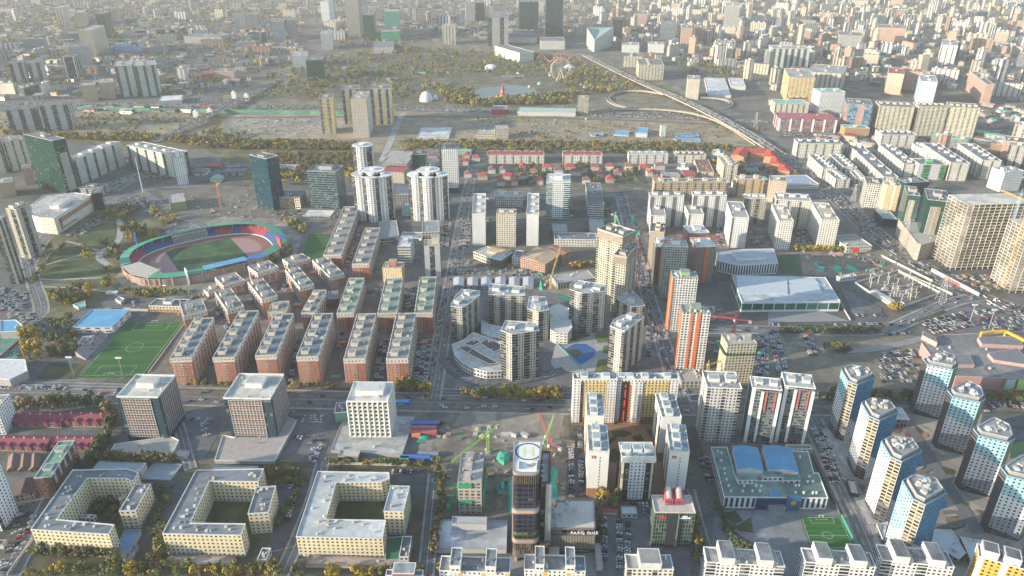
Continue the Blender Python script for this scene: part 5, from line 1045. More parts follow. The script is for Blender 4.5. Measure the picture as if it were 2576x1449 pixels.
# orange, white and grey towers right of the cross street
def otower(label,k,A,B,C,by,wall,stripes,**kw):
 th=bld('apartment_tower',label,'apartment tower',k,A,B,C,by,dict(w=wall,roof=kw.pop('roof',ROOFL),par=kw.pop('par',PARW),ph=(1,0,10,9,4),vents=9,cell=(3.2,3)),group='tall towers of the orange striped estate',**kw)
 P=th.P
 for i in range(4):
  a,c=Vector(P[i]),Vector(P[(i+1)%4]);e=c-a;out=Vector((e.y,-e.x)).normalized()
  fr=out.y<-.7
  if out.dot(-a)<0 and not fr:continue
  for f0,f1,col in stripes[0 if fr else 1]:
   m=MB();q0,q1=a+e*f0,a+e*f1;m.prism(ccw([tuple(q0),tuple(q1),tuple(q1+out*.7),tuple(q0+out*.7)]),2,th.h-1.2,bottom=True);th.part('coloured_strip',m,[plain(col)])
 return th
OR=(.58,.16,.06);CH=F(wall=(.66,.65,.63),ww=.62,wh=.6,glass=(.07,.08,.09),curt=.15)
otower('orange and white tower with chequered balconies, tallest and nearest of the estate',6,(1290,905),(1500,912),(1485,855),1335,CH,(((.3,.38,OR),(.52,.66,OR)),((.1,.9,OR),)),par=plain((.2,.26,.2)))
otower('orange cornered white tower with balconies behind the nearest orange one',6,(1212,640),(1405,648),(1388,600),1050,CH,(((.0,.06,OR),),((.2,.8,OR),)),par=plain((.25,.4,.25)))
otower('grey green tower wrapped by a red crane mast',6,(1155,410),(1330,415),(1318,360),790,F(wall=(.36,.37,.33),ww=.6,wh=.5),((),()))
otower('dark grey tower with a red vertical strip',6,(1085,412),(1165,415),(1150,345),700,F(wall=(.13,.12,.115),ww=.25,wh=.4),(((.45,.75,(.6,.07,.06)),),()),roof=ROOFW)
otower('brown grey tower with a wide orange strip and white roof',6,(1393,412),(1540,412),(1485,342),690,F(wall=(.24,.2,.185),ww=.3,wh=.4),(((.45,.66,OR),),((.8,.95,OR),)),roof=ROOFW)
otower('brown tower with pale roof partly hidden behind the orange striped one',6,(1340,310),(1490,305),(1440,250),540,F(wall=(.27,.2,.18),ww=.35,wh=.4),((),((.7,.9,OR),)),roof=ROOFW)
bld('apartment_tower','beige tower with stepped dark roofs at the corner of the white estate','apartment tower',6,(1040,300),(1150,305),(1160,240),585,'creamt',w=F(wall=(.42,.37,.3),ww=.2,wh=.35),roof=ROOFD)
ctn=bld('construction_tower','cream construction tower with a green safety skirt and yellow cranes','construction tower',6,(1628,1148),(1850,1142),(1822,1068),1445,'creamt',w=F(wall=(.56,.50,.36),ww=.5,wh=.55,sn=0),roof=plain((.42,.32,.26),c2=(.5,.46,.42),sc=.2),par=CONC,vents=6,cell=(3.2,3))
m=MB();Q0,Q1=inset(ctn.P,-.3),inset(ctn.P,-4)
for i in range(4):j=(i+1)%4;z=ctn.h*.72;m.face([(*Q0[i],z),(*Q0[j],z),(*Q1[j],z+3.5),(*Q1[i],z+3.5)]);m.face([(*Q1[i],z+3.4),(*Q1[j],z+3.4),(*Q0[j],z-.1),(*Q0[i],z-.1)])
ctn.part('safety_skirt',m,[NET])
bld('unfinished_building','unfinished brown roofed base beneath the yellow crane','building',6,(1280,1430),(1440,1430),(1420,1350),1475,'concrete')
# cranes
crane('yellow tower crane at the foot of the cream construction tower',6,(1465,1440),(1462,1310),30,40,(.65,.42,.06))
crane('red tower crane behind the cream construction tower',6,(1660,1130),(1670,960),165,55,(.6,.06,.08),w=2.2)
crane('red luffing crane clamped to the twin construction towers',6,(940,740),(950,380),300,40,(.6,.08,.08),tilt=-50,w=2.6)
crane('red tower crane standing against the grey green tower',6,(1190,760),(1200,365),2,60,(.55,.05,.07),tilt=5)
crane('pale green crane behind the twin construction towers',6,(770,330),(770,180),290,34,(.35,.6,.38),tilt=-30)
crane('yellow mobile crane on the muddy site',6,(290,730),12,55,44,(.7,.45,.08),tilt=60,group=None,w=1.6)
crane('orange tower crane behind the stadium car park','v',(556,523),(549,462),260,26,(.6,.25,.05),tilt=0,w=2.4)
# white estates upper right of centre
ST1=F(wall=(.70,.69,.68),ww=.42,wh=.5,sn=5,sm=2,sc=(.14,.14,.15),rail=.0)
W1=dict(w=ST1,roof=plain((.36,.35,.33)),par=PARW,ph=(3,.1,8,6,3),vents=4,cell=(3.3,3))
BLW=dict(w=F(wall=(.70,.69,.68),ww=.3,wh=.42,sn=7,sm=1,sc=(.12,.12,.12),rail=0),roof=plain((.36,.33,.3)),par=PARW,ph=(1,0,8,6,3),vents=4)
for lb,k,A,B,C,by,st in(('white slab with black strips, left back of the white estate',6,(1045,32),(1300,32),(1295,5),262,W1),('white slab with black strips, centre back of the white estate',6,(1370,25),(1622,28),(1612,0),262,W1),('white wing running forward from the left slab, brown roofed',6,(1050,180),(1160,182),(1140,70),330,BLW),('white stepped tower in the middle of the white estate',6,(1335,165),(1450,168),(1400,75),330,BLW),('white stepped tower at the right of the white estate',6,(1665,195),(1790,195),(1740,75),425,BLW),('beige slab with balconies right behind the white stepped towers',6,(1760,45),(1925,50),(1910,20),240,dict(W1,w=F(wall=(.5,.46,.36),ww=.45,wh=.5,sn=5,sm=2,sc=(.3,.28,.25)))),('cream topped slab right of the white estate',7,(65,55),(328,72),(320,20),262,dict(W1,w=F(wall=(.62,.58,.5),ww=.45,wh=.5,sn=5,sm=1,sc=(.2,.2,.2)))),('cream topped stepped tower left of the white estate car park',7,(85,215),(195,225),(130,95),425,dict(BLW,w=F(wall=(.66,.63,.56),ww=.4,wh=.5),roof=plain((.45,.4,.3)),ph=(2,0,7,7,3))),('cream topped stepped tower right of the white estate car park',7,(405,205),(540,215),(455,85),415,dict(BLW,w=F(wall=(.66,.63,.56),ww=.4,wh=.5),roof=plain((.45,.4,.3)),ph=(2,0,7,7,3)))):
 bld('apartment_block',lb,'apartment block',k,A,B,C,by,st)
# museum and sports hall
MU=F(wall=(.62,.62,.62),glass=(.04,.08,.08),ww=.5,wh=.85,curt=0)
hmu=height('v',1957,660,687)
raise_bld('museum','museum hall with a white columned front beside a small green court','museum',p_('v',[(1805,655),(1858,667),(1957,662),(1946,626),(1865,627),(1803,633)],hmu),0,hmu,dict(w=MU,roof=plain((.38,.41,.44)),par=PARW,vents=0,cell=(3.5,12),ph=(1,0,40,22,2.5)))
hsp=height('v',1867,758,783)
spt=raise_bld('sports_hall','vast white roofed sports hall with a green patterned glass front','sports hall',p_('v',[(1867,760),(2114,758),(2076,698),(1842,693)],hsp),0,hsp,dict(w=F(wall=(.66,.68,.68),glass=(.03,.13,.10),ww=.92,wh=.62,curt=.1,grough=.15),roof=plain((.44,.47,.48),c2=(.38,.41,.43),sc=.06),par=PARW,vents=14,cell=(13,14)))
for x0,x1,y0,y1,dh in((1858,1982,737,695,1.6),(1990,2070,738,715,1.2),(1985,2060,712,700,1.0)):
 m=MB();m.prism(p_('v',[(x0,y0),(x1,y0),(x1-(12 if x1>2000 else 2),y1),(x0-6,y1)],hsp+dh),hsp-.4,hsp+dh);spt.part('raised_roof',m,[plain((.47,.52,.54),var=.2)])
for lb,k,A,B,C,by,rf in(('white box cabin beside the substation fence',7,(545,650),(670,630),(660,612),680,ROOFW),('white control building of the electrical substation',7,(945,855),(1035,845),(1010,825),880,ROOFL),('angular shop with a red logo panel beside the wide road',7,(575,400),(785,405),(660,320),445,ROOFL)):
 bld('low_building',lb,'building',k,A,B,C,by,'low',roof=rf)
x_=at(7,660,435,6);b=MB();b.box((x_.x,x_.y-1.5,2),9,.4,7,bottom=True);tag(b.build('sign_panel',[plain((.65,.03,.05))],None,(x_.x,x_.y,2)),'square red panel on the front of the angular shop','sign')
# pink mall with its yellow arm
hmal=height('v',2420,955,985)
PKW=F(wall=(.46,.27,.25),ww=.0,wh=.0,tex=(2,(.5,.33,.3)))
ml=raise_bld('shopping_mall','pink walled shopping mall with dark flat roofs at the right edge','shopping mall',p_('v',[(2318,862),(2350,905),(2405,946),(2760,960),(2700,830),(2372,842)],hmal),0,hmal,dict(w=PKW,roof=plain((.16,.165,.18),c2=(.2,.19,.18),sc=.02),par=plain((.5,.33,.3)),vents=16,cell=(6,5)))
for pts,dh in(([(2320,838+5),(2358,862),(2353,848),(2322,832)],5),([(2372,918),(2452,918),(2438,890),(2375,890)],3),([(2500,905),(2600,920),(2560,875),(2485,888)],3),([(2470,865),(2576,870),(2560,845),(2460,848)],4)):
 m=MB();m.prism(p_('v',pts,hmal+dh),hmal-.4,hmal+dh);sb=ml.part('roof_block',m,[plain((.5,.33,.3))])
 m=MB();m.face([(*p,hmal+dh+.06)for p in inset(p_('v',pts,hmal+dh),.8)]);ml.part('roof_patch',m,[plain((.17,.175,.19))])
for x,w_,col in((2536,14,(.35,.5,.5)),(2567,18,(.35,.6,.15))):
 q=at('v',x,962,9);m=MB();m.box((q.x,q.y-3,3),9,.5,11,bottom=True);ml.part('billboard',m,[plain(col,var=.15)])
m=MB();pts_=[at('v',x,y,hmal+6)for x,y in((2468,838),(2500,834),(2530,833),(2560,848),(2600,868))]
for i in range(4):m.bar(pts_[i],pts_[i+1],1.2)
m.bar((pts_[0].x,pts_[0].y,0),pts_[0],.8);m.bar((pts_[2].x,pts_[2].y,0),pts_[2],.8)
tag(m.build('gantry_arm',[plain((.75,.42,.03))],None,(pts_[0].x,pts_[0].y,0)),'bright yellow folded arm above the pink mall roof','gantry')
# skeleton towers
def skeleton(label,A,B,C,by,h=None):
 if h is None:h=height(7,*A,by)
 P=ccw([tuple(p[:2])for p in rect3(*[at(7,*q,h)for q in(A,B,C)])]);c=Vector((sum(p[0]for p in P)/4,sum(p[1]for p in P)/4,0))
 th=Thing('unfinished_building',c,label,'unfinished tower','unfinished open frame towers');nf=round(h/4.2);COLR=plain((.60,.55,.46),c2=(.5,.46,.4),sc=.1)
 for j in range(1,nf+1):
  m=MB();z=h*j/nf;m.prism(P,z-.55,z,bottom=True);th.part('floor_slab',m,[COLR])
 e=[Vector(P[(i+1)%4])-Vector(P[i])for i in range(4)]
 for i in range(4):
  n=max(2,round(e[i].length/8))
  for q in range(n):
   p=Vector(P[i])+e[i]*q/n;pi=p.lerp(c.xy,.02);m=MB();m.box((pi.x,pi.y,0),.6,.6,h);th.part('column',m,[COLR])
 m=MB()
 n=7
 for i in range(4):
  p=Vector(P[i]).lerp(c.xy,.06);p2=Vector(P[(i+1)%4]).lerp(c.xy,.06)
  for q in range(0,nf-3,4):
   a_,b_=(p.lerp(p2,.25),p.lerp(p2,.7))if(q//4)%2 else(p.lerp(p2,.7),p.lerp(p2,.25));m.bar((*a_,h*q/nf),(*b_,h*(q+4)/nf),.35)
 th.part('brace',m,[COLR])
 I=[tuple(Vector(p).lerp(c.xy,.62))for p in P];m=MB();m.prism(I,0,h-.5,cells=(5,4.2));th.part('core',m,[F(wall=(.22,.21,.19),ww=.6,wh=.7,glass=(.05,.05,.05),curt=0,grough=.9)])
 return th,h
_,hsk=skeleton('huge open concrete frame tower on the right beyond the substation',(1512,98),(1990,85),(1900,5),592)
skeleton('second open concrete frame tower cut by the right edge',(1975,290),(2400,290),(2380,200),765)
crane('blue and white hoist mast climbing the huge frame tower',7,(1720,610),(1905,10),200,20,(.3,.45,.62),group=None,w=2.4)
crane('orange crane mast at the second frame tower',7,(1770,720),(1960,80),100,50,(.75,.38,.04),w=2.6)
# green glass pair, yellow, grid towers
gp=raise_bld('podium','cream and green glass podium of the green glass towers','podium',p_(7,[(985,205),(1130,390),(1155,400),(1345,345),(1330,320),(1050,180)],24),0,24,dict(w=F(wall=(.48,.42,.34),ww=.6,wh=.4),roof=plain((.4,.38,.34)),par=PARC,vents=5))
for lb,A,B,C,by in(('left green glass tower beside the wide road',(1060,30),(1150,30),(1120,-40),340),('right green glass tower beside the wide road, pale ribbed panel',(1215,80),(1378,75),(1345,-10),450)):
 th=bld('office_tower',lb,'office tower',7,A,B,C,by,'glassg',ph=(1,0,14,10,4),group='green glass tower pair')
 a,c=[Vector(p)for p in sorted(th.P,key=lambda p:p[1])[:2]];a,c=(a,c)if a.x<c.x else(c,a)
 m=MB();q=a.lerp(c,.42);m.box((q.x,q.y-.3,22),(c-a).length*.5,.9,(th.h-22)*.82,bottom=True);th.part('ribbed_panel',m,[plain((.42,.42,.40))])
 for i in range(9):m=MB();q=a.lerp(c,.2+i*.055);m.box((q.x,q.y-.9,22),.5,.5,(th.h-22)*.82,bottom=True);th.part('rib',m,[PARC])
bld('apartment_tower','golden yellow tower left of the green glass pair','apartment tower',3,(890,1400),(1005,1405),(985,1370),1640,'yel',w=F(wall=(.6,.45,.26),ww=.3,wh=.4,sn=4,sm=1,sc=(.66,.6,.5),rail=0))
bld('office_tower','white grid fronted tower with dark glass left of the golden tower','office tower',3,(752,1395),(890,1395),(868,1345),1585,'office',w=F(wall=(.6,.58,.54),glass=(.04,.045,.05),ww=.7,wh=.7))
bld('podium','blue glass podium of the golden yellow tower','podium',7,(885,215),(975,205),(905,130),275,'glassb',ph=None,roof=plain((.3,.38,.36)))
bld('apartment_tower','golden tower tucked between the green glass pair and the frame tower','apartment tower',7,(1375,100),(1430,100),(1420,60),340,'yel')
# left edge cluster
for lb,k,A,B,C,by,st in(('grey beige tower with dark green strip, front one at the left edge',4,(25,130),(120,132),(215,95),505,dict(w=F(wall=(.46,.41,.35),ww=.35,wh=.45,sn=8,sm=2,sc=(.06,.12,.1),rail=.2,soff=-2),roof=ROOFD,par=PARC,ph=(2,0,7,7,4),cell=(3.2,3))),('dark glass striped tower cut by the left edge',4,(-60,215),(-10,220),(35,180),690,dict(w=F(wall=(.42,.38,.34),ww=.35,wh=.45,sn=4,sm=2,sc=(.05,.10,.09)),roof=ROOFG,par=PARC,cell=(3.2,3))),('dark glass office block behind the shopping mall at the left',4,(690,0),(760,2),(765,-30),130,dict(w=S['glassd']['w'],roof=ROOFG,par=PARG))):
 bld('apartment_tower',lb,'tower',k,A,B,C,by,st)
MW=F(wall=(.66,.6,.5),ww=.8,wh=.18,glass=(.45,.45,.45),tex=(3,(.45,.29,.2)),curt=.0)
mlh=height(4,410,200,322)
m2=raise_bld('shopping_mall','cream shopping mall with a brown zigzag band left of the park','shopping mall',p_(4,[(232,175),(300,192),(405,200),(690,20),(560,5),(330,30),(215,110)],mlh),0,mlh,dict(w=F(wall=(.66,.6,.5),ww=.8,wh=.2,glass=(.4,.4,.42),curt=.0),roof=plain((.40,.38,.35),c2=(.46,.44,.4),sc=.03),par=PARW,vents=14,cell=(9,4.5),ph=(1,-.2,34,14,5)))
for i in range(len(m2.P)):
 a,c=Vector(m2.P[i]),Vector(m2.P[(i+1)%len(m2.P)]);e=c-a;out=Vector((e.y,-e.x)).normalized()
 if e.length>60 and out.dot(-a)>0:
  for f0,f1,z0,z1 in((.1,.96,mlh*.55,mlh*.82),(.1,.15,mlh*.1,mlh*.82),(.15,.5,mlh*.16,mlh*.24)):
   m=MB();q0,q1=a+e*f0,a+e*f1;m.prism(ccw([tuple(q0),tuple(q1),tuple(q1+out*.8),tuple(q0+out*.8)]),z0,z1,bottom=True);m2.part('brown_band',m,[plain((.34,.19,.13))])
# ================================================================ landmarks of the far half
def T(rows):
 for r in rows:
  nm,lb,cat,k,A,B,C,by,st=r[:9];bld(nm,lb,cat,k,A,B,C,by,st,**(r[9]if len(r)>9 else{}))
LAT=dict(w=F(wall=(.68,.68,.66),glass=(.03,.08,.07),ww=.72,wh=.62,sn=6,sm=2,sc=(.04,.10,.09),rail=0),roof=CONC,par=PARW,ph=(2,0,9,8,5),phm=plain((.45,.25,.18)),cell=(3.5,3.1),vents=3)
GSL=dict(w=F(wall=(.50,.50,.48),ww=.5,wh=.5,sn=7,sm=3,sc=(.07,.12,.12)),roof=ROOFG,par=PARG,cell=(3.3,3),vents=4,ph=(2,0,7,7,3))
CRG=dict(w=F(wall=(.62,.60,.54),ww=.5,wh=.5,sn=8,sm=2,sc=(.03,.17,.13),rail=.2),roof=ROOFL,par=PARW,cell=(3.3,3),vents=4,ph=(5,0,8,8,3))
CR3=dict(w=F(wall=(.64,.60,.47),ww=.6,wh=.5,sn=3,sm=1,sc=(.28,.26,.2),rail=.3,rc=(.6,.56,.44)),roof=ROOFG,par=PARC,cell=(3.3,3),vents=5,ph=(5,.1,6,7,3))
YB=lambda a:dict(w=F(wall=(.62,.52,.26),ww=.5,wh=.5,sn=5,sm=2,sc=a,rail=.3,rc=a),roof=ROOFG,par=PARC,cell=(3.3,3),vents=3,ph=(1,0,8,8,4))
WSL=dict(w=F(wall=(.70,.67,.60),ww=.5,wh=.5,sn=5,sm=1,sc=(.35,.32,.28)),roof=ROOFG,par=PARW,cell=(3.3,3),vents=5,ph=(5,-.1,6,7,3))
AP,AT,OT,OB='apartment block','apartment tower','office tower','office block'
T([('apartment_tower','left one of the twin white lattice fronted towers',AT,0,(865,490),(995,492),(1000,455),722,LAT),('apartment_tower','right one of the twin white lattice fronted towers',AT,0,(1010,490),(1180,487),(1170,455),722,LAT),('apartment_block','left one of two dark striped slabs above the railway at the left',AP,0,(60,480),(178,472),(185,455),627,GSL),('apartment_block','right one of two dark striped slabs above the railway at the left',AP,0,(200,482),(330,468),(325,448),628,GSL),('apartment_block','left one of two tall grey slabs at the left edge by the river',AP,0,(40,832),(262,815),(255,790),1015,GSL),('apartment_block','right one of two tall grey slabs at the left edge by the river',AP,0,(295,800),(520,785),(510,762),992,GSL),('office_tower','black glass tower in a white frame at the upper left',OT,0,(470,432),(562,428),(600,405),597,dict(S['glassd'],w=F(wall=(.05,.05,.06),glass=(.03,.03,.04),ww=.9,wh=.9,sn=9,sm=1,sc=(.7,.7,.7),rail=0))),('apartment_tower','large tan tower with a ridged roof at the upper left',AT,0,(598,232),(690,228),(785,190),442,dict(S['tan'],w=F(wall=(.52,.44,.32),ww=.5,wh=.5))),('office_tower','dark glass and white tower behind the large tan tower',OT,0,(712,105),(780,103),(832,88),300,'glassd'),('office_block','blue grey glass block in front of the large tan tower',OB,0,(520,350),(655,352),(680,325),500,'office'),('apartment_tower','pair of beige and white striped slabs left of the large tan tower',AT,0,(405,60),(470,60),(510,40),190,'creamt'),('apartment_tower','tan and white tower in front of the dark glass and white tower',AT,0,(560,95),(620,95),(650,75),215,'tan'),('office_block','white framed black screen block by the glass office',OB,0,(500,250),(595,250),(590,235),300,dict(S['glassd'],w=F(wall=(.6,.6,.58),glass=(.03,.03,.04),ww=.9,wh=.9,sn=0))),('apartment_tower','beige tower with white bays at the left edge beside the green glass tower',AT,0,(22,1075),(170,1050),(150,1020),1300,'creamt'),('apartment_tower','beige tower cut by the left edge next to the white bay tower',AT,0,(-90,1080),(-5,1075),(5,1045),1310,'creamt'),('apartment_block','small orange and white block below the green glass tower',AP,0,(-20,1385),(95,1370),(90,1335),1490,'tan'),('apartment_block','pink and white block squeezed left of the green glass tower',AP,0,(160,1275),(225,1265),(235,1240),1400,'pink'),('apartment_block','left wing of the angled cream slab with green glass strips',AP,0,(550,1212),(905,1070),(885,1040),1400,CRG),('apartment_block','right wing of the angled cream slab with green glass strips',AP,0,(957,1095),(1300,1172),(1312,1120),1262,CRG),('apartment_tower','end tower of the angled cream slab, white bays and red letters',AT,0,(1305,1195),(1385,1185),(1370,1140),1400,'whites'),('office_block','dark block behind the lawn at the foot of the green glass tower',OB,0,(590,1420),(745,1425),(740,1385),1480,'grey'),('apartment_block','long blue grey balcony slab at the upper left',AP,0,(1385,275),(1665,278),(1660,258),325,'office'),('apartment_block','orange brick court block at the upper left',AP,0,(1520,555),(1600,555),(1600,530),610,'redb'),('apartment_block','red and white brick block beside the orange brick court',AP,0,(1605,540),(1765,540),(1750,520),612,'pink'),('office_tower','tall grey glass pair left half at the upper left',OT,0,(1760,115),(1845,115),(1840,100),215,'office'),('office_tower','tall grey glass pair right half at the upper left',OT,0,(1850,110),(1935,110),(1932,98),225,'office'),('hall','white roofed hall beside the twin lattice towers','hall',0,(1205,745),(1365,755),(1380,715),775,'shed',dict(roof=ROOFW)),('apartment_block','beige clustered block left of the lattice towers',AP,0,(610,640),(715,640),(720,620),760,'tan'),('apartment_block','tan block right beside the lattice towers',AP,0,(740,620),(850,620),(850,590),740,'tan'),('apartment_tower','slim yellow and white tower, left of the four river towers',AT,1,(474,742),(575,742),(585,708),1010,YB((.5,.5,.47))),('apartment_tower','yellow tower with blue glass, back left of the four river towers',AT,1,(645,668),(785,668),(780,640),930,YB((.08,.2,.5))),('apartment_tower','beige tower in front among the four river towers',AT,1,(712,748),(830,748),(860,690),1040,dict(S['creamt'],w=F(wall=(.56,.5,.42),ww=.4,wh=.5))),('apartment_tower','yellow tower with a wide blue strip, right of the four river towers',AT,1,(862,672),(1020,668),(1010,640),942,YB((.06,.18,.5))),('apartment_tower','open beige lattice skyscraper under construction at the top','skyscraper',1,(665,-30),(765,-30),(795,-50),280,'concrete'),('office_tower','white crowned skyscraper at the top edge','skyscraper',1,(488,10),(545,12),(580,0),165,'whites'),('apartment_block','white block at the foot of the white crowned skyscraper',AP,1,(510,165),(600,168),(665,150),275,'creamt'),('office_tower','dark green glass tower with a white blade at the top',OT,1,(800,115),(885,112),(900,90),310,'glassg'),('construction_tower','tower wrapped in teal netting at the top','construction tower',1,(968,85),(1080,85),(1075,70),215,dict(S['concrete'],w=F(wall=(.10,.34,.27),ww=.1,wh=.5))),('construction_block','lower block wrapped in green netting','construction block',1,(940,235),(1085,235),(1080,215),312,dict(S['concrete'],w=F(wall=(.06,.30,.16),ww=.1,wh=.5))),('apartment_tower','white and black chequered round cornered tower',AT,1,(485,255),(570,255),(575,230),375,dict(S['whites'],w=F(wall=(.62,.6,.58),ww=.6,wh=.5))),('office_tower','dark green glass tower above the car filled road',OT,1,(375,455),(500,452),(512,430),610,'glassg'),('office_block','white stepped block on a black glass base',OB,1,(270,420),(390,420),(385,385),510,'whites',dict(low=None)if False else{}),('office_block','left half of the grey fin fronted office pair',OB,1,(115,165),(210,165),(210,140),305,'office'),('office_block','right half of the grey fin fronted office pair',OB,1,(225,150),(305,150),(300,130),290,'office'),('office_block','pale grid fronted slab standing alone before the park',OB,1,(1408,195),(1505,195),(1500,178),335,'creamt'),('office_tower','dark glass tower with pale gridded right side by the park',OT,1,(1748,128),(1905,128),(1895,85),350,dict(S['office'],w=F(wall=(.5,.5,.48),ww=.8,wh=.5,sn=14,sm=5,sc=(.03,.08,.08),rail=.1))),('office_tower','grey tower pair left half at the top centre',OT,1,(1580,25),(1645,25),(1640,12),165,'office'),('office_tower','grey tower pair right half at the top centre',OT,1,(1655,20),(1725,20),(1720,5),150,'glassd'),('school','white and red low block beside the green netting','school',1,(885,350),(1040,355),(1035,315),395,'low'),('office_tower','left blue green glass skyscraper at the top','skyscraper',2,(55,12),(200,12),(190,-5),245,'glassg',dict(w=F(wall=(.05,.09,.1),glass=(.02,.06,.07),ww=.9,wh=.85,gmetal=.4,curt=.05))),('office_tower','right blue green glass skyscraper at the top, the taller','skyscraper',2,(258,-60),(390,-60),(380,-80),300,'glassg',dict(w=F(wall=(.05,.09,.1),glass=(.02,.06,.07),ww=.9,wh=.85,gmetal=.4,curt=.05))),('podium','cream and green podium beneath the right glass skyscraper','podium',2,(215,320),(400,310),(390,280),385,'low'),('podium','white stepped podium of the left glass skyscraper','podium',2,(-30,290),(190,285),(180,250),330,'low'),('hall','long pale museum like hall before the glass skyscrapers','hall',1,(1800,345),(1990,400),(1980,360),415,'low'),('hotel','left half of the beige colonnaded hotel by the flyover','hotel',2,(838,430),(985,428),(990,400),510,CR3),('hotel','right half of the beige colonnaded hotel by the flyover','hotel',2,(958,482),(1148,492),(1120,445),592,CR3),('apartment_tower','slim beige tower with a dark side at the flyover',AT,2,(1328,605),(1420,600),(1415,570),758,dict(S['tan'],w=F(wall=(.56,.5,.4),ww=.25,wh=.4))),('hall','big white roofed market hall beside the slim beige tower','hall',2,(1480,705),(1655,720),(1605,590),725,'shed',dict(roof=ROOFW)),('hall','small white roofed annexe of the market hall','hall',2,(1655,650),(1765,650),(1740,590),680,'shed',dict(roof=ROOFW)),('office_tower','ribbed beige tower beside the railway',OT,2,(500,742),(580,742),(578,722),865,dict(S['tan'],w=F(wall=(.5,.46,.38),ww=.4,wh=.95))),('hall','crimson hall beside the railway','hall',1,(1778,820),(1892,822),(1890,798),865,'low',dict(w=plain((.35,.04,.06)),roof=ROOFD)),('hall','long white and green shed row beside the railway','shed',2,(40,840),(480,848),(478,818),872,'shed',dict(roof=plain((.38,.5,.42)))),('office_tower','dark blue office slab in the upper centre right',OT,2,(1128,180),(1245,178),(1240,160),312,'office',dict(w=F(wall=(.22,.25,.3),glass=(.04,.05,.08),ww=.75,wh=.6))),('office_tower','rounded dark glass tower behind the sail roofed building',OT,2,(765,145),(838,145),(835,130),285,'glassd'),('apartment_tower','white ribbed slab near the dark blue office slab',AT,2,(1612,40),(1722,42),(1718,22),205,dict(S['whites'],w=F(wall=(.62,.6,.56),ww=.5,wh=.95))),('apartment_tower','brick and white round balcony tower at the upper centre right',AT,2,(950,105),(1022,105),(1020,85),195,'pink'),('apartment_tower','left pink tower of the pair behind the red roofed villas',AT,2,(1282,215),(1365,212),(1360,190),350,'pink'),('apartment_tower','right pink tower of the pair behind the red roofed villas',AT,2,(1385,215),(1465,212),(1460,195),325,'pink'),('office_block','white office block with arched roof above the hotel',OB,2,(832,345),(962,342),(955,318),400,'whites'),('apartment_block','white balcony block right of the arched office',AP,2,(1030,335),(1150,335),(1145,318),400,'whites'),('warehouse','bright blue roofed works shed by the shrubs','shed',2,(935,1005),(1022,1005),(1025,965),1038,'blues'),('warehouse','long blue roofed shed left of the works shed','shed',2,(765,1020),(880,1020),(885,990),1030,'blues'),('warehouse','low blue shed farthest left of the works yard','shed',2,(600,1022),(690,1022),(690,1005),1032,'blues'),('warehouse','double blue roofed shed right of the silo','shed',2,(1245,1030),(1415,1028),(1410,1005),1034,'blues'),('warehouse','blue roofed shed with pale bands nearest the flyover','shed',2,(1240,1065),(1425,1063),(1420,1042),1072,'blues'),('unfinished_building','long raw concrete frame by the river','building',1,(1652,1010),(1800,1012),(1795,982),1048,'concrete',dict(w=F(wall=(.56,.5,.4),ww=.6,wh=.5))),('unfinished_building','taller end of the raw concrete frame by the river','building',1,(1800,975),(1905,975),(1900,945),1050,'concrete',dict(w=F(wall=(.56,.5,.4),ww=.6,wh=.5))),('slab_deck','white concrete foundation deck beside the river road','deck',1,(1215,1030),(1455,1038),(1480,960),1040,'shed',dict(roof=plain((.60,.60,.58),c2=(.5,.5,.48),sc=.1))),('hall','pink walled shed beyond the dark glass tower','shed',1,(130,1270),(290,1275),(295,1245),1292,'low',dict(w=plain((.5,.25,.22))))])
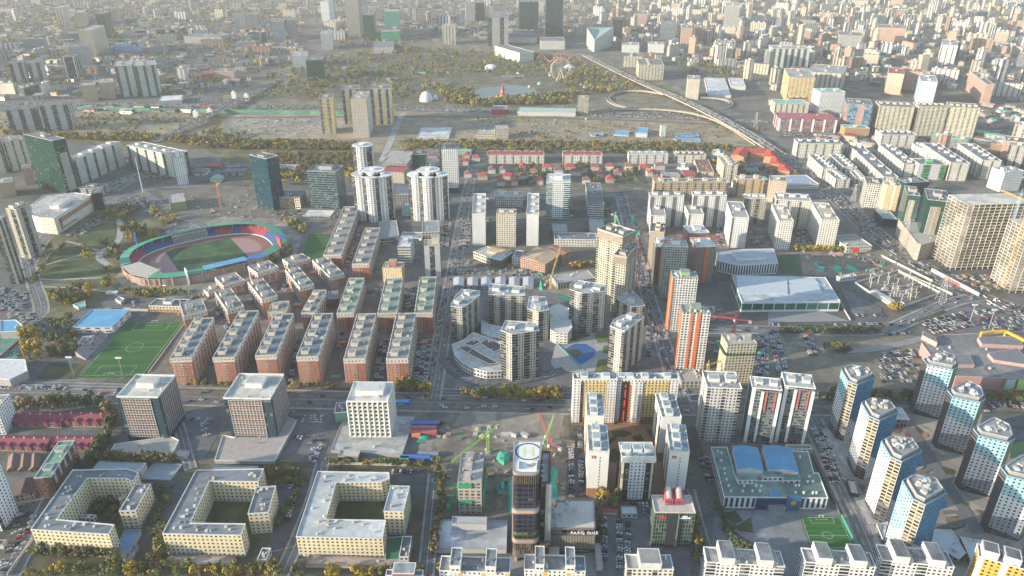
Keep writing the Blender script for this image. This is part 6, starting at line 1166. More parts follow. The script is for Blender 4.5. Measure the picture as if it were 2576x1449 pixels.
T([('apartment_block',lb,AP,k,A,B,C,by,st)for lb,k,A,B,C,by,st in(('left third of the long cream triple tower slab',3,(850,800),(1108,812),(1095,775),1010,CR3),('middle third of the long cream triple tower slab',3,(1142,802),(1368,808),(1355,780),1022,CR3),('right third of the long cream triple tower slab',3,(1375,805),(1602,820),(1585,785),1028,CR3),('white slab with rainbow end wall beside the flyover',3,(230,1080),(570,1088),(562,1055),1192,WSL),('cream block at the head of the long diagonal slab',3,(615,1075),(705,1080),(700,1055),1185,'creamt'),('longest diagonal white slab of the hillside rows',3,(900,1358),(985,1338),(700,1090),1445,WSL),('second diagonal white slab, shaded end wall',3,(1045,1250),(1132,1240),(930,1088),1352,WSL),('third diagonal white slab right of the green fronted block',3,(1408,1245),(1525,1232),(1290,1082),1382,WSL),('fourth diagonal white slab, farthest right',3,(1640,1222),(1765,1215),(1562,1085),1362,WSL),('shorter diagonal slab between the second and third',3,(1230,1160),(1290,1155),(1150,1080),1260,WSL),('nearest small diagonal white block beside the wide road',3,(440,1290),(518,1270),(400,1165),1378,WSL),('second small diagonal white block beside the wide road',3,(595,1280),(672,1262),(560,1165),1355,WSL),('small stepped white block in front of the two diagonal ones',3,(540,1372),(622,1352),(540,1290),1440,WSL),('small stepped white block left of the grid fronted tower',3,(690,1372),(745,1350),(690,1290),1430,WSL),('white block with a vivid green central bay',3,(1148,1240),(1352,1245),(1340,1200),1355,dict(WSL,w=F(wall=(.66,.67,.66),ww=.5,wh=.5,sn=9,sm=4,sc=(.03,.35,.10),rail=.3,rc=(.05,.5,.15),soff=-2),ph=(1,0,10,8,4),phm=plain((.05,.5,.15)))),('white balcony block in front of the triple slab',3,(865,1015),(1125,1020),(1115,985),1110,WSL),('yellow corner block at the upper right',3,(150,560),(360,592),(305,520),752,'yel'),('tan U shaped office left wing at the upper right',3,(322,505),(560,560),(600,500),640,'creamt'),('teal roofed cream block at the wide road',3,(58,782),(312,788),(305,755),862,dict(S['creamt'],roof=ROOFT,ph=None)),('tall teal roofed block behind the wide road',3,(400,695),(585,695),(575,665),862,dict(S['whites'],roof=ROOFT)),('orange framed block with a blue glass front',3,(592,782),(790,795),(770,750),990,dict(S['office'],w=F(wall=(.52,.27,.17),glass=(.04,.14,.24),ww=.5,wh=.8,sn=9,sm=5,sc=(.04,.16,.28),rail=.15,soff=-2))),('orange brick block with a pale green roof',3,(582,965),(770,970),(765,945),1030,dict(S['tan'],roof=ROOFT,w=F(wall=(.5,.3,.14),ww=.5,wh=.5))),('red roofed mall with orange walls and white banners',3,(85,890),(525,905),(515,862),988,dict(S['low'],w=F(wall=(.48,.24,.17),glass=(.06,.08,.14),ww=.8,wh=.8,sn=6,sm=1,sc=(.68,.68,.7),rail=0),roof=plain((.42,.10,.10)),par=plain((.12,.12,.3)),ph=None)),('pale blue slab at the right',3,(1150,590),(1282,620),(1260,570),768,dict(S['whites'],w=F(wall=(.45,.58,.66),ww=.5,wh=.5))),('pinkish long slab climbing at the right',3,(1630,620),(1710,640),(1580,540),770,'pink'),('brown brick slab with red roof corners',3,(910,545),(1030,560),(1025,515),700,dict(S['tan'],roof=ROOFR)),('brown slab right of the red cornered one',3,(1030,540),(1170,545),(1160,520),680,dict(S['pink'],roof=ROOFR)),('tower of white and brown panels beside the slabs',3,(1170,560),(1262,575),(1250,540),640,'tan'),('white round topped tower at the upper right',3,(1315,340),(1435,345),(1430,300),485,'white'),('green and white striped slab at the upper right',3,(40,365),(320,370),(315,345),520,dict(S['white'],w=F(wall=(.66,.67,.65),ww=.5,wh=.5,sn=6,sm=3,sc=(.05,.15,.12)))),('white office slab with ribbon windows at the upper right',3,(540,262),(715,268),(705,245),352,'office'),('brown slab in shadow at the upper right',3,(830,205),(1045,215),(1035,190),345,'pink'),('peach stepped block at the right edge',3,(1610,1085),(1790,1090),(1780,1060),1150,'tan'),('pink stepped block at the right edge',3,(1795,1075),(1960,1080),(1950,1040),1200,'pink'),('tall cream slab at the right edge',3,(1880,950),(1990,955),(1980,925),1060,'creamt'),('white and green roofed tower at the right edge',3,(1790,1300),(1935,1290),(1900,1250),1449,'whites'),('dark green and glass block left of the construction arm',3,(1045,1380),(1220,1370),(1180,1335),1480,'glassg'),('left half of the white terrace with a long red roof',1,(1745,1170),(2175,1172),(2178,1140),1235,dict(WSL,roof=ROOFR,ph=(8,-.35,4,4,1.5),phm=ROOFR)),('white terrace with a red roof, the shorter one to the right',2,(385,1170),(682,1172),(680,1142),1235,dict(WSL,roof=ROOFR,ph=(6,-.35,4,4,1.5),phm=ROOFR)),('cream terrace with a pale green roof',2,(885,1168),(1180,1170),(1178,1142),1235,dict(WSL,roof=plain((.42,.46,.42)),ph=(5,-.3,4,4,1.5))),('white terrace with a brown roof',2,(1238,1170),(1465,1172),(1460,1142),1230,dict(WSL,roof=plain((.2,.12,.1)))),('tall cream slab with stepped stair boxes near the red roofed court',2,(1600,1245),(1705,1250),(1650,1175),1375,dict(S['creamt'],ph=(4,0,7,7,3))),('left long tan slab with stair boxes',2,(1078,1375),(1635,1375),(1630,1345),1500,dict(S['tan'],ph=(5,0,7,7,4),w=F(wall=(.55,.42,.27),ww=.45,wh=.5,sn=4,sm=1,sc=(.45,.3,.2)))),('shorter tan slab right of the long one',2,(1700,1355),(1905,1358),(1900,1328),1485,dict(S['tan'],ph=(2,0,7,7,5),w=F(wall=(.58,.45,.25),ww=.45,wh=.5,sn=4,sm=1,sc=(.45,.3,.2)))),('single tan tower at the wide road',3,(15,1370),(145,1375),(140,1335),1530,'tan'),('white block left of the tall cream slab',2,(1510,1160),(1600,1160),(1600,1135),1215,'whites'),('long brown roofed block before the tall cream slab',2,(1420,1320),(1525,1300),(1480,1200),1350,dict(S['creamt'],roof=plain((.22,.12,.09)),ph=None)),('small grey roofed block beside the brown roofed one',2,(1245,1265),(1335,1268),(1340,1235),1300,'whites'))])
for A,B,C,by,lb in(((1655,1165),(1750,1185),(1800,1125),1215,'left wing of the orange block with a bright red roof'),((1800,1150),(1932,1150),(1932,1118),1195,'long wing of the orange block with a bright red roof')):
 gable('apartment_block',lb,AP,2,A,B,C,by,F(wall=(.55,.3,.14),ww=.4,wh=.5),plain((.5,.07,.05)),'orange court with bright red roofs',rise=3)
for i,(x,y)in enumerate(((15,1160),(60,1215),(120,1265))):gable('apartment_block',['upper','middle','lower'][i]+' orange house with a bright red hip roof beside the flyover','house',3,(x-45,y+20),(x+45,y+25),(x+50,y-15),y+70,F(wall=(.55,.3,.14),ww=.4,wh=.5),plain((.5,.07,.05)),'orange court with bright red roofs',rise=4,hip=.4)
bld('shop','blue grey roofed supermarket beside the wide road','shop',3,(120,1395),(385,1390),(330,1320),1430,'low',roof=plain((.3,.36,.42)))
th=bld('office_tower','tall green glass tower with white light dots at the left',OT,0,(175,1012),base=1476,poly=[(175,1012),(395,1062),(492,1043),(300,995)],hi=1,st=dict(S['glassg'],w=F(wall=(.012,.06,.048),glass=(.012,.07,.052),ww=.9,wh=.9,gmetal=.35,curt=.04,grough=.12),vents=3))
a,c=[Vector(p)for p in sorted(th.P,key=lambda p:p[1])[:2]];a,c=(a,c)if a.x<c.x else(c,a)
if abs((c-a).x)>5:
 m=MB();e=c-a;q=a.lerp(c,.54);m.box((q.x+.4,q.y-.5,8),e.length*.62,.6,th.h*.68,math.atan2(e.y,e.x),bottom=True);th.part('pale_panel',m,[plain((.28,.30,.27),.5)])
 for i in range(10):
  for j in range(18):
   if rnd.random()<.55:m=MB();q=a.lerp(c,.12+.09*i);m.box((q.x,q.y-1.0,10+th.h*.045*j),1.2,.3,1.0,bottom=True);th.part('light_panel',m,[PARW])if rnd.random()<.5 else None
# sail roofed building, blue dome hall, white dome, concrete silos
P=p_(2,[(555,232),(640,300),(760,235),(745,205),(650,195),(570,205)],60);q=[at(2,*p,0).xy for p in((560,360),(620,395),(760,350),(740,320),(570,320))]
th=Thing('office_building',(q[1].x,q[1].y,0),'white finned building with a roof dipping to the middle like a sail','office building')
b=MB();hh=[75,45,75,60,60]
for i in range(5):
 j=(i+1)%5;nc=max(2,round((q[j]-q[i]).length/4));b.face([(*q[i],0),(*q[j],0),(*q[j],hh[j]),(*q[i],hh[i])],[(0,0),(nc,0),(nc,hh[j]/3.5),(0,hh[i]/3.5)])
th.part('wall',b,[F(wall=(.62,.62,.62),glass=(.08,.16,.14),ww=.5,wh=1.1,curt=.1)]);b=MB();cc=sum((Vector((*q[i],hh[i]))for i in range(5)),Vector())/5
for i in range(5):j=(i+1)%5;b.face([(*q[i],hh[i]),(*q[j],hh[j]),cc])
th.part('roof',b,[plain((.25,.36,.32))])
def dome(nm,lb,cat,k,x,y,rx,hgt,mat,ratio=1.0,drum=0,dm=None):
 c=at(k,x,y,0);r=(at(k,x+rx,y,0)-c).x;th=Thing(nm,c,lb,cat);b=MB();n,m_=20,5
 for j in range(m_):
  a0,a1=math.pi/2*j/m_,math.pi/2*(j+1)/m_
  for i in range(n):
   t0,t1=2*math.pi*i/n,2*math.pi*(i+1)/n
   f=lambda a_,t:(c.x+r*math.cos(a_)*math.cos(t),c.y+r*ratio*math.cos(a_)*math.sin(t),drum+hgt*math.sin(a_));b.face([f(a0,t0),f(a0,t1),f(a1,t1),f(a1,t0)])
 th.part('dome',b,[mat])
 if drum:b=MB();b.prism([(c.x+r*.96*math.cos(2*math.pi*i/n),c.y+r*.96*ratio*math.sin(2*math.pi*i/n))for i in range(n)],0,drum,top=False,cells=(5,5));th.part('drum',b,[dm or PARW])
 return th
dome('dome_hall','wide blue domed sports palace at the upper left','dome hall',0,945,400,110,22,plain((.12,.22,.36),.4),.75,10,F(wall=(.4,.42,.45),ww=.6,wh=.6))
dome('dome','large white inflated dome beside the pond','dome',1,1285,762,50,26,PARW);dome('dome','small white inflated dome right of the large one','dome',1,1357,750,20,12,PARW)
dome('pavilion','white flying saucer pavilion in the park','pavilion',1,1775,522,48,12,PARW,.8,4)
th=Thing('concrete_silo',at(2,1135,1035,0),'cluster of pale green concrete silos in the works yard','silos')
for i in range(3):b=MB();c=at(2,1122+i*14,1032,0);b.cyl((c.x,c.y,0),3.4,26,10);th.part('silo',b,[plain((.45,.52,.45))])
# amusement park
def ring(b,c,u,v,r,rr,n=28,m=0):
 P=[c+u*(r*math.cos(2*math.pi*i/n))+v*(r*math.sin(2*math.pi*i/n))for i in range(n)]
 for i in range(n):b.bar(P[i],P[(i+1)%n],rr,m)
 return P
c=at(2,365,610,0);R_=31;th=Thing('ferris_wheel',c,'white ferris wheel in the amusement park','ferris wheel');ctr=Vector((c.x,c.y,36));u=Vector((1,.25,0)).normalized();z=Vector((0,0,1));b=MB();nn=Vector((-u.y,u.x,0))
for s_ in(-1.5,1.5):P=ring(b,ctr+nn*s_,u,z,R_,.5);ring(b,ctr+nn*s_,u,z,R_*.85,.35)
th.part('rim',b,[plain((.7,.66,.6))]);b=MB()
for i in range(28):b.bar(ctr,P[i],.28)
th.part('spoke',b,[plain((.65,.62,.58))])
for i in range(28):b=MB();p=ctr+u*(R_+1)*math.cos(2*math.pi*i/28)+z*(R_+1)*math.sin(2*math.pi*i/28);b.box((p.x,p.y,p.z-1.6),2.2,2.2,2.4,bottom=True);th.part('cabin',b,[plain([(.7,.68,.64),(.6,.2,.15),(.2,.35,.55)][i%3])])
b=MB();[b.bar(ctr,(c.x+sx*12,c.y+sy*5,0),.7)for sx in(-1,1)for sy in(-1,1)];th.part('support',b,[PARW])
b=MB();L=[]
for i in range(90):
 t=i/89;a0=at(2,190+330*t,480-12*math.sin(t*9),0);L.append(Vector((a0.x,a0.y,16+12*math.sin(t*17)*(1-.3*t))))
for i in range(89):b.bar(L[i],L[i+1],.9)
for i in range(0,90,5):b.bar((L[i].x,L[i].y,0),L[i],.35)
rc_=tag(b.build('roller_coaster',[plain((.55,.2,.14))],None,(L[0].x,L[0].y,0)),'long red and orange roller coaster track with loops','roller coaster')
b=MB();
for x in(395,345):cc=at(2,x,490,0);ring(b,Vector((cc.x,cc.y,22)),Vector((1,0,0)),z,15,.9)
b.build('loop',[plain((.55,.22,.16))],rc_,rc_.location)
cl=at(1,1862,760,0);th=Thing('toy_castle',cl,'small yellow and red towered castle on the lake island','castle')
for dx,dy,r,h_ in((0,0,7,16),(-14,3,4,12),(14,3,4,12),(-8,-8,3.5,10),(8,-8,3.5,10),(0,6,5,26)):
 b=MB();b.cyl((cl.x+dx,cl.y+dy,0),r,h_,8);t_=th.part('tower',b,[plain((.6,.45,.22))]);b=MB();b.cyl((cl.x+dx,cl.y+dy,h_),r*1.15,h_*.7,8,r2=.2);th.part('spire',b,[plain((.35,.1,.07))],t_)
b=MB();b.cyl((cl.x,cl.y,0),24,3,14);th.part('island_wall',b,[plain((.42,.26,.16))])
for i,(x,y,w_,col,lb)in enumerate(((590,645,26,(.6,.45,.08),'yellow ride tent'),(545,660,20,(.2,.4,.45),'teal ride canopy'),(430,515,50,(.66,.66,.68),'white arched exhibition tent'),(500,620,16,(.5,.2,.12),'orange ride canopy'),(615,525,16,(.66,.66,.66),'white umbrella ride'),(210,635,22,(.08,.4,.3),'green ride canopy'),(290,572,18,(.08,.4,.38),'teal kiosk roof'),(700,570,20,(.5,.28,.15),'tan ride canopy'),(50,555,18,(.6,.4,.38),'pink ride tent'),(130,660,12,(.6,.6,.55),'white small tent'))):
 c=at(2,x,y,0);r=(at(2,x+w_,y,0)-c).x;b=MB();b.cyl((c.x,c.y,0),r*.85,4,10);th=Thing('ride_tent',c,lb+' in the amusement park','ride','rides of the amusement park');th.part('wall',b,[PARC]);b=MB();b.cyl((c.x,c.y,4),r,r*.5,12,r2=.4);th.part('canopy',b,[plain(col)])
# ================================================================ stadium
E0,E1=at(4,950,640,6),at(4,2170,365,6);ct_=(E0+E1)/2;ax=(E1-E0).normalized();nx=Vector((-ax.y,ax.x,0));HL=(E1-E0).length/2
HW=abs((at(4,1560,268,10)-at(4,1500,655,6)).dot(nx))/2;ct_=ct_+nx*((at(4,1560,268,10)+at(4,1500,655,6))/2-ct_).dot(nx)
st_=Thing('stadium',(ct_.x,ct_.y,0),'oval athletics stadium with a green roof ring and red and blue seats','stadium')
def oval(o,n=72):
 a,w_=HL-o,HW-o;s=max(1,a-w_);out=[]
 for i in range(n):
  t=2*math.pi*i/n;c,s_=math.cos(t),math.sin(t);e=2/2.5
  out.append(ct_+ax*(a*math.copysign(abs(c)**e,c))+nx*(w_*math.copysign(abs(s_)**e,s_)))
 return out
def band(nm,o0,z0,o1,z1,mats,pick=lambda i:0,skip=lambda i:False,thick=0):
 A,B=oval(o0),oval(o1);b=MB();n=len(A)
 for i in range(n):
  if skip(i):continue
  j=(i+1)%n;b.face([(*A[i].xy,z0),(*A[j].xy,z0),(*B[j].xy,z1),(*B[i].xy,z1)],[(i,0),(i+1,0),(i+1,1),(i,1)],m=pick(i))
  if thick:b.face([(*B[i].xy,z1-thick),(*B[j].xy,z1-thick),(*A[j].xy,z0-thick),(*A[i].xy,z0-thick)],m=pick(i));b.face([(*B[i].xy,z1),(*B[j].xy,z1),(*B[j].xy,z1-thick),(*B[i].xy,z1-thick)],m=pick(i))
 return st_.part(nm,b,mats)
band('outer_wall',0,0,.2,11,[F(wall=(.42,.24,.15),ww=.5,wh=.7,glass=(.3,.3,.28))])
openl=lambda i:36<=i<44
band('roof_ring',0,12.5,12,14,[plain((.07,.30,.20),var=.12,sc=.1),plain((.08,.2,.42)),plain((.05,.12,.35))],pick=lambda i:1 if(56<=i<60 or 68<=i<71)else 0,skip=openl,thick=.0)
band('seating',1.5,11,19,2.2,[plain((.045,.10,.22),var=.4,sc=.5),plain((.38,.06,.085),var=.3,sc=.3)],pick=lambda i:1 if(i<10 and i>2 or 27<=i<33 or 12<=i<15)else 0,skip=openl)
band('pitch_wall',19,2.2,19.2,0,[PARW])
for o0,o1,m_,nm in((19.2,24,plain((.2,.15,.13)),'apron'),(24,34,plain((.30,.10,.085),var=.15),'track')):band(nm,o0,.9,o1,.92 if nm=='track' else .9,[m_])
b=MB();b.face([(*p.xy,.93)for p in oval(34)]);st_.part('end_field',b,[plain((.38,.22,.2),var=.15)])
b=MB();L_=HL-34;W_=HW-36;b.face([tuple((ct_+ax*L_*x+nx*W_*y).xy)+(.96,)for x,y in((-.62,-1),(.62,-1),(.62,1),(-.62,1))]);st_.part('field',b,[plain((.035,.085,.03),c2=(.05,.11,.035),sc=.03)])
b=MB()
for q in range(8):
 o=24.6+q*1.25;A,B=oval(o),oval(o+.15)
 for i in range(72):j=(i+1)%72;b.face([(*A[i].xy,.94),(*A[j].xy,.94),(*B[j].xy,.94),(*B[i].xy,.94)])
st_.part('lane_line',b,[plain((.5,.35,.3))])
A=oval(0);B=oval(24)
for i in range(0,72,2):
 if openl(i):continue
 b=MB();b.bar((*A[i].xy,0),(*A[i].xy,12.5),.35);b.bar((*oval(9)[i].xy,6),(*oval(9)[i].xy,13.8),.2);st_.part('column',b,[PARC])
b=MB();i0,i1=36,44;b.face([(*A[i0].xy,12),(*A[40].xy,12),(*A[i1].xy,12),(*oval(22)[i1].xy,13),(*oval(22)[i0].xy,13)]);b.face([(*oval(22)[i0].xy,12.6),(*oval(22)[i1].xy,12.6),(*A[i1].xy,11.6),(*A[40].xy,11.6),(*A[i0].xy,11.6)]);st_.part('end_canopy',b,[plain((.45,.41,.35))])
q=at(4,1700,535,17);b=MB();s=[q+ax*x+nx*y for x,y in((-27,-7),(27,-7),(27,7),(-27,7))];b.prism([tuple(p.xy)for p in s],16.4,17,bottom=True);[b.bar((*p.xy,2),(*p.xy,16.5),.3)for p in s];st_.part('stand_canopy',b,[ROOFB])
q=at(4,1430,300,15);b=MB();s=[q+ax*x+nx*y for x,y in((-24,-2),(24,-2),(24,8),(-24,8))];b.prism(ccw([tuple(p.xy)for p in s]),0,13,cells=(4,4));st_.part('grandstand',b,[F(wall=(.26,.26,.25),ww=.4,wh=.4)])
p=at(5,190,465,0);b=MB();b.box((p.x,p.y,0),14,2,24,math.atan2(nx.y,nx.x));tag(b.build('scoreboard',[plain((.60,.06,.06))],None,(p.x,p.y,0)),'tall red board at the right end of the stadium','scoreboard')
p=at(4,1425,690,0);b=MB();b.box((p.x,p.y,0),12,1.5,20,math.atan2(nx.y,nx.x));tag(b.build('scoreboard',[plain((.6,.62,.63))],None,(p.x,p.y,0)),'pale board at the near left end of the stadium','scoreboard')
p=at(4,1045,440,0);b=MB();b.box((p.x,p.y,0),3,2,26);tag(b.build('banner_tower',[plain((.03,.1,.4))],None,(p.x,p.y,0)),'slim blue banner tower in the trees by the stadium','sign')
# sports club beside the football pitch
bld('grandstand','blue roofed white gym hall beside the football pitch','sports hall',4,(548,1018),(845,1018),(950,888),1065,'blues',w=F(wall=(.6,.56,.56),ww=.5,wh=.35),cell=(12,4))
bld('clubhouse','beige clubhouse with grey roof and orange plinth behind the football pitch','clubhouse',4,(1122,858),(1370,865),(1392,810),905,'low',w=F(wall=(.6,.54,.36),ww=.4,wh=.4,low=(.5,.28,.14),lown=1),ph=(1,0,10,8,3))
th=bld('stand_building','small white stand building with crowded steps beside the football pitch','grandstand',4,(595,1135),(680,1140),(720,1085),1165,'low',vents=1)
b=MB();q=[at(4,x,y,0)for x,y in((650,1270),(820,1085),(760,1075),(575,1240))]
for i in range(10):
 f0,f1=i/10,(i+1)/10;z=6-i*.55;A_,B_,C_,D_=q[3].lerp(q[0],f0),q[3].lerp(q[0],f1),q[2].lerp(q[1],f1),q[2].lerp(q[1],f0);b.prism(ccw([tuple(p.xy)for p in(A_,B_,C_,D_)]),0,z)
th.part('terrace',b,[plain((.42,.40,.40),c2=(.22,.18,.18),sc=.8)])
for i in range(70):
 u_,v_=rnd.random(),rnd.random();p=q[3].lerp(q[0],v_).lerp(q[2].lerp(q[1],v_),.3+.6*u_);b=MB();b.box((p.x,p.y,6-v_*5.5),.6,.6,1.1);b.box((p.x,p.y,7.1-v_*5.5),.3,.3,.35)
 if i==0:crowd=MB()
 crowd.box((p.x,p.y,6-v_*5.5),.7,.7,1.0,m=i%3);crowd.box((p.x,p.y,7.0-v_*5.5),.35,.35,.35,m=3)
tag(crowd.build('crowd',[plain((.25,.04,.08)),plain((.08,.1,.2)),plain((.5,.5,.5)),plain((.3,.2,.15))],None,q[0]),kind='stuff')
for k,pts,h_,m_,lb in((4,[(0,970),(120,965),(172,1010),(165,1050),(0,1055)],9,ROOFB,'blue roofed round shed at the left edge'),(4,[(-60,1260),(190,1265),(205,1350),(70,1415),(-60,1400)],9,plain((.6,.58,.57)),'pale pinkish tent roofed hall at the left edge'),(4,[(550,850),(640,820),(645,860),(590,870)],4,ROOFT,'green roofed garden shed beside the park'),(4,[(870,810),(900,790),(940,805),(910,830)],4,plain((.2,.35,.3)),'small grey green shed beside the stadium')):
 raise_bld('shed',lb,'shed',p_(k,pts,h_),0,h_,dict(w=PARG,roof=m_,vents=0))
# ================================================================ elevated roads
def deck(lb,k,pts,z,wid,zs=None,cat='flyover',nm='flyover'):
 n=len(pts);L=[at(k,x,y,zs[i]if zs else z)for i,(x,y)in enumerate(pts)];L=smooth(L);th=Thing(nm,(L[0].x,L[0].y,0),lb,cat);b,b2,b3=MB(),MB(),MB();N_=[]
 for i in range(len(L)):d=L[min(i+1,len(L)-1)]-L[max(i-1,0)];N_.append(Vector((-d.y,d.x,0)).normalized())
 for i in range(len(L)-1):
  a,c=L[i],L[i+1];n0,n1=N_[i]*wid/2,N_[i+1]*wid/2;dn=Vector((0,0,-1.6))
  b.face([a-n0,c-n1,c+n1,a+n0][::-1][::-1]);b2.face([a+n0+dn,c+n1+dn,c-n1+dn,a-n0+dn])
  for s in(-1,1):
   p,q=a+n0*s,c+n1*s;up=Vector((0,0,1.1));b2.face([p+dn,q+dn,q+up,p+up]);p2,q2=p-n0.normalized()*s*.5,q-n1.normalized()*s*.5;b2.face([p+up,q+up,q2+up,p2+up]);b2.face([p2+up,q2+up,q2,p2])
  if wid>14:
   m=Vector((0,0,.9));t0,t1=N_[i]*.3,N_[i+1]*.3;b2.face([a-t0+m,c-t1+m,c+t1+m,a+t0+m]);b2.face([a-t0,c-t1,c-t1+m,a-t0+m]);b2.face([a+t0,c+t1,c+t1+m,a+t0+m])
 th.part('road_deck',b,[plain((.17,.165,.16),var=.2,sc=.02)]);th.part('parapet',b2,[plain((.40,.365,.31))]);dist=0
 for i in range(1,len(L)):
  dist+=(L[i]-L[i-1]).length
  if dist>32 and L[i].z>3:dist=0;m=MB();[m.box((*(L[i]+N_[i]*wid*s).xy,0),1.6,1.6,L[i].z-1.6)for s in((-.25,.25)if wid>14 else(0,))];th.part('pier',m,[plain((.5,.46,.4))])
 return L
FLY=deck('main flyover running diagonally past the amusement park to the wide road','v',[(1472,138),(1590,198),(1720,252),(1840,312),(1920,360),(1985,405)],9,26,[1,7,9,9,7,.6])
RAMP=deck('lower ramp curving up from the highway to join the flyover',2,[(590,828),(800,822),(1050,820),(1280,838),(1480,880),(1650,960),(1850,1095)],6,9,[.6,3,6,7,7,5,.8])
LOOP=deck('loop ramp circling the sandy lot beside the flyover',2,[(1150,712),(1000,685),(850,682),(740,705),(715,745),(760,785),(860,812)],5,9,[8,7,6,5,4,2,.6])
LOOP2=deck('small loop ramp right of the flyover',2,[(1420,735),(1530,740),(1630,755),(1665,785),(1620,820),(1500,830)],3,9,[6,5,4,3,1.5,.6])
BRID=deck('long bridge over the railway at the left','v',[(385,358),(450,328),(520,292),(580,262),(640,235),(705,200)],8,20,[.8,6,9,9,6,.8],'bridge','bridge')
deck('short bridge over the river ditch','v',[(560,362),(600,348),(640,338)],4,12,[.8,4,.8],'bridge','bridge')
for x,y in((495,296),(530,291),(590,247),(622,253)):
 c=at('v',x,y,0);th=Thing('bridge_tower',c,('%s white gate tower of the railway bridge'%{495:'near left',530:'near right',590:'far left',622:'far right'}[x]),'gate tower','gate towers');b=MB();b.box((c.x,c.y,0),12,9,16);th.part('wall',b,[PARW]);b=MB();b.cyl((c.x,c.y,16),5,4,8,r2=2);th.part('cap',b,[PARW])
b=MB();q0,q1=at('v',195,276,0),at('v',870,289,0);[b.prism(ccw([tuple(q0.lerp(q1,i/12).xy),tuple(q0.lerp(q1,(i+1)/12).xy),tuple((q0.lerp(q1,(i+1)/12)+Vector((0,6,0))).xy),tuple((q0.lerp(q1,i/12)+Vector((0,6,0))).xy)]),0,7)for i in range(12)];tag(b.build('noise_wall',[plain((.06,.26,.16),c2=(.12,.3,.2),sc=.02)],None,q0),'long green barrier beside the railway at the left','barrier')
# substation, pylons, walls, netting, containers
def wall_line(lb,k,pts,h_=2.6,col=(.5,.48,.44),nm='boundary_wall'):
 L=[at(k,x,y,0)for x,y in pts];b=MB()
 for i in range(len(L)-1):
  d=L[i+1]-L[i];s=Vector((-d.y,d.x,0)).normalized()*.3;b.prism(ccw([tuple((p).xy)for p in(L[i]-s,L[i+1]-s,L[i+1]+s,L[i]+s)]),0,h_+.01*(i%2))
 tag(b.build(nm,[plain(col)],None,L[0]),lb,'wall')
wall_line('white wall round the electrical substation',7,[(655,695),(975,600),(1300,770),(1080,850),(1010,870),(920,860),(655,695)],3)
wall_line('second white wall outside the substation by the wide road',7,[(975,600),(1390,780)],3);wall_line('long pale wall beside the wide road above the substation',7,[(860,490),(1240,680)],3)
wall_line('white noise barrier of the construction site by the crossroads',7,[(1230,600),(1590,790)],5,(.6,.6,.6));wall_line('red and white barrier next to the crossroads construction site',7,[(1330,655),(1440,715)],4,(.5,.12,.1))
wall_line('wall along the lane by the left courtyard complex',8,[(60,1449),(250,1180)]);wall_line('green fence of the small football pitch',11,[(550,1010),(690,1290)],4,(.05,.25,.2));wall_line('wall behind the sports hall court',7,[(620,970),(430,650)],2)
wall_line('dark fence beside the school and the car street',11,[(330,540),(545,1000)],2.5,(.08,.1,.12));wall_line('pale promenade wall along the football pitch',4,[(1400,985),(1120,1365)],1.2,(.5,.48,.45));wall_line('wall between the courtyard complexes and the white block site',9,[(540,605),(1130,620)],2.5)
wall_line('white blind wall of the playground in the round estate',6,[(340,1150),(540,1350)],1.5,(.08,.35,.28));wall_line('white wall behind the sports club',4,[(960,895),(1120,900)],3);wall_line('orange brick wall left of the sports field',4,[(0,1260),(150,1130)],3,(.4,.08,.06))
sb=Thing('substation_yard',at(7,990,720,0),'steel masts and bus bars inside the walled substation','substation')
r2=random.Random(3)
for i in range(46):
 x,y=r2.uniform(760,1250),r2.uniform(660,820)
 if not inside([(700,690),(975,615),(1270,765),(1080,835),(930,845)],x,y):continue
 c=at(7,x,y,0);b=MB();h_=r2.choice([7,9,12]);b.bar(c,c+Vector((0,0,h_)),.3);b.bar(c+Vector((-3,0,h_)),c+Vector((3,0,h_)),.25);sb.part('mast',b,[plain((.55,.52,.45))])
b=MB();
for y0 in(700,740,780):b.bar(at(7,850,y0,10),at(7,1150,y0+15,10),.25)
sb.part('bus_bar',b,[METAL]);b=MB();b.prism(p_(7,[(780,740),(960,850),(1000,840),(810,735)],4),0,4);sb.part('switch_house',b,[plain((.5,.52,.53))])
for x,y in((880,745),(960,740),(1060,770)):b=MB();c=at(7,x,y,0);b.box(c,7,4,4);b.cyl((c.x-2,c.y,4),.5,3,6);b.cyl((c.x+2,c.y,4),.5,3,6);sb.part('transformer',b,[PARG])
def pylon(lb,k,x,y,h_,w_=7):
 c=at(k,x,y,0);th=Thing('power_pylon',c,lb,'pylon','lattice pylons');b=MB();n=8;m=plain((.42,.42,.42),.5)
 co=lambda z:[Vector((c.x+sx*w_/2*(1-.85*z),c.y+sy*w_/2*(1-.85*z),h_*z))for sx,sy in((-1,-1),(1,-1),(1,1),(-1,1))]
 for i in range(n):
  A_,B_=co(i/n),co((i+1)/n)
  for j in range(4):b.bar(A_[j],B_[j],.16);b.bar(A_[j],B_[(j+1)%4],.1)
 th.part('mast',b,[m])
 for z in(.7,.82,.94):b=MB();b.bar((c.x-7,c.y,h_*z),(c.x+7,c.y,h_*z),.22);th.part('cross_arm',b,[m])
pylon('lattice pylon at the corner of the substation',7,1300,825,34,9);pylon('lattice pylon in front of the green glass towers',7,1015,430,46,7);pylon('lattice pylon beyond the wide road',7,640,70,30,6);pylon('lattice pylon beside the flyover',2,1835,960,36,7)
for k,x,y,lb in((4,935,1405,'floodlight mast at the near end of the football pitch'),(4,565,1400,'floodlight mast at the near left corner of the football pitch'),(7,1520,990,'tall street light at the crossroads'),(7,1665,1030,'tall street light beside the pink mall')):
 c=at(k,x,y,0);th=Thing('floodlight_mast',c,lb,'floodlight','floodlights');b=MB();b.bar(c,c+Vector((0,0,24)),.35);th.part('pole',b,[METAL]);b=MB();b.box((c.x,c.y,23),6,1,1.6,bottom=True);th.part('lamp_head',b,[PARW])
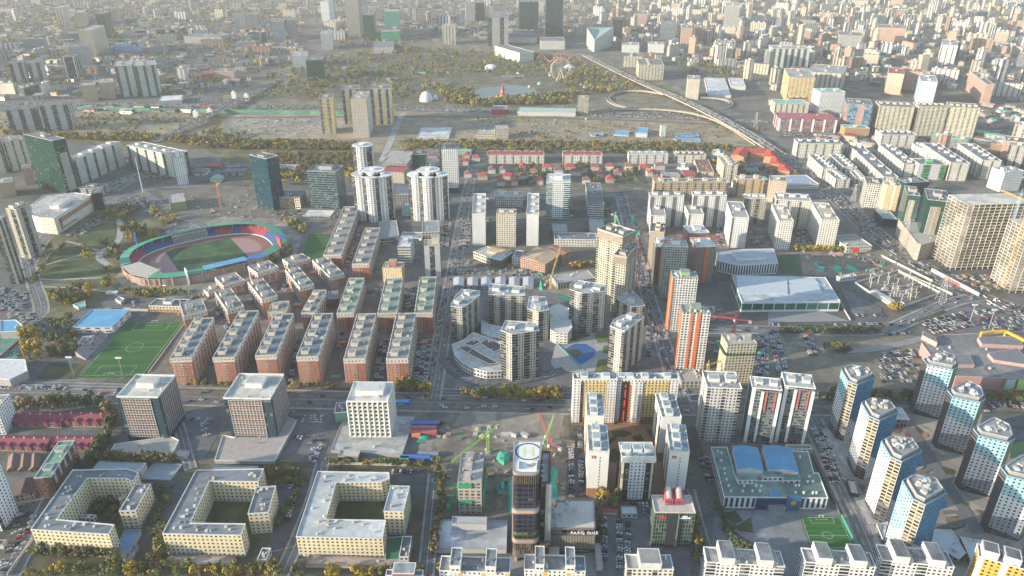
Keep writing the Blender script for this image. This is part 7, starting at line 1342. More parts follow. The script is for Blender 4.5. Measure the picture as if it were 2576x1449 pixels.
b=MB();c=at(0,1080,1449,0);b.cyl((c.x,c.y,0),1.0,62,8,r2=.4);tag(b.build('flag_pole',[PARW],None,c),'very tall white flag pole by the park at the left','flag pole')
NETS=((9,[(1805,560),(1840,500),(1920,510),(1915,570),(1870,610)],'netting heap beside the lime crane'),(9,[(1835,790),(1850,725),(1880,740),(1870,810)],'netting heap below the first one'),(9,[(1420,900),(1430,850),(1470,860),(1475,930),(1440,945)],'netting heap left of the concrete shell'),(9,[(1200,440),(1250,380),(1310,390),(1300,420)],'green tarpaulin beside the red containers'),(9,[(1320,740),(1325,715),(1350,720),(1345,745)],'small green tarpaulin by the lane'),(9,[(1905,950),(1895,700),(1960,660),(1965,1000)],'tall green netted fence left of the helipad tower'),(10,[(290,880),(300,620),(350,640),(345,860)],'green netted pit right of the helipad tower'),(7,[(480,570),(500,545),(560,560),(565,590),(520,600)],'green tarpaulin in the middle of the market yard'),(7,[(370,590),(380,572),(430,580),(425,600)],'green tarpaulin left in the market yard'),(7,[(335,545),(345,528),(385,535),(380,555)],'small green tarpaulin behind the market yard'),(7,[(580,560),(600,540),(690,590),(650,600)],'green netting strip at the right of the market yard'),(6,[(200,730),(215,650),(240,700),(230,740)],'green tarpaulin on the muddy site'),(6,[(895,200),(900,165),(930,180),(925,215)],'green heap by the cross street'),(6,[(930,310),(940,285),(970,290),(965,320)],'green stack behind the red luffing crane'))
for k,pts,lb in NETS:
 P=p_(k,pts,1);c=Vector((sum(p[0]for p in P)/len(P),sum(p[1]for p in P)/len(P),0));b=MB();n=len(P)
 for i in range(n):
  j=(i+1)%n;a_,c_=Vector(P[i]),Vector(P[j]);m_=[a_.lerp(c.xy,.35),c_.lerp(c.xy,.35)];za,zb_=1.4+r2.random(),1.6+r2.random()*.1
  b.face([(*a_,0),(*c_,0),(*m_[1],2.0),(*m_[0],2.0)]);b.face([(*m_[0],2.0),(*m_[1],2.0),(c.x,c.y,2.9)])
 tag(b.build('tarpaulin',[plain((.03,.36,.22),c2=(.06,.45,.32),sc=.4)],None,c),lb,'tarpaulin','green tarpaulins and netting on the building sites')
for i,(k,x,y,col,l_,lb)in enumerate(((9,1272,310,(.04,.12,.4),24,'long blue container on the dirt lot'),(9,1262,345,(.38,.1,.1),24,'dark red container below the long blue one'),(9,1265,378,(.38,.1,.1),24,'second dark red container, the lower one'),(9,1210,400,(.6,.2,.1),8,'small orange container left of the red ones'),(9,1205,568,(.04,.12,.4),26,'blue container row beside the grey cabin'),(9,1300,545,(.15,.2,.28),18,'grey blue site cabin at the end of the blue row'),(9,1120,580,(.08,.45,.35),8,'turquoise container at the wall'),(9,1095,148,(.1,.25,.5),16,'blue site cabin by the main road'),(5,650,1150,(.5,.17,.09),9,'orange kiosk roof left in the brick estate'),(5,1268,1148,(.5,.17,.09),9,'orange kiosk roof beside the long street'),(5,440,620,(.5,.17,.09),9,'orange kiosk roof beside the angled blocks'),(5,312,865,(.5,.17,.09),9,'orange kiosk roof in the maroon car court'),(5,605,1410,(.08,.25,.2),10,'green kiosk roof in the brick estate'),(7,515,480,(.45,.3,.3),18,'pink roofed stall in the market yard'),(4,850,768,(.6,.6,.6),14,'white bus shaped cabin beside the stadium'))):
 c=at(k,x,y,0);th=Thing('container',c,lb,'container','containers and kiosks');b=MB();b.box(c,l_,5,3.2);th.part('body',b,[plain(col,.6)]);b=MB();b.box((c.x,c.y,3.2),l_-.4,4.6,.12);th.part('lid',b,[plain(tuple(min(.9,q*1.15+.02)for q in col),.7)])
# villas
VL=[(2,x,y)for x,y in((80,1280),(165,1318),(265,1285),(350,1305),(435,1280),(85,1350),(210,1385),(625,1282),(735,1278),(875,1278),(990,1285),(1112,1272),(668,1335),(795,1325),(1035,1322),(560,1382),(735,1372),(1090,1368),(20,1392),(310,1360),(480,1320))]+[(1,x,y)for x,y in((1600,1335),(1710,1350),(1780,1300),(1575,1240),(1590,1190),(1660,1215),(1860,1300),(1905,1350),(1330,1200),(1850,1395))]
for i,(k,x,y)in enumerate(VL):
 c=at(k,x,y,0);w_,d_=r2.uniform(14,20),r2.uniform(11,15);an=r2.choice([0,.1,-.1,1.57]);b=MB();ca,sa=math.cos(an),math.sin(an)
 P=[(c.x+a_*w_/2*ca-e_*d_/2*sa,c.y+a_*w_/2*sa+e_*d_/2*ca)for a_,e_ in((-1,-1),(1,-1),(1,1),(-1,1))]
 col=[(.42,.07,.07),(.33,.12,.1),(.45,.1,.08),(.25,.12,.12)][i%4]
 gable_at('villa',['bright red','brown red','scarlet','dark maroon'][i%4]+' roofed villa, number %s from the left in the villa quarter'%['one','two'][0],'villa',P,8,F(wall=[(.62,.6,.56),(.55,.42,.34)][i%3==1],ww=.4,wh=.5),plain(col,c2=tuple(q*.75 for q in col),sc=.3),'red roofed villas behind the white towers',rise=4.5,hip=.35,chim=1)
vs=sorted([o for o in COL.objects if o.get('category')=='villa'],key=lambda o:proj(o.location)[0])
for i,o in enumerate(vs):o['label']=o['label'].split(', number')[0]+', the %s villa counting from the left'%ORD(i)if True else ''
# ================================================================ the city beyond, trees, cars
from mathutils import Matrix
occ=[(min(p[0]for p in P),max(p[0]for p in P),min(p[1]for p in P),max(p[1]for p in P),P)for P in FOOT]
LINES=[(L,w_)for L,w_ in((FLY,22),(RAMP,9),(LOOP,9),(LOOP2,8),(BRID,18),(HIGH,24),(WIDE,20),(LONGST,10),(CROSSST,9),(EASTR,9),(MAINR,16))]
def nearline(x,y,extra):
 for L,w_ in LINES:
  for i in range(len(L)-1):
   a,b_=L[i],L[i+1];d=(b_-a).xy;t=max(0,min(1,(Vector((x,y))-a.xy).dot(d)/max(1e-6,d.dot(d))));q=a.xy+d*t
   if(q.x-x)**2+(q.y-y)**2<(w_+extra)**2:return True
 return False
def free(x,y,r):
 for a,b_,c,d,P in occ:
  if a-r<x<b_+r and c-r<y<d+r:
   if P is None or r>6:return False
   if inside(P,x,y):return False
   for i in range(len(P)):
    u_,v_=Vector(P[i-1][:2]),Vector(P[i][:2]);e_=v_-u_;t=max(0,min(1,(Vector((x,y))-u_).dot(e_)/max(1e-6,e_.dot(e_))));q_=u_+e_*t
    if(q_.x-x)**2+(q_.y-y)**2<r*r:return False
 return True
Z=F
FW={'w':[F(wall=c,ww=.5,wh=.5,sn=n,sm=m_,sc=s)for c,n,m_,s in(((.70,.68,.63),4,1,(.3,.28,.25)),((.64,.58,.46),3,1,(.45,.38,.28)),((.70,.69,.68),5,2,(.15,.16,.18)),((.58,.50,.40),0,1,DARK and(.1,.1,.1)),((.66,.60,.50),6,2,(.4,.3,.2)))],'b':[F(wall=c,ww=.45,wh=.45,sn=n,sm=1,sc=(.3,.25,.2))for c,n in(((.44,.29,.22),5),((.50,.36,.26),0),((.38,.24,.19),4))],'g':[F(wall=(.40,.39,.37),ww=.6,wh=.5,sn=4,sm=1),F(wall=(.30,.31,.33),ww=.8,wh=.6,glass=(.04,.06,.08)),F(wall=(.05,.10,.11),glass=(.03,.08,.09),ww=.9,wh=.85,gmetal=.3)]}
CN={'w':['white-brown','cream','white dark-striped','beige','cream-tan'],'b':['reddish brown','tan','dark brick'],'g':['grey striped','grey ribbon-windowed','dark glass']}
RFN=[(ROOFG,'grey'),(ROOFL,'pale'),(ROOFD,'dark'),(ROOFT,'green'),(ROOFR,'red')]
gen=[];rf=random.Random(11)
SB=MB();SM=[]
def fill(zone,n,kinds,hr,cols,gap,mass=False,low=.35,angs=(0,),where='',rfw=(6,5,2,1,1)):
 P=[at('v',x,y,0).xy for x,y in zone];xs=[p.x for p in P];ys=[p.y for p in P];k=0;tries=0
 while k<n and tries<n*60:
  tries+=1;x,y=rf.uniform(min(xs),max(xs)),rf.uniform(min(ys),max(ys))
  if not inside([tuple(p)for p in P],x,y):continue
  kd=rf.choices(('tower','slab','low'),kinds)[0]
  w_,d_={'tower':(rf.uniform(20,30),rf.uniform(18,26)),'slab':(rf.uniform(42,85),rf.uniform(13,17)),'low':(rf.uniform(18,40),rf.uniform(14,26))}[kd]
  h_=rf.uniform(*hr)*{'tower':1,'slab':.62,'low':.25}[kd];an=rf.choice(angs)+rf.gauss(0,.04)+(math.pi/2 if rf.random()<.4 else 0);r=max(w_,d_)/2
  if not free(x,y,r*.8+gap)or nearline(x,y,r*.9):continue
  hw=abs(w_/2*math.cos(an))+abs(d_/2*math.sin(an));hd=abs(w_/2*math.sin(an))+abs(d_/2*math.cos(an));occ.append((x-hw,x+hw,y-hd,y+hd,None))
  c=rf.choices('wbg',cols)[0];i=rf.randrange(len(FW[c]));ri=rf.choices(range(5),rfw)[0];ca,sa=math.cos(an),math.sin(an)
  Q=[(x+a_*w_/2*ca-e_*d_/2*sa,y+a_*w_/2*sa+e_*d_/2*ca)for a_,e_ in((-1,-1),(1,-1),(1,1),(-1,1))]
  if mass:
   SB.prism(Q,0,h_,top=False,cells=(3.3,3.1),m='wbg'.index(c)*3+i%3)
   if rf.random()<.4:m0,m1=((Vector(Q[0])+Vector(Q[3]))/2).xy,((Vector(Q[1])+Vector(Q[2]))/2).xy;t=h_+3;[SB.face(f_,m=9+ri)for f_ in([(*Q[0],h_),(*Q[1],h_),(*m1,t),(*m0,t)],[(*Q[2],h_),(*Q[3],h_),(*m0,t),(*m1,t)],[(*Q[3],h_),(*Q[0],h_),(*m0,t)],[(*Q[1],h_),(*Q[2],h_),(*m1,t)])]
   else:SB.face([(*p,h_-.1)for p in Q],m=9+ri)
   k+=1;continue
  if kd=='tower' and rf.random()<.45:Q=[(x+w_*.54*math.cos(math.pi*(q+.5)/4+an),y+w_*.54*math.sin(math.pi*(q+.5)/4+an))for q in range(8)];sh_='eight sided '
  else:sh_=''
  nm={'tower':'apartment_tower','slab':'apartment_slab','low':'low_building'}[kd];o=bpy.data.objects.new(nm,None);COL.objects.link(o);o.location=(x,y,0)
  def part(n_,b,m_,par=None):ob=b.build(n_,[m_],par or o,(x,y,0));return ob
  pitched=kd=='low' and rf.random()<.35
  b=MB();b.prism(Q,0,h_,top=False,cells=(3.3,3.1));part('wall',b,FW[c][i]);b=MB()
  if pitched and not sh_:
   m0,m1=((Vector(Q[0])+Vector(Q[3]))/2).xy,((Vector(Q[1])+Vector(Q[2]))/2).xy;t=h_+3.5;b.face([(*Q[0],h_),(*Q[1],h_),(*m1,t),(*m0,t)]);b.face([(*Q[2],h_),(*Q[3],h_),(*m0,t),(*m1,t)]);b.face([(*Q[3],h_),(*Q[0],h_),(*m0,t)]);b.face([(*Q[1],h_),(*Q[2],h_),(*m1,t)])
  else:b.prism(inset(Q,-.3),h_-.8,h_+.5,bottom=True)
  part('roof',b,RFN[ri][0])
  for q in range({'tower':1,'slab':3,'low':0}[kd]):
   b=MB();f=(q+.5)/{'tower':1,'slab':3}.get(kd,1)-.5;b.box((x+f*w_*ca,y+f*w_*sa,h_+.5),7,6.5 if kd=='tower' else 5,rf.uniform(2.5,5),an);part('stair_house',b,PARW if c=='w' else PARC)
  tall='tall' if h_>55 else 'medium height' if h_>28 else 'low'
  gen.append((o,'%s %s %s%s, %s roof'%(tall,CN[c][i],sh_,{'tower':'tower','slab':'slab block','low':'building'}[kd],RFN[ri][1]),where,{'tower':'apartment tower','slab':'apartment slab','low':'building'}[kd],'apartment towers and blocks of the city beyond'));k+=1
A3=(.1,-.5,.9)
fill([(1500,0),(2576,0),(2576,60),(1500,60)],110,(5,4,4),(45,80),(9,1,1),6,angs=A3,where='top right corner')
fill([(1510,55),(2000,60),(2000,240),(1860,215),(1760,165),(1640,150),(1510,95)],62,(5,4,6),(42,75),(8,2,2),8,angs=A3,where='by the sail roofed building')
fill([(2000,60),(2620,60),(2620,270),(2300,250),(2000,170)],95,(6,5,4),(45,82),(9,2,1),7,angs=A3,where='upper right')
fill([(1950,230),(2210,300),(2600,290),(2640,360),(2480,340),(2200,330),(1930,300)],12,(1,2,5),(30,50),(6,4,1),8,angs=A3,where='behind the cream triple slab')
fill([(2100,335),(2640,335),(2640,500),(2500,470),(2300,440),(2130,440),(2060,400)],16,(1,3,5),(34,55),(8,2,1),5,angs=(-.6,),where='on the hillside at the right edge')
fill([(-60,0),(760,0),(760,75),(-60,80)],95,(2,5,6),(40,75),(5,3,3),9,angs=(.25,-.1),where='top left corner')
fill([(-60,80),(740,75),(760,140),(560,235),(-60,262)],105,(1,4,7),(32,62),(5,4,3),9,angs=(.35,0),where='upper left')
fill([(760,0),(1490,0),(1480,92),(1240,100),(960,85),(830,120),(760,100)],62,(3,4,5),(35,70),(5,3,3),9,angs=(.1,-.1),where='top centre')
fill([(1600,400),(1900,410),(2000,450),(2010,470),(1640,470)],10,(0,2,6),(30,40),(5,5,1),3,where='behind the tan slabs')
fill([(200,262),(560,270),(540,285),(200,285)],12,(0,0,1),(18,34),(3,4,4),2,where='by the green railway barrier')
fill([(1000,380),(1230,385),(1220,470),(1160,470)],7,(0,0,1),(24,36),(5,4,2),3,where='beside the red roofed villas')
fill([(560,155),(1000,170),(1450,160),(1520,215),(1100,250),(640,245)],14,(0,0,1),(14,26),(5,3,3),6,where='in the park')
fill([(200,400),(620,420),(600,470),(440,470)],7,(0,0,1),(16,26),(4,3,3),5,where='left of the blue glass tower')
for z_,n_,kk,hh_,an_,cc_ in(([(1500,-5),(2600,-5),(2600,60),(1500,60)],420,(0,2,6),(45,70),A3,(10,2,1)),([(1510,55),(2600,60),(2640,260),(2300,250),(1960,200),(1640,150),(1510,95)],420,(0,2,7),(40,60),A3,(10,3,1)),([(-60,-5),(760,-5),(760,140),(560,235),(-60,262)],900,(0,1,8),(28,50),(.3,0),(5,4,3)),([(760,-5),(1500,-5),(1480,92),(1240,100),(830,120)],380,(0,1,8),(28,50),(.1,0),(5,3,3)),([(2060,335),(2640,335),(2640,470),(2300,440),(2060,400)],40,(0,0,1),(20,34),(-.6,),(6,4,1)),([(2440,180),(2640,190),(2640,330),(2480,320)],60,(0,0,1),(18,28),(.5,),(4,5,2))):
 fill(z_,n_,kk,hh_,cc_,3,mass=True,angs=an_)
if SB.f:tag(SB.build('distant_houses',[FW[c][i]for c,n_ in(('w',3),('b',3),('g',3))for i in range(n_)]+[r[0]for r in RFN]),kind='stuff')
byk={}
for g in gen:byk.setdefault((g[1],g[2]),[]).append(g)
for(d,wh),L in byk.items():
 L.sort(key=lambda g:proj(g[0].location)[0])
 for i,g in enumerate(L):tag(g[0],d+(((', '+ORD(i)+' from left,')if len(L)>1 else ',')+' '+wh).replace(',  ',', '),g[3],g[4])
# ---- heaps, stacks and huts on the building sites
JB=MB();rj=random.Random(21)
for k,pts,n in(('v',[(1160,645),(1490,665),(1490,720),(1160,700)],150),('v',[(1640,960),(1700,960),(1880,1000),(1830,800),(1790,760)],170),('v',[(1450,520),(1600,520),(1610,600),(1470,570)],60),('v',[(2330,690),(2520,690),(2520,740),(2400,740)],110),('v',[(420,500),(620,480),(820,540),(560,550)],150),('v',[(600,300),(800,300),(790,340),(560,340)],130),('v',[(1480,315),(1720,320),(1700,350),(1480,345)],60),('v',[(1100,1050),(1430,1110),(1420,1290),(1110,1290)],90),('v',[(2020,630),(2270,640),(2280,690),(2030,690)],80),('v',[(1150,480),(1560,490),(1590,560),(1160,600)],90),('v',[(700,1050),(830,1040),(1030,1160),(800,1150)],40),('v',[(1200,300),(1480,300),(1480,345),(1010,340)],90),('v',[(200,770),(520,740),(520,790),(330,800)],60)):
 P=[tuple(at(k,*p,0).xy)for p in pts]
 for _ in range(n):
  x,y=rj.uniform(min(p[0]for p in P),max(p[0]for p in P)),rj.uniform(min(p[1]for p in P),max(p[1]for p in P))
  if inside(P,x,y)and free(x,y,2)and not nearline(x,y,0):
   if rj.random()<.35:r_=rj.uniform(1.5,5);JB.cyl((x,y,0),r_,r_*.45,8,m=rj.choice([0,1,1]),r2=r_*.2)
   else:JB.box((x,y,0),rj.uniform(1,9),rj.uniform(1,4),rj.uniform(.6,3.2),rj.choice([0,.3,1.57,-.5]),m=rj.randrange(6))
tag(JB.build('site_rubble',[plain((.30,.25,.19)),plain((.22,.18,.13)),plain((.45,.44,.42)),plain((.16,.22,.30)),plain((.08,.26,.18)),plain((.38,.2,.13))]),kind='stuff')
# ---- trees: clumps of leaf faces round a few limbs
rt=random.Random(5);LEAF={}
def leafmat(c):
 m,nt,b=newmat('foliage');oi=N(nt,'ShaderNodeObjectInfo');n1=geo_noise(nt,.9,3);f=mth(nt,'ADD',mth(nt,'MULTIPLY',n1,1.5),mth(nt,'MULTIPLY',oi.outputs['Random'],.5));nt.links.new(scalec(nt,c,f),b.inputs['Base Color']);b.inputs['Roughness'].default_value=.7;return m
LC=[leafmat(c)for c in((.36,.255,.035),(.155,.165,.045),(.075,.105,.038),(.20,.15,.05),(.14,.125,.06))]
LN=['golden yellow','yellow green','dark green','ochre brown','dull brown green']
def crown(b,c,r,h_,n,q,m=0):
 blobs=[(Vector((rt.gauss(0,.42)*r,rt.gauss(0,.42)*r,h_*rt.uniform(.35,.85))),r*rt.uniform(.35,.6))for _ in range(7)]
 for _ in range(n):
  p,br=rt.choice(blobs);d=Vector((rt.gauss(0,1),rt.gauss(0,1),rt.gauss(0,1))).normalized();p=p+d*br*rt.uniform(.7,1.05)+c
  u=d.orthogonal().normalized().lerp(Vector((rt.gauss(0,1),rt.gauss(0,1),rt.gauss(0,1))),.35).normalized();v=d.cross(u).normalized();s=q*rt.uniform(.6,1.3)
  b.face([p-u*s-v*s*.6,p+u*s-v*s*.6,p+u*s*.5+v*s],m=m)
PROT=[]
for i in range(10):
 ob=bpy.data.objects
 b=MB();crown(b,Vector(),1.0,2.2,300,.17);ck=b.build('crown',[LC[0]]);mc=ck.data;ob.remove(ck)
 b=MB();b.bar((0,0,0),(0,0,1.3),.07);[b.bar((0,0,.5),(rt.uniform(-.5,.5),rt.uniform(-.5,.5),1.5),.035)for _ in range(4)];tk=b.build('trunk',[plain((.12,.09,.06))]);mt_=tk.data;ob.remove(tk);PROT.append((mc,mt_))
TREES=[]
def trees(k,pts,n,cols,size=(3,5),line=False):
 for i in range(n):
  if line:
   L=[at(k,*p,0)for p in pts];t=(i+rt.uniform(.1,.9))/n*(len(L)-1);j=min(int(t),len(L)-2);p=L[j].lerp(L[j+1],t-j)+Vector((rt.gauss(0,1.2),rt.gauss(0,1.2),0))
  else:
   P=[at(k,*p,0)for p in pts];Q=[tuple(p.xy)for p in P]
   for _ in range(30):
    p=Vector((rt.uniform(min(q[0]for q in Q),max(q[0]for q in Q)),rt.uniform(min(q[1]for q in Q),max(q[1]for q in Q)),0))
    if inside(Q,p.x,p.y)and free(p.x,p.y,2)and not nearline(p.x,p.y,0):break
   else:continue
  TREES.append((p.x,p.y,rt.uniform(*size),rt.choices(range(5),cols)[0]))
Y,GY_,GN,OC=(8,3,0,1,0),(2,5,2,2,2),(0,2,6,1,1),(2,2,1,4,4)
trees('v',[(60,1449),(300,1432),(560,1440),(700,1447)],34,(5,6,1,1,0),(2.4,4),True);trees('v',[(120,1446),(400,1452),(900,1454),(1100,1452)],40,(8,4,0,1,0),(2.4,4.2),True)
trees('v',[(1255,1000),(1415,1004)],26,(9,3,0,0,0),(3.5,4.6),True);trees('v',[(1170,997),(1255,1000)],14,GY_,(3,4.5),True);trees('v',[(995,980),(1080,990)],16,GY_,(3.5,5),True);trees('v',[(440,968),(860,975)],22,OC,(2,3.4),True)
trees('v',[(2060,1005),(2600,1012)],50,(1,4,4,2,2),(3,4.5),True);trees(8,[(100,190),(420,185),(760,180),(840,240)],26,GN,(3,6),True);trees(8,[(880,260),(780,480),(690,620)],34,(0,2,8,0,1),(3,4.5),True);trees(8,[(760,590),(1330,600)],26,OC,(3,4.2),True)
trees(8,[(280,1300),(860,1300)],26,GN,(2.5,4),True);trees(8,[(1210,1180),(1230,1340)],9,GY_,(3.5,5.5),True);trees(8,[(1880,1330),(1890,1340)],2,Y,(5,6));trees(8,[(700,880),(860,880),(920,1080),(830,1080),(720,960)],12,GN,(2,3));trees(9,[(180,740),(340,760),(150,1100)],26,GN,(2.2,3.2),True);trees(9,[(1370,620),(1400,900),(1340,1300)],34,OC,(2.4,4),True)
trees(9,[(550,600),(1250,620)],24,GY_,(2,3),True);trees(9,[(310,1310),(350,1340)],4,GY_,(4,5));trees(9,[(1370,440),(1380,445)],1,Y,(4.5,5));trees(9,[(60,640),(340,640),(330,720),(60,740)],16,OC,(2.5,3.5));trees(8,[(1180,780),(1260,900),(1150,1080)],16,GN,(2,3),True)
trees(10,[(640,890),(800,890),(790,960)],16,OC,(3,4.5));trees(10,[(1530,920),(1700,1240),(1860,1330)],34,GN,(2.2,3.4),True);trees(10,[(1370,1000),(1410,1330)],20,GY_,(2.2,3.2),True);trees(10,[(700,1390),(840,1400)],8,GN,(3,4));trees(10,[(640,880),(665,1200)],14,GN,(2,3),True)
trees(4,[(920,300),(1120,290),(1200,400),(960,380)],26,GY_,(4,6.5));trees(4,[(800,170),(960,130),(1060,130),(960,210),(830,210)],22,GY_,(3.5,6));trees(4,[(1120,130),(1400,210),(1250,280)],14,Y,(3.5,5));trees(4,[(640,420),(720,520),(640,500)],6,Y,(4,6));trees(4,[(770,420),(880,440),(960,540),(830,510)],12,GN,(4,6));trees(4,[(820,560),(850,730),(780,740)],12,GY_,(3.5,5))
trees(4,[(380,780),(700,740),(720,800),(420,880)],30,GY_,(3.5,5.5));trees(4,[(960,760),(1560,780),(1520,790),(960,800)],26,GY_,(3.5,5));trees(4,[(150,1080),(300,1060),(310,1130),(170,1140)],9,Y,(4,6));trees(4,[(200,1200),(310,1200),(310,1320),(200,1330)],5,(1,0,0,0,0),(5,7));trees(4,[(370,990),(560,960),(570,1180),(390,1150)],24,GN,(3,4.5));trees(4,[(390,1180),(580,1180),(560,1280),(400,1280)],16,GN,(3,5));trees(4,[(20,480),(480,430),(300,620),(240,720)],16,GY_,(3,5),True)
trees(5,[(180,200),(330,240),(380,330),(300,300)],26,(3,4,1,2,0),(3,5));trees(5,[(100,520),(300,430),(260,480),(120,560)],20,GY_,(3,5));trees(5,[(940,390),(1060,390)],8,GN,(3,4),True);trees(5,[(860,700),(940,700)],6,OC,(4,5));trees(5,[(570,240),(590,260)],2,Y,(4,5));trees(7,[(200,440),(600,450)],30,(8,4,0,0,0),(3,4.2),True);trees(7,[(910,890),(1010,900)],4,(1,0,0,1,0),(4,5),True);trees(6,[(440,580),(640,560)],9,Y,(3,5),True);trees(7,[(80,1060),(860,1060)],44,GN,(2.4,3.6),True);trees(7,[(420,1150),(620,1180),(560,1210)],14,GN,(2,3));trees(2,[(0,1250),(900,1250),(1050,1400),(0,1400)],70,GN,(3,4.5));trees(1,[(100,1300),(380,1330),(360,1400),(100,1400)],16,Y,(4,6));trees(1,[(640,1290),(740,1300),(730,1400)],9,Y,(4,5))
trees('v',[(1790,400),(1990,430),(2060,470),(1800,470)],40,GY_,(3,5))
nnear=len(TREES)
trees('v',[(480,350),(900,362),(900,380),(620,378),(480,372)],480,(1,4,1,5,6),(2.6,4.8));trees('v',[(640,385),(890,390),(880,440),(700,450)],320,(0,2,2,4,6),(2.5,4.5));trees('v',[(1010,357),(1700,362),(1980,385),(1500,388),(1010,384)],700,(1,3,1,6,6),(2.6,5));trees('v',[(-20,338),(500,345),(500,362),(200,352)],260,OC,(3,6));trees('v',[(680,170),(1000,120),(1460,150),(1500,200),(1000,180),(650,240)],520,(1,4,3,3,4),(4,7));trees('v',[(1100,220),(1190,225),(1190,262),(1120,262)],130,GY_,(4,6.5));trees('v',[(1180,270),(1200,258),(1440,235),(1440,262)],200,GY_,(4,7));trees('v',[(640,245),(1050,250),(1180,180),(1000,170)],200,(1,4,2,3,4),(4,6.5));trees('v',[(1400,150),(1500,170),(1620,235),(1440,240),(1380,190)],240,GY_,(4,6.5));trees('v',[(-60,0),(760,0),(740,140),(560,240),(-60,262)],1500,(4,5,3,3,2),(4,8));trees('v',[(760,0),(1500,0),(1480,95),(1240,110),(830,130)],480,(3,5,3,3,2),(4,8));trees('v',[(1500,0),(2600,0),(2600,250),(1950,240),(1760,170)],900,(3,4,4,3,2),(4,7));trees('v',[(540,355),(620,340),(500,330)],40,GY_,(3,5));trees('v',[(1700,140),(1860,150),(1860,200),(1720,200)],120,GN,(4,6));trees('v',[(0,290),(560,285),(560,330),(0,330)],200,OC,(2.5,4));trees('v',[(1200,295),(1980,330),(1980,352),(1200,350)],160,OC,(2,3.4))
TREES[:nnear]=sorted(TREES[:nnear],key=lambda t:-1.0*t[2]/(t[1]+150));RV={}
trl=[t for t in TREES[:300]];cnt={}
dn=lambda t:'beside the bottom edge' if proj(Vector((t[0],t[1],0)))[1]>1400 else None
LMK=[(o['label'],o.location)for o in COL.objects if o.get('category')and o.get('label')and o.get('category')not in('container','tarpaulin','wall','villa','ride','roof garden')]
short={}
def near_name(x,y):
 l,p=min(LMK,key=lambda q:(q[1].x-x)**2+(q[1].y-y)**2);return ' '.join(l.replace(',','').split()[:8])
for t in trl:cnt.setdefault((t[3],near_name(t[0],t[1])),[]).append(t)
for(c,nn_),L in cnt.items():
 L.sort(key=lambda t:t[0])
 for i,(x,y,r,c_)in enumerate(L):
  nn2=nn_.split();
  while nn2[-1]in('a','the','of','with','and','in','by','behind','beside','on','around','at','front','to','from','under','pale','long','its','grey'):nn2.pop()
  o=root('tree',(x,y,0),'%s tree%s near %s'%(LN[c],(', '+ORD(i)+' from left')if len(L)>1 else '',' '.join(nn2)),'tree','autumn trees');mc,mt_=PROT[rt.randrange(10)];rz=rt.uniform(0,6.28);hs_=rt.uniform(.9,1.5)
  if(c,mc.name)not in RV:m2_=mc.copy();m2_.materials[0]=LC[c];RV[(c,mc.name)]=m2_
  for nm,me in(('trunk',mt_),('crown',RV[(c,mc.name)])):q=bpy.data.objects.new(nm,me);COL.objects.link(q);q.parent=o;q.scale=(r,r,r*hs_);q.rotation_euler=(0,0,rz);q.location=(0,0,0 if nm=='trunk' else r*.35)
b=MB();V_,F_,M_=[],[],[]
base=[np.array([list(v.co)for v in PROT[i][0].vertices])for i in range(10)]
nv=0
for(x,y,r,c)in TREES[300:]:
 far_=y>1500;B_=base[rt.randrange(10)];nf_=70 if far_ else 150;s_=rt.randrange(0,300-nf_)*3;q=B_[s_:s_+nf_*3];ctr_=q.reshape(-1,3,3).mean(1,keepdims=True);q=(ctr_+(q.reshape(-1,3,3)-ctr_)*(1.9 if far_ else 1.35)).reshape(-1,3);V_.append(q*[r,r,r*1.1]+[x,y,0]);M_+=[c]*nf_
V_=np.concatenate(V_);F_=np.arange(len(V_)).reshape(-1,3);me=bpy.data.meshes.new('woodland');me.from_pydata(V_.tolist(),[],F_.tolist())
for m_ in LC:me.materials.append(m_)
me.polygons.foreach_set('material_index',M_);o=bpy.data.objects.new('woodland',me);COL.objects.link(o);tag(o,kind='stuff')
# ---- cars
CARS=[];rc=random.Random(9)
def lot(k,c4,rows,fillf=.8,pitch_=2.75,ang=0):
 P=[at(k,*p,0)for p in c4]
 if(P[3]-P[0]).length>(P[1]-P[0]).length*1.3:P=[P[0],P[3],P[2],P[1]]
 rows=max(1,min(rows,int((P[3]-P[0]).length/6.5)+1))
 for r_ in range(rows):
  f=(r_+.5)/rows;a,b_=P[0].lerp(P[3],f),P[1].lerp(P[2],f);L=(b_-a).length;n=int(L/pitch_);d=(b_-a).normalized();an=math.atan2(d.y,d.x)+math.pi/2+ang
  for i in range(n):
   if rc.random()<fillf:p=a+(b_-a)*((i+.5)/n);CARS.append((p.x+rc.gauss(0,.15),p.y+rc.gauss(0,.3),.6,an+rc.gauss(0,.03)+(math.pi if rc.random()<.5 else 0)))
def traffic(L,lanes,sp_,z=.2):
 for i in range(len(L)-1):
  a,b_=L[i],L[i+1];d=(b_-a);ln=d.length;u=d.normalized();nn_=Vector((-u.y,u.x,0))
  for off in lanes:
   for q in range(int(ln/sp_+rc.random())):
    p=a.lerp(b_,rc.random())+nn_*off;CARS.append((p.x,p.y,p.z+z if p.z>.7 else .6,math.atan2(u.y,u.x)))
W2=(-11,-7.5,-4,4,7.5,11)
traffic(MAINR,(-9,-5.5,5.5,9),40);traffic(LONGST,(-5,2.5,5.5),18);traffic(CROSSST,(-5.5,2.2,5.5),14);traffic(WIDE,W2,11);traffic(EASTR,(-3,3),26);traffic(HIGH,W2,15);traffic(FLY,(-10,-7,-4,4,7,10),13);traffic(RAMP,(-2,2),14);traffic(BRID,(-7,-3.5,3.5,7),12)
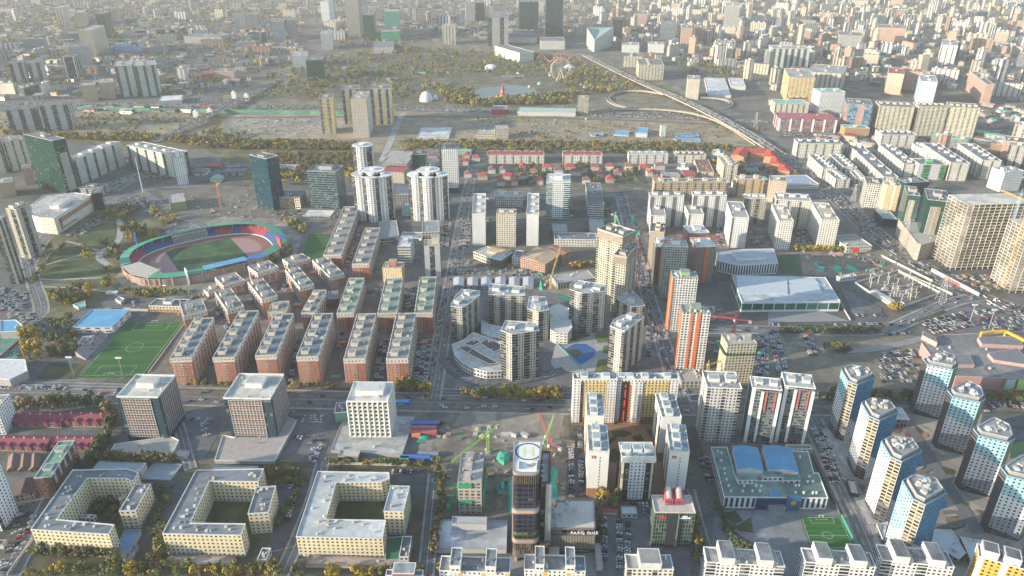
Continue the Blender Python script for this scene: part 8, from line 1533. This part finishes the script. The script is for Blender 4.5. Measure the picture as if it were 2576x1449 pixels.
for a in((9,[(290,235),(510,240),(500,300),(270,300)],2,.5),(9,[(230,390),(360,400),(350,425),(220,410)],1,.9),(9,[(1020,640),(1240,645),(1240,690),(1020,690)],1,.9),(9,[(190,740),(330,790),(320,820),(190,770)],1,.9),(9,[(285,800),(320,800),(250,1040),(215,1040)],1,.9),(8,[(1450,240),(1600,260),(1600,300),(1440,290)],1,.8),(8,[(1520,280),(1570,290),(1590,400),(1540,400)],2,.7),(8,[(1160,750),(1320,760),(1320,790),(1160,780)],1,.6),(8,[(1200,930),(1240,930),(1200,1060),(1160,1060)],1,.7),(8,[(150,880),(320,885),(200,1240),(60,1240)],3,.4),(8,[(60,1240),(180,1240),(30,1449),(-60,1449)],3,.5),(8,[(640,560),(740,490),(750,510),(660,590)],1,.8),(10,[(425,480),(470,480),(470,860),(425,860)],1,1),(10,[(495,340),(530,340),(540,860),(510,860)],1,.7),(10,[(670,1010),(715,1010),(720,1350),(680,1350)],1,.9),(10,[(780,1040),(905,1045),(900,1400),(780,1400)],3,.9),(10,[(970,950),(1050,950),(1050,990),(970,990)],1,.6),(10,[(1400,530),(1480,540),(1530,760),(1470,760)],2,.4),(11,[(330,340),(400,345),(540,760),(470,760)],2,1),(11,[(410,400),(440,400),(570,720),(540,740)],1,.8),(10,[(860,900),(1060,905),(1060,930),(860,930)],1,.7),(5,[(1215,1120),(1330,1120),(1290,1449),(1190,1449)],3,.9),(5,[(930,1120),(1000,1125),(960,1449),(880,1449)],2,.95),(5,[(300,1150),(330,1150),(290,1449),(220,1449)],2,.9),(5,[(620,1030),(700,1030),(640,1200),(600,1200)],1,.7),(5,[(840,730),(960,735),(950,780),(830,775)],2,.8),(5,[(1120,730),(1200,730),(1190,880),(1100,880)],3,.9),(5,[(920,960),(1000,960),(990,1060),(900,1060)],2,.8),(5,[(790,260),(800,265),(680,600),(660,600)],1,1),(5,[(160,690),(250,700),(230,760),(150,740)],2,.8),(5,[(1390,230),(1480,235),(1450,420),(1390,420)],3,.85),(5,[(1560,220),(1625,225),(1610,430),(1530,430)],3,.85),(5,[(1500,585),(1630,590),(1640,630),(1490,630)],2,.9),(6,[(0,600),(300,600),(280,640),(0,640)],2,.6),(4,[(1640,860),(1760,1040),(1720,1060),(1620,900)],2,.9),(4,[(-20,720),(210,760),(200,900),(-20,900)],8,.75),(4,[(10,910),(280,920),(330,1000),(180,1010)],4,.5),(4,[(0,1200),(180,1200),(150,1250),(0,1250)],2,.5),(4,[(200,960),(330,960),(370,1130),(310,1130)],2,.6),(4,[(500,330),(760,170),(840,200),(580,350)],3,.7),(4,[(900,70),(1180,60),(1200,120),(900,120)],4,.6),(4,[(1200,290),(1330,280),(1340,330),(1210,340)],3,.8),(4,[(1130,130),(1350,250),(1290,260),(1090,150)],2,.7),(4,[(150,620),(280,500),(330,440),(200,530)],2,.6),(7,[(0,1060),(80,1060),(180,1400),(60,1400)],4,.85),(7,[(270,1080),(330,1080),(380,1240),(300,1240)],2,.7),(7,[(880,1070),(1080,1050),(1080,1075),(880,1095)],1,.9),(7,[(830,1220),(1140,1180),(1150,1449),(850,1449)],9,.55),(7,[(1140,980),(1480,900),(1560,1020),(1250,1080)],10,.8),(7,[(1560,900),(1932,860),(1932,1100),(1600,1030)],12,.5),(7,[(660,925),(870,930),(870,945),(660,945)],1,.6),(7,[(680,990),(940,995),(940,1012),(680,1008)],1,.9),(7,[(0,995),(110,998),(110,1012),(0,1010)],1,.9),(7,[(330,1000),(630,1003),(630,1015),(330,1012)],1,.4),(7,[(200,290),(330,300),(340,400),(200,400)],3,.8),(7,[(650,490),(880,530),(860,570),(700,520)],3,.8),(7,[(620,160),(830,220),(840,270),(660,200)],3,.8),(7,[(1010,400),(1100,440),(1090,470),(1020,440)],2,.8),(7,[(700,280),(960,440),(960,470),(700,300)],3,.6),(7,[(1130,480),(1330,480),(1330,500),(1130,500)],1,.8),(7,[(350,30),(560,60),(560,80),(400,50)],2,.7),(6,[(1000,600),(1030,600),(1060,760),(1020,760)],1,.9),(6,[(1010,1000),(1040,1000),(1060,1250),(1000,1250)],2,.7),(6,[(1850,1080),(1932,1070),(1932,1400),(1850,1400)],4,.8),(6,[(1540,270),(1620,280),(1620,410),(1540,410)],3,.8),(6,[(1780,300),(1900,300),(1900,400),(1800,400)],3,.6),(11,[(1660,150),(1932,150),(1932,190),(1660,180)],2,.7),(2,[(600,850),(1250,850),(1300,880),(620,880)],4,.6),(1,[(1030,820),(1770,815),(1770,800),(1030,800)],2,.6),(0,[(0,775),(500,790),(500,800),(0,790)],2,.8),(0,[(560,790),(1300,800),(1300,815),(560,812)],3,.8),(1,[(0,790),(470,790),(470,830),(0,830)],5,.6),(0,[(1450,760),(1932,740),(1932,800),(1450,790)],5,.4),(3,[(120,1000),(560,1000),(560,1030),(120,1030)],4,.9),(3,[(1680,860),(1932,860),(1932,920),(1680,900)],5,.7),(2,[(50,740),(430,750),(430,800),(50,790)],4,.5),(1,[(1450,410),(1600,410),(1600,450),(1450,450)],4,.6),(0,[(1100,1300),(1300,1330),(1280,1360),(1100,1340)],3,.7),(5,[(120,160),(340,170),(340,185),(120,180)],2,.6)):lot(*a)
for a in((4,[(860,60),(1100,40),(1180,110),(900,150)],5,.5),(0,[(780,1390),(1040,1300),(1120,1330),(900,1440)],3,.4),(5,[(120,140),(740,150),(740,200),(350,200)],4,.4),(0,[(600,880),(1300,900),(1300,920),(600,900)],2,.6),(2,[(550,560),(900,640),(900,660),(600,600)],2,.6),(9,[(1390,260),(1410,260),(1410,400),(1390,400)],1,.6),(10,[(1340,860),(1440,1250),(1400,1250),(1330,900)],2,.4),(8,[(1420,1000),(1240,1250),(1200,1250),(1380,1000)],1,.5),(9,[(430,380),(520,440),(450,600),(400,600)],2,.8),(8,[(620,70),(880,60),(880,90),(620,95)],3,.5),(8,[(0,10),(500,20),(500,50),(0,40)],3,.6),(10,[(200,20),(420,30),(420,45),(200,40)],1,.5)):lot(*a)
CARS=[c for c in CARS if c[2]>.7 or free(c[0],c[1],1.6)]
CC=[((.62,.62,.62),'white',9),((.30,.31,.32),'silver grey',4),((.035,.035,.04),'black',5),((.42,.03,.03),'red',1),((.04,.08,.2),'dark blue',2),((.45,.40,.30),'beige',1)]
cm=[plain(c[0],.35,.1,var=.03)for c in CC];gm_=plain((.02,.025,.03),.15)
def carshape(b,x,y,z,an,m,g):
 ca,sa=math.cos(an),math.sin(an);T_=lambda p:(x+p[0]*ca-p[1]*sa,y+p[0]*sa+p[1]*ca,z+p[2])
 def fr(x0,x1,w0,z0,X0,X1,w1,z1,mm,top=None):
  A_=[(x0,-w0,z0),(x1,-w0,z0),(x1,w0,z0),(x0,w0,z0)];B_=[(X0,-w1,z1),(X1,-w1,z1),(X1,w1,z1),(X0,w1,z1)]
  for i in range(4):j=(i+1)%4;b.face([T_(A_[i]),T_(A_[j]),T_(B_[j]),T_(B_[i])],m=mm)
  b.face([T_(p)for p in B_],m=mm if top is None else top)
 fr(-2.3,2.3,.92,.25,-2.25,2.2,.9,.92,m);fr(-1.9,1.0,.86,.92,-1.45,.35,.68,1.48,g,m)
CARS.sort(key=lambda c:c[0]**2*.15+c[1]**2);cmesh=[]
for i in range(6):
 b=MB();carshape(b,0,0,0,0,0,1);o=b.build('car_body',[cm[i],gm_]);me1=o.data;bpy.data.objects.remove(o);b=MB()
 for X in(-1.4,1.4):
  for Y_ in(-.85,.85):n_=10;b.face([(X+.33*math.cos(6.283*q/n_),Y_*1.07,.33+.33*math.sin(6.283*q/n_))for q in range(n_)])
 o=b.build('wheel',[DARK]);me2=o.data;bpy.data.objects.remove(o);cmesh.append((me1,me2))
cg={};pos=[]
for c in CARS:
 if len(pos)>=296:break
 X,Y_=proj(Vector(c[:3]))
 if not(0<X<2576 and 0<Y_<1449):continue
 ci=rc.choices(range(6),[q[2]for q in CC])[0];pos.append(c);cg.setdefault((ci,near_name(c[0],c[1])),[]).append(c)
ps=set(pos)
for(ci,nn_),L in cg.items():
 L.sort(key=lambda c:c[0])
 for i,c in enumerate(L):
  nn2=nn_.split()
  while nn2[-1]in('a','the','of','with','and','in','by','behind','beside','on','around','at','front','to','from','under','pale','long','its','grey'):nn2.pop()
  o=bpy.data.objects.new('parked_car',cmesh[ci][0]);COL.objects.link(o);o.location=c[:3];o.rotation_euler=(0,0,c[3]);tag(o,'%s car%s near %s'%(CC[ci][1],(', '+ORD(i)+' from left')if len(L)>1 else '',' '.join(nn2)),'car','cars parked and driving nearest the camera')
  q=bpy.data.objects.new('wheel',cmesh[ci][1]);COL.objects.link(q);q.parent=o;q['kind']='stuff'
b=MB()
for c in CARS:
 if c in ps:continue
 carshape(b,*c,rc.choices(range(6),[q[2]for q in CC])[0],6)
tag(b.build('distant_cars',cm+[gm_]),kind='stuff')
print('TREES',len(TREES),'CARS',len(CARS),'GEN',len(gen))
# ================================================================ the air
b=MB();b.prism([(-9000,-600),(9000,-600),(9000,13500),(-9000,13500)],-1.5,460,bottom=True)
hm_=bpy.data.materials.new('air');hm_.use_nodes=True;nt=hm_.node_tree;nt.nodes.clear()
o_=nt.nodes.new('ShaderNodeOutputMaterial');pv=nt.nodes.new('ShaderNodeVolumePrincipled');nt.links.new(pv.outputs[0],o_.inputs['Volume'])
pv.inputs['Color'].default_value=(.71,.71,.71,1);pv.inputs['Density'].default_value=HAZE;pv.inputs['Anisotropy'].default_value=0.0
hz=b.build('haze',[hm_]);tag(hz,kind='stuff')
